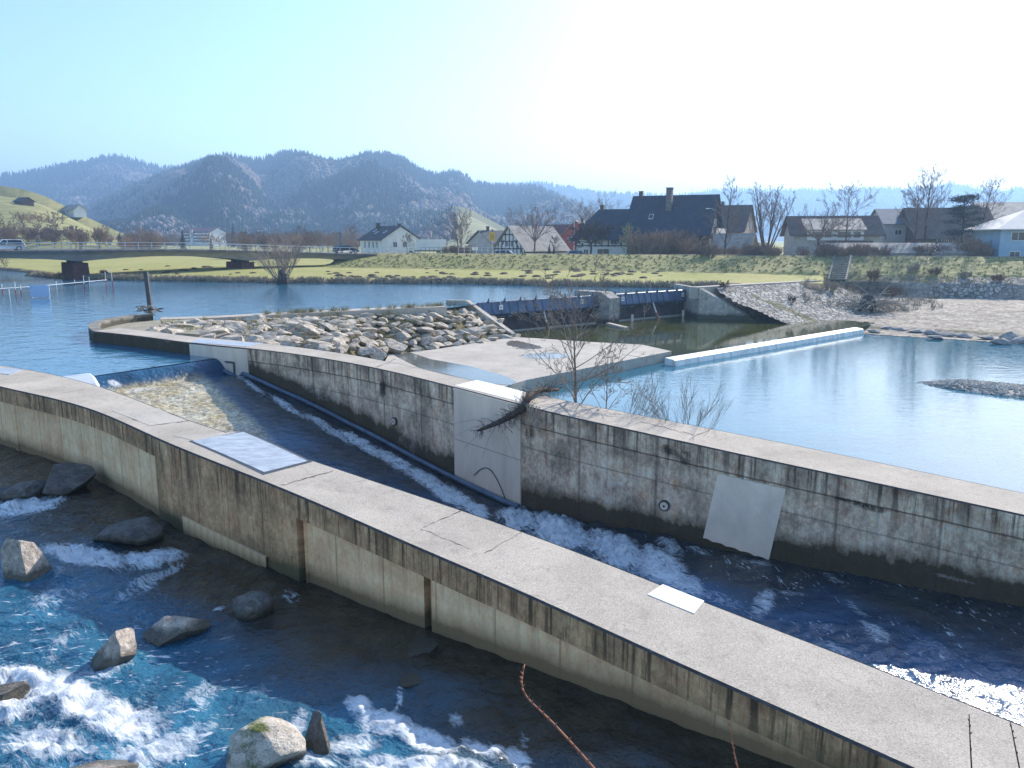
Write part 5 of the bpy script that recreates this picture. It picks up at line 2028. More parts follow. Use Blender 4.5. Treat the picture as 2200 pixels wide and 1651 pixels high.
# shoots close to the viewer
SHOOTS = [([(1127, 1428, 4.6), (1119, 1470, 4.5), (1130, 1500, 4.4), (1180, 1545, 4.25), (1235, 1605, 4.1), (1290, 1668, 4.0)], .011, 'long red brown shoot curving up from the bottom in front of the wall'),
          ([(1566, 1548, 4.2), (1572, 1590, 4.15), (1580, 1630, 4.1), (1592, 1680, 4.0)], .007, 'short red brown shoot before the stained band of the near wall'),
          ([(2082, 1535, 4.3), (2084, 1590, 4.2), (2089, 1680, 4.1)], .008, 'dark upright shoot near the lower right corner of the view'),
          ([(2170, 1548, 4.3), (2180, 1600, 4.2), (2196, 1680, 4.1)], .008, 'dark leaning shoot at the lower right corner beside the upright one')]
for pxs, r_, lab in SHOOTS:
    pts = [D(x_, y_, yy) for x_, y_, yy in pxs]
    low_ = pts[-1]
    pts += [low_ + (low_ - pts[-2]).normalized() * .8, low_ + Vector((.1, -.5, -2.2)), low_ + Vector((.1, -.9, -5.5))]
    fine_pts = []
    for a, b in zip(pts, pts[1:]):
        for i in range(4):
            fine_pts.append(a.lerp(b, i / 4))
    for _ in range(3):
        fine_pts = [fine_pts[0]] + [(fine_pts[i - 1] + fine_pts[i] * 2 + fine_pts[i + 1]) / 4 for i in range(1, len(fine_pts) - 1)] + [fine_pts[-1]]
    n = len(fine_pts)
    root = empty('shoot', fine_pts[-1]); tag(root, lab, 'shoot')
    mb = MB().tube([p - fine_pts[-1] for p in fine_pts], [r_ * (.35 + .65 * i / n) for i in range(n)], 7)
    mm_ = M_REDTWIG if 'red' in lab else M_ROOT
    mb.build('stem', mm_, root, True)
    mb = MB(); rn = random.Random(int(r_ * 9000))
    for i in range(1, 20):
        p = fine_pts[min(i, n - 1)] - fine_pts[-1]
        mb.tube([p, p + Vector((rn.uniform(-1, 1), -.2, .9)).normalized() * r_ * 2.4], [r_ * .7, r_ * .15], 5)
    mb.build('buds', mm_, root)

# drift pile and dry scrub on the right bank
rnd = random.Random(51)
pq = P(1862, 668, -2.25)
root = empty('driftwood_pile', pq); root.scale = (1.35, 1.35, 1.3); tag(root, 'heap of bleached roots and branches stranded on the gravel bank', 'driftwood')
mb = MB()
for k in range(130):
    a = rnd.uniform(0, 6.28)
    b = Vector((math.cos(a) * rnd.uniform(0, 1.6), math.sin(a) * rnd.uniform(0, 1.2), rnd.uniform(.1, 1.0)))
    dv = Vector((math.cos(a) * 1.2, math.sin(a) * 1.0, rnd.gauss(-.1, .35)))
    grow(mb, b, dv, rnd.uniform(.8, 2.4), rnd.uniform(.025, .07), 1, rnd, .5, -.35, (1, 2), 4, .5, .015, .25)
mb.build('branches', M_DRIFT, root)
mb = MB().tube([Vector((-.2, -.6, -.1)), Vector((.1, 0, .75)), Vector((.8, .5, .3))], [.75, .62, .3], 10)
mb.build('root_stock', M_ROOT, root)
M_RUST = mat('rusty_scrub', (.26, .15, .085), (.15, .10, .06), 3, .9)
M_PALEDRY = mat('pale_dead_reeds', (.42, .36, .27), (.27, .23, .17), 3, .9)
for k, (x_, y_, H_, seed_, m_, lab) in enumerate(((1812, 640, 1.7, 61, M_RUST, 'rust brown dry bush under the cut bank beside the coping end'), (1872, 636, 1.5, 62, M_RUST, 'dry brown bush between rust brown bush and dark cut bank'), (1780, 655, 1.2, 63, M_PALEDRY, 'pale dead scrub on the stone paving left of the drift heap'), (1920, 640, 1.4, 64, M_RUST, 'darker dry bush right of the drift heap at the bank foot'), (1960, 634, 1.3, 67, M_PALEDRY, 'pale dry bush at the foot of the dike right of the darker one'), (2005, 636, 1.1, 68, M_RUST, 'low rusty bush left of the stone facing at the dike foot'), (2070, 638, .9, 69, M_PALEDRY, 'low pale bush before the stone facing of the dike foot'), (2140, 641, .9, 70, M_RUST, 'small rusty bush before the stone facing near the right edge'), (1560, 640, .9, 65, M_ROOT, 'small dark twiggy weeds growing between the paving stones'), (1700, 668, .8, 66, M_ROOT, 'little dead branch stuck upright in the stone paving'))):
    bq = P(x_, y_, -2.0 if x_ != 1560 else -.6)
    zz, _, _, _ = bank_z(np.array([bq.x]), np.array([bq.y])); bq.z = float(zz[0])
    bare('dry_bush', lab, 'bush', bq, H_, .025, seed_, 2, .7, .1, (7, 10), .5, .012, stems=16 if k < 8 else 5, fan=1.1, bark=m_, twig=m_)
sp = []
for _ in range(260):
    x_, y_ = rnd.uniform(1720, 2020), rnd.uniform(618, 668)
    q = P(x_, y_, -2.1)
    zz, _, _, _ = bank_z(np.array([q.x]), np.array([q.y])); q.z = float(zz[0])
    sp.append(q)
tag(tufts('dead_reeds', sp, .3, .75, M_PALEDRY, 14, .5, 4, .03), kind='stuff')
# ================================================================ bridge
M_BRC = mat('bridge_concrete', (.34, .32, .29), (.24, .225, .205), .8, .9, .3, 6, .02, stretch=(.4, .4, 1.5))
M_PIER = mat('red_sandstone', (.16, .075, .065), (.09, .045, .04), 1.2, .9, .6, 8, .04)
M_RAIL = mat('galvanised_rail', (.62, .64, .66), (.48, .5, .52), 3, .45, spec=.5)
M_TYRE = mat('tyre_rubber', (.03, .03, .03), (.02, .02, .02), 6, .85)
M_RIM = mat('alloy_rim', (.55, .56, .58), (.4, .41, .43), 5, .3, spec=.6, metal=.6)
M_GLASS = glass_mat('window_glass')
M_LAMPG = glass_mat('lamp_glass', (.6, .62, .62), .1)
M_TAIL = mat('red_lens', (.45, .02, .02), (.3, .01, .01), 6, .25)
bd = Vector((1, .89)).normalized(); bn = Vector((bd.y, -bd.x))
B0 = Vector((-59, 110.0))


def bp(t, off, z):
    q = B0 + bd * t + bn * off
    return Vector((q.x, q.y, z))


def deck_z(t):
    return 3.96 - 1.08 * smooth(8, 52, t) - .012 * max(0, -t) * 0


root = empty('road_bridge', bp(10, 0, 0))
tag(root, 'long low concrete road bridge with white railing crossing the river on dark red piers', 'bridge')
TS = np.arange(-62, 47.1, 1.0)
BWID = 9.0
mb = MB()
for t in TS:
    z = deck_z(t)
    for off, dz in ((.35, -.28), (.35, 0), (.1, .12), (-.9, .12), (-1.0, 0), (-BWID + 1, 0), (-BWID, .12), (-BWID - .25, .0), (-BWID - .25, -.28)):
        mb.v.append(tuple(bp(t, off, z + dz)))
k9 = 9
for i in range(len(TS) - 1):
    for k in range(k9):
        a, b = i * k9 + k, i * k9 + (k + 1) % k9
        mb.f.append([a, b, b + k9, a + k9])
under(root, mb.build('deck', mat('deck_edge', (.17, .165, .16), (.11, .105, .10), .9, .9)))
mb = MB()
for t in TS:
    zt_ = deck_z(t) - .28
    u = ((t + 0) % 24.1) / 24.1
    hdep = .62 + .62 * (abs(2 * u - 1) ** 2.2)
    for off, z in ((-.35, zt_), (-.6, zt_ - hdep), (-BWID + .9, zt_ - hdep), (-BWID + .6, zt_)):
        mb.v.append(tuple(bp(t, off, z)))
for i in range(len(TS) - 1):
    for k in range(4):
        a, b = i * 4 + k, i * 4 + (k + 1) % 4
        mb.f.append([a, a + 4, b + 4, b])
under(root, mb.build('girder', M_BRC))
for t in (-24.1, 0, 24.1):
    mb = MB()
    zt_ = deck_z(t) - 1.72
    for z, g in ((-2.5, .35), (zt_, 0)):
        for sx, sy in ((-1, 1), (1, 1), (1, -1), (-1, -1)):
            mb.v.append(tuple(bp(t + sx * (1.0 + g * .4), -BWID / 2 + sy * (3.1 + g), z)))
    mb.f = [[0, 1, 5, 4], [1, 2, 6, 5], [2, 3, 7, 6], [3, 0, 4, 7], [4, 5, 6, 7]]
    pr_ = under(root, mb.build('pier', M_PIER))
    for sy in (-2.2, 0, 2.2):
        q = MB().box(bp(t, -BWID / 2 + sy, zt_ + .12), (.9, .7, .24), math.atan2(bd.y, bd.x)).build('bearing_pad', M_DARKMETAL); q.parent = pr_
    
mb = MB()
mb.prism([bp(43.5, .3, 0).xy, bp(49, .3, 0).xy, bp(49, -BWID, 0).xy, bp(43.5, -BWID, 0).xy], -.5, 2.2)
under(root, mb.build('abutment', M_PIER))
# railings: each post a part
for off in (.12, -BWID + .1):
    for h in ((1.05, .07), (.62, .03), (.3, .03)):
        m2 = MB(); m2.tube([bp(t, off, deck_z(t) + h[0]) for t in TS[::2]], h[1] / 1.4, 4)
        under(root, m2.build('handrail' if h[0] > 1 else 'rail', M_RAIL))
for t in np.arange(-34, 47, 1.8):
    m2 = MB().box(bp(t, .12, deck_z(t) + .52), (.09, .07, 1.05), math.atan2(bd.y, bd.x))
    under(root, m2.build('post', M_RAIL))

# railing carried on along the dike road
r_pts = [(796, 0), (835, 0), (875, 0), (915, 0), (955, 0), (1000, 0), (1050, 0), (1100, 0)]


def crest_pt(px_, d_=-.6, z=3.08):
    lo, hi = -30.0, 95.0
    for _ in range(50):
        m_ = (lo + hi) / 2
        y_ = crest_y(m_) - d_ / CN * 1.0
        x_ = m_ - d_ * .34 / CN
        dep = y_ * cP - (z - EYE) * sP
        c = CX + FPX * x_ / dep
        lo, hi = (m_, hi) if c < px_ else (lo, m_)
    y_ = crest_y(lo) - d_ / CN
    return Vector((lo - d_ * .34 / CN, y_, z))


def railing(px0, px1, n, d_, H_, label, name='railing', m_=None, mesh=False):
    a, b = crest_pt(px0, d_), crest_pt(px1, d_)
    root = empty(name, a); tag(root, label, 'railing' if name == 'railing' else 'fence')
    v = b - a
    for h in (H_, H_ * .5):
        MB().tube([Vector((0, 0, h)), v + Vector((0, 0, h))], .035, 4).build('rail', m_ or M_RAIL, root)
    p0 = MB().box((0, 0, H_ / 2 - .2), (.08, .08, H_ + .4)).mesh('post', m_ or M_RAIL)
    for i in range(n + 1):
        o = bpy.data.objects.new('post', p0); COL.objects.link(o); o.parent = root
        o.location = v * (i / n)
    return root


railing(800, 905, 12, -3.6, 1.0, 'white metal railing on the dike road right after the bridge end')
railing(905, 960, 6, -1.4, 1.0, 'short dark railing on the dike crest in front of the lorry', m_=mat('teal_rail', (.16, .22, .24), (.10, .14, .16), 3, .5))
railing(985, 1100, 9, -3.8, 1.0, 'grey railing on the dike road before the half-timbered house')


# ================================================================ vehicles
def make_car(label, paint, loc, rz, cat='car', L=4.4, W=1.76, H=1.46, estate=True):
    root = empty('parked_car' if cat == 'car' else 'car', loc, rz)
    tag(root, label, 'car')
    h0 = .28
    prof = [(-L / 2, .45), (-L / 2 + .06, .82), (-L / 2 + .25, .92), (L / 2 - 1.25, .93), (L / 2 - .35, .74), (L / 2 - .02, .62), (L / 2, .38), (L / 2 - .1, h0), (-L / 2 + .1, h0)]
    mb = MB()
    for y in (-W / 2, -W / 2 + .06, W / 2 - .06, W / 2):
        ins = .05 if abs(y) == W / 2 else 0
        for x, z in prof:
            mb.v.append((x * (1 - ins * .3), y, z if ins == 0 else z - .03 * (z > .6)))
    n = len(prof)
    for r_ in range(3):
        for k in range(n):
            a, b = r_ * n + k, r_ * n + (k + 1) % n
            mb.f.append([a, b, b + n, a + n])
    mb.f.append(list(range(n))); mb.f.append([3 * n + k for k in range(n)][::-1])
    body = mb.build('body', paint, root, True)
    cabp = [(-L / 2 + (.12 if estate else .5), .92), (-L / 2 + (.45 if estate else .9), H - .06), (-L / 2 + 1.1, H), (.35, H - .02), (L / 2 - 1.25, .93)]
    mb = MB()
    for y, i_ in ((-W / 2 + .08, 0), (-W / 2 + .26, 1), (W / 2 - .26, 1), (W / 2 - .08, 0)):
        pass
    tw = W / 2 - .24
    bw = W / 2 - .07
    for sgn in (-1, 1):
        for x, z in cabp:
            y = sgn * (bw if z < 1 else tw)
            mb.v.append((x, y, z))
    n = len(cabp)
    for k in range(n - 1):
        mb.f.append([k, k + n, k + n + 1, k + 1])
    mb.f.append(list(range(n))); mb.f.append([n + k for k in range(n)][::-1])
    mb.build('cabin_glass', M_GLASS, root)
    mb = MB()
    mb.add([(cabp[1][0] - .02, -tw - .01, H - .05), (cabp[3][0] + .05, -tw - .01, H - .03), (cabp[3][0] + .05, tw + .01, H - .03), (cabp[1][0] - .02, tw + .01, H - .05),
            (cabp[1][0] + .1, -tw + .06, H + .03), (cabp[3][0] - .1, -tw + .06, H + .03), (cabp[3][0] - .1, tw - .06, H + .03), (cabp[1][0] + .1, tw - .06, H + .03)],
           [(0, 1, 5, 4), (1, 2, 6, 5), (2, 3, 7, 6), (3, 0, 4, 7), (4, 5, 6, 7), (3, 2, 1, 0)])
    for sgn in (-1, 1):
        for (xa, za), (xb, zb) in ((cabp[0], cabp[1]), (cabp[4], cabp[3])):
            mb.bar((xa, sgn * (bw + .005), za), (xb, sgn * (tw + .01), zb), .09, .05)
        mb.bar((-.1, sgn * (bw + .005), .93), (-.15, sgn * (tw + .01), H - .03), .07, .04)
    mb.build('roof', paint, root)
    for sx in (-1, 1):
        for sy in (-1, 1):
            c = Vector((sx * (L / 2 - .82), sy * (W / 2 - .10), .32))
            wv = MB().tube([c - Vector((0, .1, 0)), c + Vector((0, .11, 0))], [.32, .32], 18).build('wheel', M_TYRE, root)
            MB().tube([c + Vector((0, sy * .06, 0)), c + Vector((0, sy * .125, 0))], [.21, .20], 12).build('rim', M_RIM, wv)
    for sy in (-1, 1):
        MB().box((L / 2 - .12, sy * (W / 2 - .28), .66), (.22, .34, .13)).build('headlight', M_LAMPG, root)
        MB().box((-L / 2 + .04, sy * (W / 2 - .2), .78), (.1, .22, .24)).build('tail_light', M_TAIL, root)
    MB().box((-L / 2 + .01, 0, .42), (.1, W - .1, .18)).build('bumper', M_DARKMETAL, root)
    return root


brz = math.atan2(bd.y, bd.x)
P_WHITE = mat('white_paint', (.78, .79, .80), (.72, .73, .74), 1, .22, spec=.6)
P_DARK = mat('dark_blue_paint', (.05, .065, .10), (.04, .05, .08), 1, .22, spec=.6)
P_SILV = mat('silver_paint', (.46, .48, .50), (.40, .42, .44), 1, .25, spec=.6, metal=.3)


def t_for_px(px_, off=-2.2):
    lo, hi = -60.0, 50.0
    for _ in range(50):
        m_ = (lo + hi) / 2
        q = bp(m_, off, 4)
        c = CX + FPX * q.x / (q.y * cP + 1.4 * sP)
        lo, hi = (m_, hi) if c < px_ else (lo, m_)
    return lo


t = t_for_px(14); make_car('white estate car driving on the bridge at the left edge of the view', P_WHITE, bp(t, -2.6, deck_z(t)), brz + math.pi, 'drive')
t = t_for_px(746); make_car('dark car on the far end of the bridge near the dike', P_DARK, bp(t, -2.6, deck_z(t)), brz, 'drive')
q = crest_pt(1090, -9, 2.15); make_car('dark car parked in front of the half-timbered gable', P_DARK, q, -.25)
q = D(1243, 541, 140); q.z = 2.1; make_car('silver car parked below the red houses beside the farmhouse', P_SILV, q, .1)

q = D(921, 540, 178); q.z = 2.0
root = empty('lorry', q, .08); tag(root, 'white box lorry parked behind the dike in front of the white gabled house', 'lorry')
MB().box((.6, 0, 2.35), (6.6, 2.4, 2.3)).build('box_body', mat('lorry_white', (.72, .73, .73), (.62, .63, .64), .8, .5), root)
cabm = MB()
cabm.prism([(-3.0, -1.15), (-3.0, 1.15), (-4.7, 1.15), (-4.9, .9), (-4.9, -.9), (-4.7, -1.15)], .55, [2.9, 2.9, 2.5, 2.35, 2.35, 2.5])
cab = cabm.build('cab', P_SILV, root)
MB().box((-4.86, 0, 1.95), (.1, 2.0, .75)).build('windscreen', M_GLASS, cab)
MB().box((.3, 0, 1.0), (7.4, 1.0, .3)).build('chassis', M_DARKMETAL, root)
for x in (-3.9, 2.2, 3.3):
    for sy in (-1, 1):
        wv = MB().tube([(x, sy * 1.15 - .14, .5), (x, sy * 1.15 + .14, .5)], [.5, .5], 16).build('wheel', M_TYRE, root)
        MB().tube([(x, sy * 1.24, .5), (x, sy * 1.32, .5)], [.26, .24], 10).build('rim', M_RIM, wv)

# ================================================================ houses
M_WWALL = mat('white_render', (.72, .72, .72), (.62, .62, .62), .9, .9, .2, 8)
M_GWALL = mat('grey_render', (.46, .43, .42), (.36, .34, .33), .8, .9, .2, 8)
M_BWALL = mat('light_blue_render', (.36, .50, .62), (.30, .43, .55), .9, .9, .2, 8)
M_PINK = mat('pinkish_render', (.38, .27, .23), (.30, .21, .18), .8, .9, .2, 8)
M_RED = mat('red_render', (.38, .085, .06), (.29, .065, .05), .9, .9, .2, 8)
M_BROWN = mat('brown_boards', (.13, .085, .06), (.08, .05, .035), 1.4, .85, .3, 10, stretch=(1, 1, 4))
M_TIMBER = mat('dark_timber', (.05, .04, .035), (.03, .024, .02), 4, .85)
M_FRAMEW = mat('white_frame', (.75, .75, .74), (.68, .68, .67), 4, .5)


M_CHIM = mat('sooty_chimney', (.20, .18, .17), (.12, .11, .10), 2, .9)


def roof_mat(name, a, b, row=3.2, rough=.8):
    m, nt, N, L, B = nodes_of(name)
    v = vec_source(nt)
    c = ramp(nt, noise_n(nt, v, .7, 6, .65), [(.34, a), (.66, b)])
    wv = N.new('ShaderNodeTexWave'); wv.wave_type = 'BANDS'; wv.bands_direction = 'Z'
    wv.inputs['Scale'].default_value = row; wv.inputs['Distortion'].default_value = .6; wv.inputs['Detail'].default_value = 2
    L.new(v, wv.inputs['Vector'])
    c = mixc(nt, .4, c, ramp(nt, wv.outputs['Fac'], [(.2, .25), (.7, .6)]), 'OVERLAY')
    L.new(c, B.inputs['Base Color'])
    B.inputs['Roughness'].default_value = rough
    B.inputs['Specular IOR Level'].default_value = .3
    L.new(bump_n(nt, wv.outputs['Fac'], .5, .05), B.inputs['Normal'])
    return m


RF_DARK = roof_mat('dark_slate_roof', (.055, .05, .055), (.085, .075, .08))
RF_BLUE = roof_mat('blue_black_roof', (.035, .042, .062), (.055, .06, .085))
RF_BROWN = roof_mat('brown_tile_roof', (.16, .11, .085), (.10, .07, .055))
RF_RED = roof_mat('dark_red_roof', (.19, .05, .045), (.12, .035, .035))
RF_PALE = roof_mat('weathered_pale_tile_roof', (.44, .39, .33), (.27, .24, .21))
RF_WHITE = roof_mat('bright_tile_roof', (.72, .68, .64), (.62, .58, .54))
RF_SLATE = roof_mat('grey_slate_roof', (.15, .17, .20), (.21, .23, .26))


def house(name, label, px_, Y_, a, W, L, he, hr, wallm, roofm, z0=1.9, over=.5, wins=(), chims=(), timber=None, hip=0.0, cat='house', py_=545):
    c = D(px_, py_, Y_); c.z = z0
    rz = R(a)
    root = empty(name, c, rz)
    tag(root, label, cat)
    hw_, hl = W / 2, L / 2
    mb = MB()
    mb.v = [(-hw_, -hl, -.6), (hw_, -hl, -.6), (hw_, hl, -.6), (-hw_, hl, -.6), (-hw_, -hl, he), (hw_, -hl, he), (hw_, hl, he), (-hw_, hl, he), (0, -hl + hip * 0, hr - .12), (0, hl, hr - .12)]
    if hip:
        mb.v[8] = (0, -hl + .02 + hip, hr - .12); mb.v[9] = (0, hl - .02 - hip, hr - .12)
    mb.f = [[0, 1, 5, 4], [1, 2, 6, 5], [2, 3, 7, 6], [3, 0, 4, 7], [4, 5, 8], [6, 7, 9], [5, 6, 9, 8], [7, 4, 8, 9]]
    mb.build('wall', wallm, root)
    sl = (hr - he) / hw_
    mb = MB(); th = .16
    ex = hw_ + over; ze = he - over * sl; yo = hl + over
    if not hip:
        for sg in (-1, 1):
            q = [Vector((sg * ex, -yo, ze)), Vector((0, -yo, hr)), Vector((0, yo, hr)), Vector((sg * ex, yo, ze))]
            nrm = Vector((sg * sl, 0, 1)).normalized() * th
            vs = [p + nrm * .2 for p in q] + [p + nrm for p in q]
            vs[1].x = vs[2].x = sg * .002; vs[5].x = vs[6].x = sg * .002
            mb.add(vs, [(0, 1, 2, 3), (7, 6, 5, 4), (0, 4, 5, 1), (1, 5, 6, 2), (2, 6, 7, 3), (3, 7, 4, 0)])
    else:
        r0, r1 = -hl + hip, hl - hip
        zt_ = hr + th
        vs = [(-ex, -yo, ze + th), (ex, -yo, ze + th), (ex, yo, ze + th), (-ex, yo, ze + th), (0, r0, zt_), (0, r1, zt_), (-ex, -yo, ze), (ex, -yo, ze), (ex, yo, ze), (-ex, yo, ze)]
        mb.add(vs, [(0, 1, 4), (1, 2, 5, 4), (2, 3, 5), (3, 0, 4, 5), (6, 7, 1, 0), (7, 8, 2, 1), (8, 9, 3, 2), (9, 6, 0, 3), (9, 8, 7, 6)])
    rf = mb.build('roof', roofm, root)
    for cx_, cy_, ch, cw in chims:
        zz = hr - abs(cx_) * sl
        cm = MB().box((cx_, cy_, zz + ch / 2 - .4), (cw, cw * .8, ch + .8)).box((cx_, cy_, zz + ch + .05), (cw * 1.25, cw * 1.05, .1))
        cm.build('chimney', M_BROWN if ch < 2 else M_CHIM, rf)
    for face, u, v, ww, hh in wins:
        if face == 'F': cpos, rot = Vector((u, -hl, v)), 0
        elif face == 'R': cpos, rot = Vector((hw_, u, v)), R(90)
        elif face == 'L': cpos, rot = Vector((-hw_, u, v)), R(-90)
        Mz = Matrix.Rotation(rot, 3, 'Z')
        fr = MB()
        for dx, dz, sx, sz in ((-ww / 2, 0, .09, hh), (ww / 2, 0, .09, hh), (0, hh / 2, ww + .09, .09), (0, -hh / 2, ww + .16, .09), (0, 0, .06, hh)):
            fr.box(cpos + Mz @ Vector((dx, -.03, dz)), (sx, .1, sz) if True else 0, rot)
        f_ = fr.build('window', M_FRAMEW, root)
        MB().box(cpos + Mz @ Vector((0, -.012, 0)), (ww - .05, .03, hh - .05), rot).build('pane', M_GLASS, f_)
    if timber:
        mb = MB()
        for face in timber:
            if face == 'F':
                y = -hl - .04

                def B_(x0, z0_, x1, z1_): mb.bar((x0, y, z0_), (x1, y, z1_), .22, .08, (0, -1, 0))
                for z in (.1, he * .98, he + (hr - he) * .33, he + (hr - he) * .62):
                    k = hw_ if z <= he else hw_ * (hr - z) / (hr - he)
                    B_(-k, z, k, z)
                for i in range(9):
                    x = -hw_ + W * i / 8 * .98
                    B_(x, .1, x, he + (hr - he) * max(0, 1 - abs(x) / hw_) * .95)
                B_(-hw_ * .95, .2, -hw_ * .7, he); B_(hw_ * .95, .2, hw_ * .7, he)
                B_(-hw_ * .6, he, -hw_ * .35, he + (hr - he) * .35); B_(hw_ * .6, he, hw_ * .35, he + (hr - he) * .35)
            else:
                sx = hw_ + .04 if face == 'R' else -hw_ - .04
                n_ = int(L / 1.3)
                for z in (he * .55, he * .97):
                    mb.bar((sx, -hl, z), (sx, hl, z), .2, .08, (1, 0, 0))
                for i in range(n_ + 1):
                    yy = -hl + L * i / n_
                    mb.bar((sx, yy, he * .5), (sx, yy, he), .16, .08, (1, 0, 0))
                    if i % 3 == 0 and i < n_:
                        mb.bar((sx, yy, he * .55), (sx, yy + L / n_, he * .97), .13, .08, (1, 0, 0))
        mb.build('timber_frame', M_TIMBER, root)
    return root


house('gabled_house', 'white house with dark tiled roof and broad white gable behind the lorry', 838, 190, 38, 10, 10.5, 3.6, 6.6, M_WWALL, RF_DARK,
      wins=[('F', -1.6, 2.4, 1.1, 1.2), ('F', 1.0, 2.4, 1.1, 1.2), ('L', -3, 2.3, .8, 1.5), ('L', -1.2, 2.3, .8, 1.5), ('L', .8, 2.3, .8, 1.5), ('L', 2.8, 2.3, .8, 1.5)], chims=[(-.8, 4, 1.2, .8), (0, -4.6, .5, .6)])
house('dark_roofed_house', 'small dark roofed house behind the yellow sign', 1062, 195, -50, 9, 9, 2.8, 5.6, M_GWALL, RF_BLUE, chims=[(0, -2, 1.0, .6)], wins=[('F', 0, 1.6, 1.2, 1.2)])
house('half_timbered_house', 'half-timbered white gabled house with large pale tiled roof', 1140, 172, -48, 9.6, 12, 1.7, 6.3, M_WWALL, RF_PALE, over=.7, timber=('F', 'R'),
      wins=[('F', -.8, 2.7, .8, 1.2), ('F', .7, 2.7, .8, 1.2), ('R', 1, .9, .9, 1.0), ('R', -3, .9, .9, 1.0)])
house('red_house', 'red rendered house with dark red roof left of the other red gable', 1203, 205, 42, 7, 10, 4.2, 7.2, M_RED, RF_RED, wins=[('F', 0, 4.6, .9, .9), ('F', 0, 1.9, 1, 1.1)])
house('red_house', 'red house with pale tiled roof tucked against the farmhouse', 1250, 195, -24, 9.5, 9, 3.6, 7.9, M_RED, RF_PALE, wins=[('F', 1.6, 1.6, 1, 1), ('F', -1.5, 3.6, .9, 1.0)], chims=[(.3, -1, .9, .5)])
GH = [o for o in bpy.data.objects if o.name.startswith('gabled_house')][0]


def skylights(h, side, he, hr, W, spots_):
    sl = (hr - he) / (W / 2)
    for u, k in spots_:
        x = side * W / 2 * (1 - k); z = he + (hr - he) * k + .2
        q = [Vector((x + side * .45, u - .4, z - .45 * sl)), Vector((x + side * .45, u + .4, z - .45 * sl)), Vector((x - side * .45, u + .4, z + .45 * sl)), Vector((x - side * .45, u - .4, z + .45 * sl))]
        if side < 0: q = q[::-1]
        f_ = MB().slab(q, .05).build('roof_window', M_FRAMEW, h)
        c = sum(q, Vector()) / 4
        MB().slab([c + (p - c) * .8 + Vector((side * .02, 0, .055)) for p in q], .01).build('pane', M_GLASS, f_)


def aerial(h, y, z):
    m2 = MB().tube([(0, y, z - .2), (0, y, z + 1.6)], .025, 4)
    for k in range(3):
        m2.tube([(-.5 + .1 * k, y, z + 1.5 - .25 * k), (.5 - .1 * k, y, z + 1.5 - .25 * k)], .014, 4)
    m2.build('aerial', M_DARKMETAL, h)


skylights(GH, -1, 3.6, 6.6, 10, [(-2.4, .5), (1.2, .45), (3.4, .6)])
aerial(GH, 2, 6.6)
FARM = house('farmhouse', 'huge farmhouse with steep blue black roof and tall chimney', 1447, 152, 66, 13, 14.5, 5.0, 11.6, M_BROWN, RF_BLUE, over=.9, chims=[(-2.3, .6, 3.6, 1.3), (0, 6.6, .9, .8)],
             wins=[('F', -2, 6.6, 1.6, 1.2), ('F', 1.6, 6.6, 1.6, 1.2), ('F', -3, 2.8, 1.4, 1.6), ('L', -4, 3.6, 1.4, 1.2), ('L', 3, 3.6, 1.4, 1.2)])
MB().box((0, -8.0, 4.6), (11, 1.6, .2)).box((0, -8.7, 5.1), (11, .12, .9)).build('balcony', M_GWALL, FARM)
skylights(FARM, -1, 5.0, 11.6, 13, [(3.5, .38)])
aerial(FARM, -3, 11.6)
WG = house('farm_wing', 'half-timbered wing of the farmhouse with lower dark half-hipped roof', 1325, 160, 66, 11.5, 13, 4.3, 9.3, M_WWALL, RF_BLUE, over=1.0, hip=2.6, timber=('L',), cat='house', chims=[(0, 3.2, .9, .8)],
           wins=[('L', -4.4, 3.2, 1.5, 1.2), ('L', -1.2, 3.2, 1.5, 1.2), ('L', 2.2, 3.2, 1.5, 1.2), ('L', -4.6, 1.0, 1.9, 1.5), ('L', 1.0, 1.0, 2.4, 1.6), ('L', 4.5, 1.0, 1.0, 1.3)])
house('tiled_house', 'brown roofed house with pinkish gable right behind the farmhouse', 1558, 172, 62, 12, 9.5, 5.4, 10.6, M_PINK, RF_BROWN, wins=[('F', -2, 6.4, .9, 1.3), ('F', 1.5, 6.4, .9, 1.3), ('F', 0, 3.2, .9, 1.3)], chims=[(0, 1, .8, .6)])
house('shed', 'low shed with pale tiled roof below the brown roofed house', 1578, 140, 62, 6, 6, 2.2, 4.5, M_PINK, RF_PALE, cat='shed', wins=[('F', 0, 1.1, 1.3, 1.1)])
H9 = house('family_house', 'house with red gable boards and broad pale dormer roof behind the stairs', 1781, 152, 80, 10.5, 15, 4.6, 7.8, M_GWALL, RF_BROWN, over=.8,
           wins=[('L', 5, 1.0, 1.2, 1.0), ('L', 1.5, 1.0, 1.4, 1.0)], chims=[(1.5, -2, .8, .6)])
dz = MB(); dz.prism([(-5.8, -4.6), (-5.8, 5.2), (-.6, 5.2), (-.6, -4.6)][::-1], 3.4, [5.3, 5.3, 7.0, 7.0][::-1])
dm = dz.build('dormer', M_WWALL, H9)
MB().slab([(-6.3, -5.0, 5.32), (-.35, -5.0, 7.62), (-.35, 5.6, 7.62), (-6.3, 5.6, 5.32)][::-1], .16).build('dormer_roof', RF_PALE, dm)
for yy, ww in ((3.6, 1.6), (1.6, 1.2), (-1.2, 2.2), (-3.4, 1.2)):
    f_ = MB().box((-5.84, yy, 4.4), (.1, ww + .16, 1.15)).build('window', M_FRAMEW, H9)
    MB().box((-5.90, yy, 4.4), (.05, ww, 1.0)).build('pane', M_GLASS, f_)
MB().box((-6.0, -2, 2.4), (1.4, 8, .16)).box((-6.65, -2, 2.9), (.1, 8, .9)).build('balcony', M_BROWN, H9)
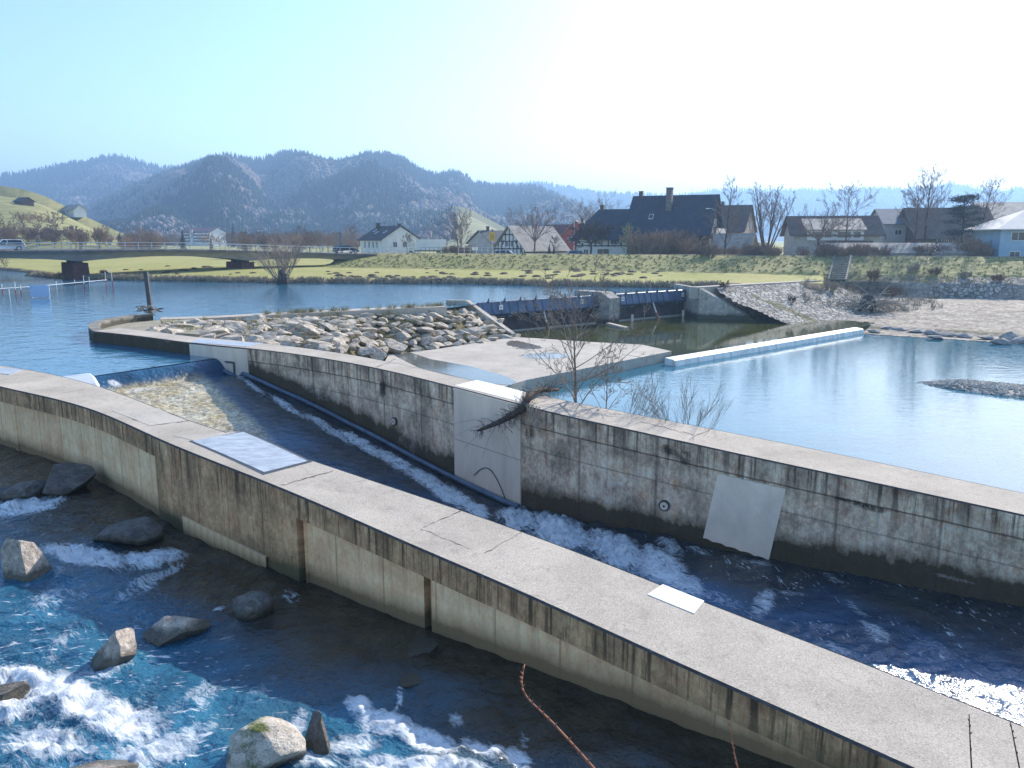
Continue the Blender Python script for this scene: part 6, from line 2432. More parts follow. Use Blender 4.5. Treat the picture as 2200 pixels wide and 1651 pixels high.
MB().slab([(5.9, -8.32, 3.9), (0, -8.32, 7.85), (0, -8.32, 7.45), (5.9, -8.32, 3.5)], .06).slab([(0, -8.32, 7.85), (-5.9, -8.32, 3.9), (-5.9, -8.32, 3.5), (0, -8.32, 7.45)], .06).build('gable_board', M_RED, H9)
house('garage_row', 'long low building with pale tiled roof behind the dike path', 1915, 122, 82, 5.5, 20, 1.6, 2.9, M_GWALL, RF_PALE, over=.4, cat='garage')
SLH = house('slate_house', 'grey house with slate roof at left of the dark brown one', 1917, 160, 84, 10, 7.2, 6.6, 9.4, M_GWALL, RF_SLATE, wins=[('L', 1.0, 4.9, 1.3, 1.0), ('L', -1, 2.2, 1.2, 1.2)])
house('brown_house', 'big dark brown house half hidden by the black pine', 2022, 154, 84, 12, 13.5, 4.4, 9.4, M_BROWN, RF_BROWN, over=1.0, wins=[('L', 2.6, 3.7, 1.6, 1.5), ('L', .6, 3.7, 1.6, 1.5), ('L', -3.5, 3.7, 1.8, 1.4)])
skylights(SLH, -1, 6.6, 9.4, 10, [(-.2, .5), (-2.4, .45)])
aerial(H9, 3, 7.8)
house('tall_house', 'tall house with grey tiled roof at the right edge of the village', 2185, 180, 86, 13, 20, 8.2, 11.6, M_GWALL, RF_PALE, over=.7, chims=[(0, -3, 1.0, .7)])
house('modern_house', 'light blue house with bright low hipped roof at the right edge', 2215, 122, 80, 11.5, 13.5, 5.3, 7.9, M_BWALL, RF_WHITE, over=.9, hip=5.5,
      wins=[('L', 4.4, 4.0, 1.8, 1.2), ('L', .6, 3.8, 2.0, 1.6), ('L', 4.6, 1.1, 1.4, 1.4), ('L', -2.5, 4.0, 1.6, 1.2)])
HT = house('hotel', 'distant long white hotel with red roof and balconies at the hill foot', 441, 590, 60, 14, 30, 8.8, 12.2, M_WWALL, RF_RED, z0=1.8, over=.6, cat='hotel')
for k in range(4):
    MB().box((-7.5, 0, 1.5 + k * 2.15), (1.0, 28, .75)).build('balcony', M_FRAMEW, HT)
    MB().box((-7.06, 0, 2.5 + k * 2.15), (.1, 27, 1.1)).build('glazing', M_GLASS, HT)
MB().box((-7.6, 4, 5.4), (1.4, 2.2, 11.0)).build('stair_tower', M_FRAMEW, HT)

# ================================================================ signs, lamps, poles, stairs
def pole_thing(name, label, cat, px_, py_top, Y_, r_=.06, z0=1.9, mm=None):
    b = D(px_, 545, Y_); b.z = z0
    top = D(px_, py_top, Y_).z
    root = empty(name, b); tag(root, label, cat)
    MB().tube([(0, 0, -.3), (0, 0, top - z0)], [r_ * 1.3, r_], 8).build('pole', mm or M_RAIL, root)
    return root, top - z0


for px_, Y_, lab, dirx in ((1233, 168, 'slim street lamp rising before the red house gables', -1), (1531, 146, 'slim street lamp in front of the farmhouse gable', -1)):
    root, H_ = pole_thing('street_lamp', lab, 'street lamp', px_, 466 if px_ < 1400 else 452, Y_, .07)
    MB().tube([(0, 0, H_), (dirx * .5, 0, H_ + .25), (dirx * 1.0, 0, H_ + .3)], .045, 6).build('arm', M_RAIL, root)
    MB().box((dirx * 1.25, 0, H_ + .28), (.7, .24, .14)).build('lamp_head', M_LAMPG, root)
root, H_ = pole_thing('mast', 'thick dark blue mast behind the dark car on the bridge', 'mast', 733, 502, 185, .28, 2, M_PIPE)
MB().box((0, 0, H_), (.8, .5, .3)).build('head', M_DARKMETAL, root)
root, H_ = pole_thing('sign', 'tall yellow sign board on a pole before the dark roofed house', 'sign', 1058, 500, 150, .06)
M_YEL = mat('yellow_sign', (.62, .42, .04), (.52, .34, .03), 2, .5)
pl = MB().box((-.05, -.1, H_ - .75), (1.05, .06, 1.6)).build('board', M_YEL, root)
for k in range(3):
    MB().box((-.05 + .1 * (k % 2), -.135, H_ - .45 - .35 * k), (.62, .02, .09)).build('worn_stroke', M_BROWN, pl)
MB().tube([(0, 0, H_), (0, 0, H_ + .55)], [.05, .22], 8).build('finial', M_PIPE, root)
root, H_ = pole_thing('sign', 'small yellow and white notice board beside the farmhouse wing', 'sign', 1249, 508, 150, .05)
MB().box((0, -.1, H_ - .4), (.95, .05, .5)).build('yellow_board', M_YEL, root)
MB().box((0, -.1, H_ - .95), (.95, .05, .45)).build('white_board', M_WHITE, root)
for k, (px_, Y_) in enumerate(((1017, 152), (1024, 152))):
    root, H_ = pole_thing('sign', ('small white sign nearest the bare twin tree on the dike road', 'small white sign between the twin tree and the yellow sign')[k], 'sign', px_, 531, Y_, .04)
    MB().box((0, -.06, H_ - .3), (.55, .04, .6)).build('board', M_WHITE, root)

# stairs down the dike


def dike_pt(px_, d_, lift=0):
    lo, hi = -30.0, 95.0
    for _ in range(50):
        m_ = (lo + hi) / 2
        x_, y_ = m_ - d_ * .34 / CN, crest_y(m_) - d_ / CN
        z_ = 3.0 - 3.25 * d_ / 12.5 if x_ > .386 * y_ + .4 else .95 + 2.05 * (1 - min(1, max(0, d_) / 12.5))
        dep = y_ * cP - (z_ - EYE) * sP
        c = CX + FPX * x_ / dep
        lo, hi = (m_, hi) if c < px_ else (lo, m_)
    return Vector((x_, y_, z_ + lift))


tA, tB = dike_pt(1811, .3, .1), dike_pt(1798, 11.8, .12)
root = empty('stairs', tB); tag(root, 'flight of concrete steps with side kerbs climbing the grassy dike', 'stairs')
dv = (tA - tB); ax = Vector((dv.y, -dv.x, 0)).normalized()
NST = 13
trm = mat('step_concrete', (.26, .25, .23), (.18, .17, .155), 2, .9)
for i in range(NST):
    q = dv * ((i + .5) / NST)
    MB().box(q + Vector((0, 0, .0)), (2.0, dv.xy.length / NST * .72, .16), math.atan2(dv.y, dv.x) - R(90)).build('step', trm, root)
for sg in (-1, 1):
    MB().bar(ax * sg * 1.1, dv + ax * sg * 1.1, .2, .3).build('side_kerb', trm, root)
MB().bar(Vector((0, 0, -.12)), dv + Vector((0, 0, -.12)), 2.0, .06).build('riser_bed', M_JOINT, root)

# floating barrier in the river with its board
rp = [(-60, 626), (0, 620.5), (60, 616.5), (110, 612.5), (160, 608), (230, 601.5)]
root = empty('floating_boom', P(60, 616.5, .1)); tag(root, 'thin floating boom line stretched across the river at the left', 'boom')
O_ = Vector(root.location)
MB().tube([P(x_, y_, .25) - O_ for x_, y_ in rp], .028, 5).build('boom_line', M_SIGN, root)
for k, (x_, y_, h_) in enumerate(((6, 632, 1.0), (22, 648, 1.1), (35, 640, 1.5), (46, 634, 1.0), (122, 622, .9), (161, 612, .6), (182, 628, 1.7), (193, 618, 1.2), (229, 624, 2.0), (243, 627, 2.3))):
    q = P(x_, y_, 0)
    r_ = empty('marker_pole', q)
    tag(r_, 'thin red and white marker pole standing in the river by the boom', 'pole', 'marker poles along the boom')
    MB().tube([(0, 0, -.5), (0, 0, h_ * .5)], .035, 6).build('shaft', M_TAIL if k % 3 != 1 else M_RAIL, r_)
    MB().tube([(0, 0, h_ * .5), (0, 0, h_)], .035, 6).build('tip', M_SIGN, r_)
q = P(87, 640, 0)
root = empty('board', q); tag(root, 'plain white board, its shade painted pale blue, standing in the river in front of the boom', 'board')
MB().box((0, 0, .62), (1.85, .05, 1.12)).build('panel', mat('shaded_white_board', (.46, .56, .78), (.42, .52, .74), 1.2, .6), root)  # white board: the blue of shade is put into its colour
for sx in (-.8, .8):
    MB().box((sx, .06, .0), (.08, .08, 1.9)).build('leg', M_RAIL, root)

# ================================================================ trees by the river and in the village
willow = bare('willow', 'wide bare willow bush with splayed stems on the river bank by the bridge', 'tree', P(607, 609, .1), 5.0, .05, 71, 2, .35, .08, (4, 6), .5, .014, stems=26, fan=1.1, bark=M_TWIG, twig=M_TWIG)
MB().tube([Vector((0, 0, -.3)), Vector((.1, 0, 1.0)), Vector((-.3, .2, 1.5))], [.75, .6, .35], 9).build('stump', M_ROOT, willow, True)


def ztree(px_, Y_, z0=1.9):
    b = D(px_, 545, Y_); b.z = z0
    return b


def Ht(py_top, Y_, z0=1.9):
    return D(1100, py_top, Y_).z - z0


M_TW2 = mat('distant_twigs', (.24, .185, .16), (.16, .125, .11), 3, .9)
M_TWP = mat('purple_twigs', (.22, .15, .145), (.15, .105, .10), 3, .9)
LT = ((5, .55, .45), (6, .55, .45), (6, .6, .42))
T = crown_tree
T('bare_tree', 'twin stemmed bare tree between the lorry and the small signs', ztree(990, 158), Ht(460, 158), 81, .14, .3, True, 9, .7, .42, lv=LT, rmin=.011, stems=3, fan=.22, twig=M_TW2, shape='oval')
T('bare_tree', 'round vase shaped bare tree in front of the pale half-timbered house roof', ztree(1148, 155), Ht(428, 155), 82, .22, .30, False, 12, .95, .66, lv=LT, rmin=.013, up=.04, twig=M_TWP)
T('bare_tree', 'tall spreading bare tree rising behind the farmhouse wing', ztree(1278, 200), Ht(416, 200), 83, .25, .30, False, 13, .85, .68, lv=LT, rmin=.016, up=.04, twig=M_TW2)
T('bare_tree', 'dark dense tree before the left end of the farmhouse wing', ztree(1268, 146), Ht(452, 146), 84, .24, .34, False, 11, 1.25, .55, lv=((6, .6, .5), (7, .6, .5), (8, .7, .45)), rmin=.03, up=.03, bark=M_ROOT, twig=M_ROOT)
T('slender_tree', 'yellow green slender tree with drooping twigs before the farmhouse wing', ztree(1350, 140), Ht(482, 140), 85, .09, .15, True, 16, .6, .34, lv=((5, .5, .4), (6, .5, .45), (6, .6, .42)), rmin=.013, up=.02, twig=mat('catkin_green', (.36, .36, .15), (.26, .26, .11), 3, .9), shape='oval')
T('bare_tree', 'tall pointed bare tree right of the farmhouse gable', ztree(1555, 134), Ht(370, 134), 86, .2, .16, True, 18, .75, .36, lv=LT, rmin=.011, bark=M_ROOT, twig=M_TW2)
T('bare_tree', 'broad clump of many upright bare stems standing on the dike', ztree(1645, 130, 2.9), Ht(384, 130, 2.9), 87, .15, .3, True, 7, .55, .36, lv=((4, .5, .42), (5, .5, .45), (4, .55, .42)), rmin=.011, stems=9, fan=.5, bark=M_ROOT, twig=M_TW2)
T('bare_tree', 'round headed bare tree before the pale dormer roof', ztree(1757, 128), Ht(424, 128), 88, .23, .36, False, 11, 1.1, .60, lv=LT, rmin=.011, up=.03, bark=M_ROOT, twig=M_TW2)
T('bare_tree', 'bare tree with dark trunk before the right end of the dormer house', ztree(1818, 126), Ht(406, 126), 89, .17, .3, True, 13, .85, .42, lv=LT, rmin=.011, bark=M_ROOT, twig=M_TW2, shape='oval')
T('bare_tree', 'very tall bare tree with plume top before the brown house', ztree(1984, 128), Ht(344, 128), 90, .25, .3, True, 16, .75, .40, lv=LT, rmin=.011, bark=M_ROOT, twig=M_TW2)
T('bare_tree', 'bare tree just left of the very tall one', ztree(1962, 131), Ht(382, 131), 91, .2, .3, True, 13, .95, .42, lv=LT, rmin=.011, bark=M_ROOT, twig=M_TW2)
T('bare_tree', 'leaning bare tree with slanting branches before the tall grey roofed house', ztree(2088, 130), Ht(378, 130), 92, .2, .25, True, 12, .55, .45, lv=LT, rmin=.011, lean=(.22, 0), bark=M_ROOT, twig=M_TW2)
# black pine: cloud tiers of needles
M_NEEDLE = mat('dark_needles', (.022, .035, .028), (.045, .05, .042), 1.2, .9)
b = ztree(2062, 128); hp = Ht(418, 128)
root = empty('pine_tree', b); tag(root, 'dark tiered pine tree before the brown house behind the cyclist', 'tree')
MB().tube([(0, 0, -.3), (.1, 0, hp * .5), (-.1, 0, hp * .97)], [.24, .16, .05], 8).build('trunk', M_ROOT, root, True)
rn = random.Random(93); mb = MB()
for k in range(40):
    z = hp * rn.uniform(.28, .97)
    a = rn.uniform(0, 6.28); rr_ = rn.uniform(.3, 1) * 3.6 * (1.05 - .7 * z / hp) + .3
    c0 = Vector((math.cos(a) * rr_, math.sin(a) * rr_ * .8, z))
    mb.tube([(0, 0, z - .4), c0], [.06, .03], 4)
    for _ in range(150):
        q = c0 + Vector((rn.gauss(0, .55), rn.gauss(0, .5), rn.gauss(0, .17)))
        d1 = Vector((rn.gauss(0, 1), rn.gauss(0, 1), rn.gauss(.4, .5))).normalized() * rn.uniform(.16, .36)
        d2 = d1.orthogonal().normalized() * .07
        mb.add([q - d2, q + d2, q + d1], [(0, 1, 2)])
mb.build('crown', M_NEEDLE, root)

# template trees for the farther background, copied
def far_tree(px_, Y_, py_top, seed, kind, label, group=None, z0=1.6):
    H_ = max(2.5, Ht(py_top, Y_, z0))
    src = FAR[kind]
    o = copy_tree(src)
    o.location = ztree(px_, Y_, z0)
    s_ = H_ / FAR_H[kind]
    o.scale = (s_ * .95, s_ * .95, s_); o.rotation_euler = (0, 0, seed * 1.7)
    o['label'] = label
    if group: o['group'] = group
    return o


FAR, FAR_H = {}, {}
M_TAN = mat('tan_twigs', (.32, .22, .15), (.22, .15, .10), 2, .9)
for nm, a_ in (('vase', dict(r=.15, tf=.22, leader=True, limbs=12, lang=.75, llen=.42, twig=M_TW2, shape='oval')), ('round', dict(r=.2, tf=.3, leader=False, limbs=10, lang=1.15, llen=.62, twig=M_TAN)), ('purple', dict(r=.17, tf=.25, leader=True, limbs=12, lang=.9, llen=.42, twig=M_TWP, shape='oval'))):
    t_ = crown_tree('bare_tree', 'x', (0, 0, 0), 9, 200 + len(FAR), lv=((5, .55, .45), (6, .6, .45), (4, .6, .45)), rmin=.035, **a_)
    FAR[nm] = t_
    FAR_H[nm] = max(v.co.z for ch in t_.children for v in ch.data.vertices)
t_ = bare('bare_shrub', 'x', 'shrub', (0, 0, 0), 3.6, .04, 203, lv=2, spread=.5, up=.12, kids=(6, 8), decay=.5, rmin=.02, stems=18, fan=.75, twig=M_TAN, bark=M_TAN)
FAR['shrub'] = t_; FAR_H['shrub'] = max(v.co.z for ch in t_.children for v in ch.data.vertices)
# conifer template: drooping tiers
rn = random.Random(97)
root = empty('conifer', (0, 0, 0)); tag(root, 'x', 'tree')
MB().tube([(0, 0, -.2), (0, 0, 9.8)], [.22, .03], 6).build('trunk', M_ROOT, root)
mb = MB()
for k in range(620):
    t_ = rn.random() ** .8
    z = .7 + 9.2 * t_
    rad_ = 2.3 * (1 - t_) ** .85 + .1
    a = rn.uniform(0, 6.28)
    q0 = Vector((0, 0, z)); q1 = Vector((math.cos(a) * rad_ * rn.uniform(.6, 1), math.sin(a) * rad_ * rn.uniform(.6, 1), z - .35 * rad_))
    sd_ = Vector((-math.sin(a), math.cos(a), 0)) * .22 * (1.2 - t_)
    mb.add([q0.lerp(q1, .2), q0.lerp(q1, .65) + sd_ + Vector((0, 0, .1)), q1, q0.lerp(q1, .65) - sd_ - Vector((0, 0, .06))], [(0, 1, 2, 3)])
mb.build('crown', M_NEEDLE, root)
FAR['conifer'] = root; FAR_H['conifer'] = 9.8

G1_ = 'bare trees beyond the bridge'
LB = 'small bare tree among many beyond the bridge'
rn = random.Random(99)
far_tree(8, 128, 545, 1, 'vase', 'little bent bare tree on the far river bank under the bridge at left', None, .3)
far_tree(65, 255, 492, 2, 'conifer', 'dark conifer behind the white car on the bridge', None, 2)
far_tree(260, 240, 500, 3, 'conifer', 'dark conifer right of the green hill foot behind the bridge', None, 1.6)
far_tree(395, 300, 492, 4, 'conifer', 'dark conifer left of the hotel', None, 1.6)
far_tree(504, 420, 480, 5, 'conifer', 'tall dark conifer right of the hotel', None, 1.6)
far_tree(455, 300, 510, 6, 'conifer', 'small conifer in front of the hotel', None, 1.6)
far_tree(1120, 230, 482, 6, 'conifer', 'dark green conifer peeking over the half-timbered roof', None, 1.6)
far_tree(310, 260, 485, 7, 'round', 'tan round headed bare tree right of the green hill', None, 1.6)
far_tree(648, 230, 482, 8, 'purple', 'brown bare tree above the bridge left of the mast', None, 1.6)
far_tree(705, 240, 500, 9, 'round', 'low round tan tree left of the mast', None, 1.6)
far_tree(752, 260, 480, 10, 'vase', 'pale bare tree right of the mast before the white house', None, 1.6)
far_tree(875, 178, 500, 11, 'vase', 'little whitish bare tree before the white gable', None, 1.9)
far_tree(1195, 160, 505, 12, 'vase', 'small pale bare tree before the red houses', None, 1.9)
for k in range(150):
    px_ = rn.uniform(225, 790); Y_ = rn.uniform(190, 520)
    if 388 < px_ < 492 and k % 7:
        px_ = rn.uniform(500, 780)
    far_tree(px_, Y_, rn.uniform(494, 516) - (4 if Y_ > 350 else 0), k, rn.choice(['vase', 'round', 'purple', 'purple', 'shrub', 'shrub']), LB, G1_, 1.6)
for k in range(70):
    px_ = rn.uniform(-20, 240); Y_ = rn.uniform(195, 250)
    far_tree(px_, Y_, rn.uniform(482, 512), k + 60, rn.choice(['purple', 'shrub', 'purple']), 'purplish bare bush on the foot of the green hill behind the bridge', 'bushes at the green hill foot', 3 + rn.uniform(0, 3))
# garden hedge in front of the farmhouse and along the village edge
for k in range(30):
    px_ = 1368 + 118 * (k + rn.random()) / 30
    far_tree(px_, rn.uniform(134, 143), rn.choice([498, 505, 510, 515, 490]), k, rn.choice(['shrub', 'shrub', 'round']), 'pale brown bare bush in the dense garden hedge before the farmhouse', 'hedge bushes before the farmhouse', 1.9)
for k in range(46):
    px_ = rn.uniform(1490, 2110)
    far_tree(px_, rn.uniform(121, 133), rn.uniform(514, 534), k, rn.choice(['shrub', 'shrub', 'purple']), 'low bare bush in the gardens behind the dike path', 'garden bushes behind the dike', 1.9)
for k in range(34):
    far_tree(rn.uniform(1760, 2070), rn.uniform(118.5, 121), rn.uniform(515, 536), k, rn.choice(['shrub', 'shrub', 'purple']), 'low bare bush before the long pale roof behind the path', 'bushes before the long roof', 2.2)
for k in range(12):
    far_tree(rn.uniform(2066, 2132), rn.uniform(117, 122), rn.uniform(498, 526), k, 'shrub', 'brown bare bush beside the light blue house', 'bushes beside the light blue house', 1.9)
for k in range(8):
    far_tree(rn.uniform(955, 1012), rn.uniform(156, 160), rn.uniform(520, 532), k, 'shrub', 'brown bare bush round the twin stemmed tree', 'bushes round the twin stemmed tree', 1.9)
far_tree(1190, 158, 528, 3, 'conifer', 'dark green shrub left of the pair under the pale roof', None, 1.9)
far_tree(1180, 157, 524, 4, 'conifer', 'dark green pointed shrub right before the pale roof eaves', None, 1.9)
# molehills on the meadow
me = rock_mesh('molehill', 900, 2, 3, mat('molehill_soil', (.10, .075, .05), (.06, .045, .03), 6, .95), .42)
for k in range(110):
    px_ = rn.uniform(700, 1420) if k < 85 else rn.uniform(120, 560)
    yy_ = rn.gauss(592, 3.5) if k < 85 else rn.uniform(577, 590)
    q = P(px_, yy_, .6); q.z = float(land_z(np.array([q.x]), np.array([q.y]))[0])
    if q.z < .3: continue
    o = bpy.data.objects.new('molehill', me); COL.objects.link(o); o.location = q
    s_ = rn.uniform(.25, .6); o.scale = (s_ * 1.3, s_, s_ * 1.0); o.rotation_euler = (0, 0, rn.uniform(0, 6))
    tag(o, 'small dark molehill on the green meadow', 'molehill', 'molehills on the meadow')
# dry grass fringe along the water
sp = []
for k in range(1500):
    x_ = rn.uniform(-72, 24)
    y_ = float(shore_y(x_)) + abs(rn.gauss(0, .7)) + .1
    sp.append((x_, y_, float(land_z(np.array([x_]), np.array([y_]))[0]) - .05))
tag(tufts('bank_grass', sp, .25, .6, M_PALEDRY, 9, .35, 7, .05), kind='stuff')
sp = []
for k in range(1300):
    a_ = rn.uniform(-28, 85); d_ = rn.uniform(.2, 12.5)
    x_, y_ = a_ - d_ * .34 / CN, crest_y(a_) - d_ / CN
    am = x_ > .386 * y_ + .4
    z_ = (3.0 - 3.25 * d_ / 12.5) if am else .95 + 2.05 * (1 - d_ / 12.5)
    sp.append((x_, y_, z_ + .05))
M_TUS = mat('tussock', (.30, .28, .10), (.22, .21, .08), 1.5, .95)
tag(tufts('dike_grass', sp, .15, .34, M_TUS, 8, .3, 8, .05), kind='stuff')

# ================================================================ cyclist
cq = crest_pt(2013, -.9, 3.09)
rz = math.atan2(-.34, 1) + math.pi     # riding to the left along the crest
root = empty('bicycle', cq, rz); tag(root, 'dark bicycle ridden along the top of the dike', 'bicycle')
for x in (-.52, .52):
    pts = [Vector((x + math.cos(a) * .34, 0, .34 + math.sin(a) * .34)) for a in np.linspace(0, 2 * math.pi, 25)]
    wv = MB().tube(pts, .022, 6).build('wheel', M_TYRE, root)
    m2 = MB()
    for k in range(10):
        a = k * math.pi / 5
        m2.tube([Vector((x, 0, .34)), Vector((x + math.cos(a) * .33, 0, .34 + math.sin(a) * .33))], .004, 3)
    m2.build('spokes', M_RIM, wv)
fr = MB()
for a, b in (((-.52, 0, .34), (-.05, 0, .30)), ((-.05, 0, .30), (-.2, 0, .82)), ((-.52, 0, .34), (-.18, 0, .75)), ((-.18, 0, .75), (.36, 0, .82)), ((-.05, 0, .30), (.38, 0, .74)), ((.36, 0, .9), (.52, 0, .34))):
    fr.tube([a, b], .02, 6)
fr.build('frame', P_DARK, root)
MB().box((-.22, 0, .86), (.26, .14, .06)).build('saddle', M_TYRE, root)
MB().tube([(.36, -.26, .98), (.40, 0, .98), (.36, .26, .98)], .014, 6).tube([(.36, 0, .86), (.40, 0, .98)], .016, 6).build('handlebar', M_DARKMETAL, root)
pr_ = empty('person', cq, rz); tag(pr_, 'cyclist in dark purple top and dark helmet riding a bicycle on the dike', 'person')
J = {'pelvis': (-.18, 0, .95, .14), 'waist': (-.1, 0, 1.1, .125), 'chest': (.06, 0, 1.32, .15), 'neck': (.15, 0, 1.47, .06), 'head0': (.19, 0, 1.56, .085), 'head1': (.22, 0, 1.68, .10), 'head2': (.215, 0, 1.76, .07)}
for sg, nm in ((1, 'l'), (-1, 'r')):
    kz = (.22, .12) if sg > 0 else (.02, -.1)
    J.update({nm + 'sh': (.08, sg * .19, 1.38, .07), nm + 'el': (.24, sg * .24, 1.16, .045), nm + 'wr': (.37, sg * .25, 1.02, .035), nm + 'ha': (.41, sg * .25, 1.0, .04),
              nm + 'hip': (-.16, sg * .1, .92, .1), nm + 'kn': (.18, sg * .11, .72 + kz[1], .065), nm + 'an': (-.06 + kz[0] * .6, sg * .11, .34 + kz[1], .042), nm + 'to': (.1 + kz[0] * .6, sg * .11, .26 + kz[1], .035)})
names = list(J)
E_ = [('pelvis', 'waist'), ('waist', 'chest'), ('chest', 'neck'), ('neck', 'head0'), ('head0', 'head1'), ('head1', 'head2')]
for nm in 'lr':
    E_ += [('chest', nm + 'sh'), (nm + 'sh', nm + 'el'), (nm + 'el', nm + 'wr'), (nm + 'wr', nm + 'ha'), ('pelvis', nm + 'hip'), (nm + 'hip', nm + 'kn'), (nm + 'kn', nm + 'an'), (nm + 'an', nm + 'to')]
me = bpy.data.meshes.new('body')
me.from_pydata([J[n][:3] for n in names], [(names.index(a), names.index(b)) for a, b in E_], [])
ob = bpy.data.objects.new('body', me); COL.objects.link(ob); ob.parent = pr_


def cyc_mat():
    m, nt, N, L, B = nodes_of('cyclist_clothes')
    tc = N.new('ShaderNodeTexCoord'); sp_ = N.new('ShaderNodeSeparateXYZ'); L.new(tc.outputs['Object'], sp_.inputs[0])
    c = ramp(nt, mth(nt, 'DIVIDE', sp_.outputs[2], 2.0), [(0, (.03, .03, .035)), (.2, (.36, .22, .16)), (.36, (.03, .03, .04)), (.5, (.12, .05, .16)), (.735, (.42, .27, .21))])
    nt.nodes['Color Ramp'].color_ramp.interpolation = 'CONSTANT'
    L.new(c, B.inputs['Base Color']); B.inputs['Roughness'].default_value = .8
    return m


me.materials.append(cyc_mat())
md = ob.modifiers.new('skin', 'SKIN')
if not me.skin_vertices:
    pass
bm = bmesh.new(); bm.from_mesh(me)
sl_ = bm.verts.layers.skin.verify()
bm.verts.ensure_lookup_table()
for i, n in enumerate(names):
    bm.verts[i][sl_].radius = (J[n][3], J[n][3])
    bm.verts[i][sl_].use_root = (n == 'pelvis')
bm.to_mesh(me); bm.free()
sd2 = ob.modifiers.new('sub', 'SUBSURF'); sd2.levels = 1; sd2.render_levels = 1
hm = MB()
for k in range(5):
    a0 = k / 4 * math.pi / 2
    for j in range(12):
        a = j * math.pi / 6
        hm.v.append((.215 + math.cos(a) * .135 * math.cos(a0), math.sin(a) * .115 * math.cos(a0), 1.70 + .13 * math.sin(a0)))
for k in range(4):
    for j in range(12):
        hm.f.append([k * 12 + j, k * 12 + (j + 1) % 12, k * 12 + 12 + (j + 1) % 12, k * 12 + 12 + j])
hm.build('helmet', mat('helmet_shell', (.05, .03, .10), (.035, .02, .07), 4, .35), pr_, True)

# ================================================================ hills and forest
def hill(name, sky_px, Yc, Yf, m, z_f=1.5, rough_a=.06, nx=160, nt_=40, pw=1.15, seed=1, back=.6, kind='structure'):
    pxs = np.array([p[0] for p in sky_px], float); pys = np.array([p[1] for p in sky_px], float)
    PX = np.linspace(pxs[0], pxs[-1], nx)
    PY = np.interp(PX, pxs, pys)
    k = np.ones(5) / 5
    PYs = np.convolve(np.pad(PY, 2, 'edge'), k, 'valid')
    zc = np.array([D(a, b, Yc).z for a, b in zip(PX, PYs)])
    xc = np.array([D(a, b, Yc).x for a, b in zip(PX, PYs)])
    tt = np.concatenate([np.linspace(0, 1, nt_), np.linspace(1.05, 1 + back, 8)])
    X = np.zeros((len(tt), nx)); Y = X.copy(); Z = X.copy()
    for j, t in enumerate(tt):
        y = Yf + (Yc - Yf) * t
        X[j] = xc * (y / Yc)
        Y[j] = y
        if t <= 1:
            spur = 1 + .0 * xc
            wob = fbm(xc / (Yc * .09) + .4 * t, np.full(nx, t * 2.2), seed=seed) * rough_a * 4 * t * (1 - t)
            Z[j] = z_f + (zc - z_f) * np.clip(t ** pw + wob, 0, 1.02)
            if t < .985:
                Z[j] = np.minimum(Z[j], np.maximum(z_f, EYE - 4 + (zc - EYE) * .985 * y / Yc))
        else:
            Z[j] = z_f + (zc - z_f) * (1 - smooth(1, 1 + back, t) * .9)
    mb = MB().grid(X, Y, Z)
    o = mb.build(name, m, None, True); tag(o, kind=kind)
    return X, Y, Z


def sample_hill(H, u, t):
    X, Y, Z = H
    ny, nx = X.shape
    fi, fj = u * (nx - 1), t * 39
    i = np.clip(fi.astype(int), 0, nx - 2); j = np.clip(fj.astype(int), 0, ny - 2)
    a, b = fi - i, fj - j

    def L_(A):
        return (A[j, i] * (1 - a) + A[j, i + 1] * a) * (1 - b) + (A[j + 1, i] * (1 - a) + A[j + 1, i + 1] * a) * b
    return L_(X), L_(Y), L_(Z)


def scatter(name, tv, tf, pos, sc, rot, m, jit=0.0, seed=0):
    n, k = len(pos), len(tv)
    ca, sa = np.cos(rot)[:, None], np.sin(rot)[:, None]
    vx = tv[None, :, 0] * sc[:, 0:1]; vy = tv[None, :, 1] * sc[:, 0:1]; vz = tv[None, :, 2] * sc[:, 1:2]
    V = np.stack([vx * ca - vy * sa + pos[:, 0:1], vx * sa + vy * ca + pos[:, 1:2], vz + pos[:, 2:3]], -1)
    if jit:
        rg = np.random.default_rng(seed)
        V += rg.normal(0, 1, V.shape) * jit * sc[:, 0][:, None, None]
    V = V.reshape(-1, 3)
    F = (np.array(tf)[None] + (np.arange(n) * k)[:, None, None]).reshape(-1, len(tf[0]))
    me = bpy.data.meshes.new(name)
    me.vertices.add(len(V)); me.vertices.foreach_set('co', V.ravel())
    nf, w_ = F.shape
    me.loops.add(nf * w_); me.loops.foreach_set('vertex_index', F.ravel())
    me.polygons.add(nf); me.polygons.foreach_set('loop_start', np.arange(nf) * w_); me.polygons.foreach_set('loop_total', np.full(nf, w_))
    me.update(); me.validate()
    me.materials.append(m)
    o = bpy.data.objects.new(name, me); COL.objects.link(o)
    return tag(o, kind='stuff')


con_v, con_f = [], []
for z0_, z1_, r_ in ((.08, .55, .5), (.3, .78, .38), (.55, 1.0, .24)):
    o0 = len(con_v)
    for k in range(6):
        a = k * math.pi / 3 + z0_ * 5
        con_v.append((math.cos(a) * r_ * (1 if k % 2 else .7), math.sin(a) * r_ * (1 if k % 2 else .7), z0_))
    con_v.append((0, 0, z1_))
    con_f += [(o0 + k, o0 + (k + 1) % 6, o0 + 6) for k in range(6)]
con_v = np.array(con_v)
bm = bmesh.new(); bmesh.ops.create_icosphere(bm, subdivisions=1, radius=.5)
dec_v = np.array([v.co[:] for v in bm.verts]); dec_v[:, 2] = dec_v[:, 2] * 1.25 + .6
dec_f = [tuple(v.index for v in f.verts) for f in bm.faces]; bm.free()


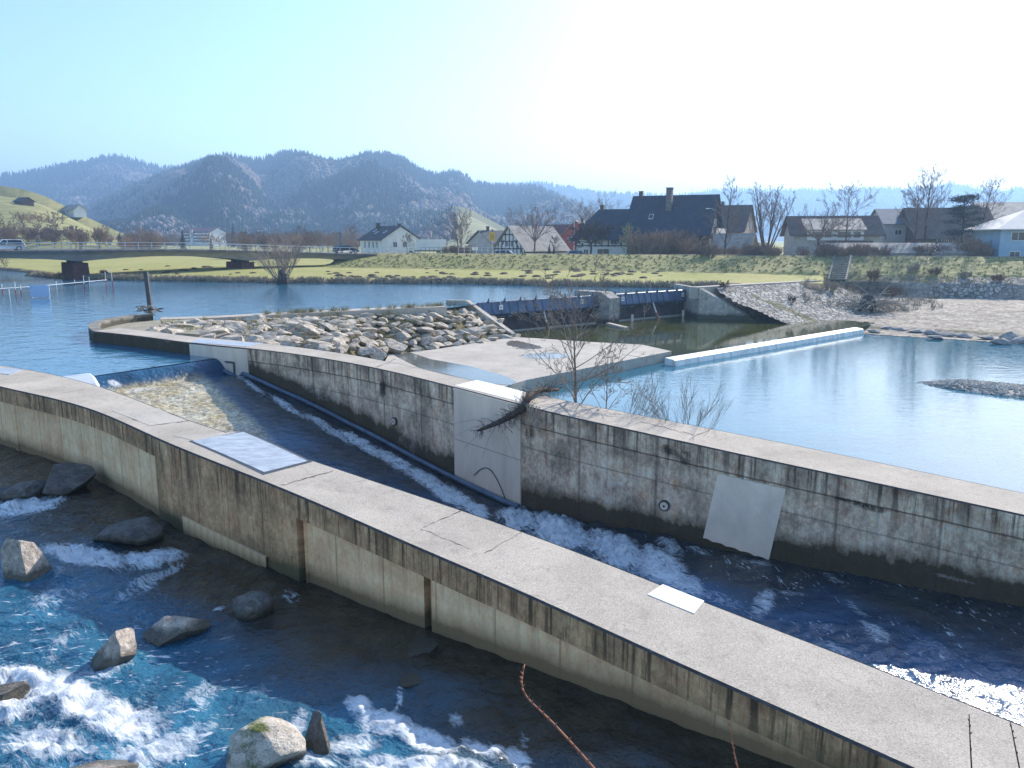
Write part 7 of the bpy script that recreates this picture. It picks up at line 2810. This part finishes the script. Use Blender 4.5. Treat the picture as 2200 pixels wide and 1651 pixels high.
def forest_mat(name, a, b, c, scale=.012):
    m, nt, N, L, B = nodes_of(name)
    v = vec_source(nt)
    col = ramp(nt, noise_n(nt, v, scale, 5, .6), [(.38, a), (.6, b)])
    col = mixc(nt, ramp(nt, noise_n(nt, v, .11, 4, .7), [(.4, 0), (.65, .8)]), col, c)
    L.new(col, B.inputs['Base Color']); B.inputs['Roughness'].default_value = .95; B.inputs['Specular IOR Level'].default_value = .1
    return m


FM_CON = forest_mat('conifer_forest', (.022, .042, .036), (.035, .055, .042), (.015, .026, .026))
FM_DEC = forest_mat('bare_forest', (.19, .16, .145), (.27, .22, .19), (.11, .10, .10))
FM_FLOOR = forest_mat('forest_floor', (.06, .055, .05), (.11, .09, .08), (.05, .05, .04))


def wood(H, n, tag_name, hmin, hmax, con_share, seed, t0=.0, t1=1.02, u0=0.0, u1=1.0, ft=None):
    rg = np.random.default_rng(seed)
    u, t = rg.uniform(u0, u1, n), rg.uniform(t0, t1, n)
    x, y, z = sample_hill(H, u, np.clip(t, 0, 1.0))
    patch = fbm(x / 170.0, t * 5, seed=seed) + .45 * fbm(x / 45.0, t * 16, seed=seed + 5)
    top = smooth(.75, 1, t) * .7
    isc = patch + rg.normal(0, .28, n) + top > (.5 - con_share) * 2.2
    h = rg.uniform(hmin, hmax, n)
    pos = np.stack([x, y, z - .5], 1)
    for msk, nm, tv, tf, m, wr, hr_ in ((isc, 'conifer_forest', con_v, con_f, FM_CON, .42, 1.0), (~isc, 'bare_forest', dec_v, dec_f, FM_DEC, .78, .62)):
        p = pos[msk]
        if len(p) == 0: continue
        hh = h[msk] * hr_
        sc = np.stack([hh * wr * rg.uniform(.8, 1.2, len(p)) * (1.2 if nm != 'conifer_forest' else 1), hh], 1)
        scatter(nm, tv, tf, p, sc, rg.uniform(0, 6.28, len(p)), m, .09 if nm != 'conifer_forest' else .03, seed)


H1 = hill('hills', [(-500, 430), (-250, 395), (-100, 388), (0, 383), (60, 377), (110, 364), (180, 353), (225, 343), (255, 341), (290, 350), (325, 361), (350, 367), (400, 366), (480, 375), (600, 400)], 1900, 1100, FM_FLOOR, seed=3, rough_a=.12, nx=260)
wood(H1, 22000, 'w', 9, 17, .55, 3, .05)
H2 = hill('hills', [(60, 500), (180, 455), (280, 405), (345, 378), (400, 360), (450, 341), (490, 336), (530, 345), (560, 346), (610, 331), (650, 332), (690, 345), (725, 350), (760, 341), (790, 331), (845, 335), (870, 347), (905, 368), (935, 379), (970, 372), (995, 378), (1020, 395), (1060, 402), (1100, 404), (1150, 402), (1190, 420), (1240, 440), (1290, 470), (1340, 505)], 1400, 620, FM_FLOOR, rough_a=.24, seed=5, nx=320)
wood(H2, 42000, 'w', 5.5, 11, .56, 5, .0)
H3 = hill('hills', [(800, 420), (1000, 402), (1100, 400), (1160, 396), (1230, 408), (1290, 418), (1380, 422), (1440, 425), (1500, 424), (1560, 440), (1700, 480)], 2700, 1700, FM_FLOOR, seed=7)
wood(H3, 12000, 'w', 11, 19, .65, 7, .2)
H4 = hill('hills', [(1380, 440), (1450, 425), (1510, 415), (1560, 409), (1640, 412), (1720, 409), (1800, 412), (1890, 406), (1980, 409), (2030, 397), (2080, 404), (2150, 413), (2200, 406), (2350, 400), (2600, 410), (2800, 440)], 3300, 2100, FM_FLOOR, seed=9)
wood(H4, 13000, 'w', 11, 21, .7, 9, .25)
# green hill on the left, vineyard knoll in the middle
M_HILLG = grass_mat('hillside_grass', (.25, .25, .09), (.31, .29, .12), (.16, .16, .06), .12, .6)
HG = hill('green_hill', [(-420, 330), (-200, 360), (-60, 388), (0, 400), (45, 406), (90, 419), (130, 438), (180, 464), (230, 487), (285, 512), (310, 521)], 360, 205, M_HILLG, z_f=2.5, seed=11, nx=90, pw=.95, rough_a=.03)


def vine_mat():
    m, nt, N, L, B = nodes_of('vineyard')
    v = vec_source(nt)
    c = ramp(nt, noise_n(nt, v, .05, 6, .6), [(.36, (.25, .25, .13)), (.64, (.32, .30, .17))])
    wv = N.new('ShaderNodeTexWave'); wv.bands_direction = 'Z'; wv.inputs['Scale'].default_value = .28; wv.inputs['Distortion'].default_value = 1.2
    L.new(v, wv.inputs['Vector'])
    c = mixc(nt, .3, c, ramp(nt, wv.outputs['Fac'], [(.25, .3), (.6, .6)]), 'OVERLAY')
    L.new(c, B.inputs['Base Color']); B.inputs['Roughness'].default_value = .95; B.inputs['Specular IOR Level'].default_value = .1
    return m


HV = hill('vineyard_hill', [(840, 530), (880, 512), (905, 497), (935, 470), (960, 447), (975, 442), (1000, 447), (1040, 466), (1085, 490), (1120, 510), (1150, 525)], 560, 400, vine_mat(), z_f=2, seed=13, nx=60, rough_a=.05, pw=1.0)
wood(HV, 260, 'w', 4, 7, .35, 15, .0, .95, .0, .45)
for k in range(36):
    u_, t_ = np.array([rn.uniform(.1, .8)]), np.array([rn.uniform(.02, .34) * rn.random()])
    x_, y_, z_ = sample_hill(HG, u_, t_)
    o = copy_tree(FAR[rn.choice(['purple', 'shrub', 'shrub', 'round'])])
    s_ = rn.uniform(.4, .85)
    o.location = (float(x_[0]), float(y_[0]), float(z_[0]) - .2); o.scale = (s_ * 1.2, s_ * 1.2, s_); o.rotation_euler = (0, 0, rn.uniform(0, 6))
    o['label'] = 'purplish bare bush on the foot of the green hill behind the bridge'; o['group'] = 'bushes at the green hill foot'
# barns on the green hill
for px_, py_, lab, W_, L_, wm, rm, he_, hr_, a_ in ((52, 440, 'little dark wooden hut on the green hillside', 4.2, 5.5, M_BROWN, RF_DARK, 1.4, 2.7, 60), (160, 463, 'white hillside farm with pale roof seen past the green slope', 5.4, 10.5, M_WWALL, RF_PALE, 2.6, 4.8, 55)):
    Xh, Yh, Zh = HG
    best = None
    for t in np.linspace(.1, 1.0, 200):
        u = np.linspace(0, 1, 160)
        x, y, z = sample_hill(HG, u, np.full(160, t))
        pX, pY = project_np(x, y, z)
        k = np.argmin(np.hypot(pX - px_, pY - py_))
        e = math.hypot(pX[k] - px_, pY[k] - py_)
        if best is None or e < best[0]:
            best = (e, x[k], y[k], z[k])
    o = house('hillside_hut' if W_ < 5 else 'hillside_farm', lab, 1100, 100, a_, W_, L_, he_, hr_, wm, rm, cat='hut' if W_ < 5 else 'house', wins=[('L', 0, 1.6, 1.0, .9)] if W_ > 5 else [])
    o.location = (best[1], best[2], best[3] - .2)
hz = MB().box((0, 2300, 130), (7000, 4720, 290))
m = bpy.data.materials.new('haze_air'); m.use_nodes = True
nt = m.node_tree
nt.nodes.remove(nt.nodes['Principled BSDF'])
vp = nt.nodes.new('ShaderNodeVolumePrincipled')
vp.inputs['Color'].default_value = (.38, .63, 1, 1)
vp.inputs['Density'].default_value = 0.00047
vp.inputs['Anisotropy'].default_value = .3
nt.links.new(vp.outputs[0], nt.nodes['Material Output'].inputs['Volume'])
tag(hz.build('haze', m), kind='stuff')
for t_ in FAR.values():        # the patterns have served: only their copies stand in the scene
    for ch in [q for q in bpy.data.objects if q.parent == t_]:
        bpy.data.objects.remove(ch)
    bpy.data.objects.remove(t_)
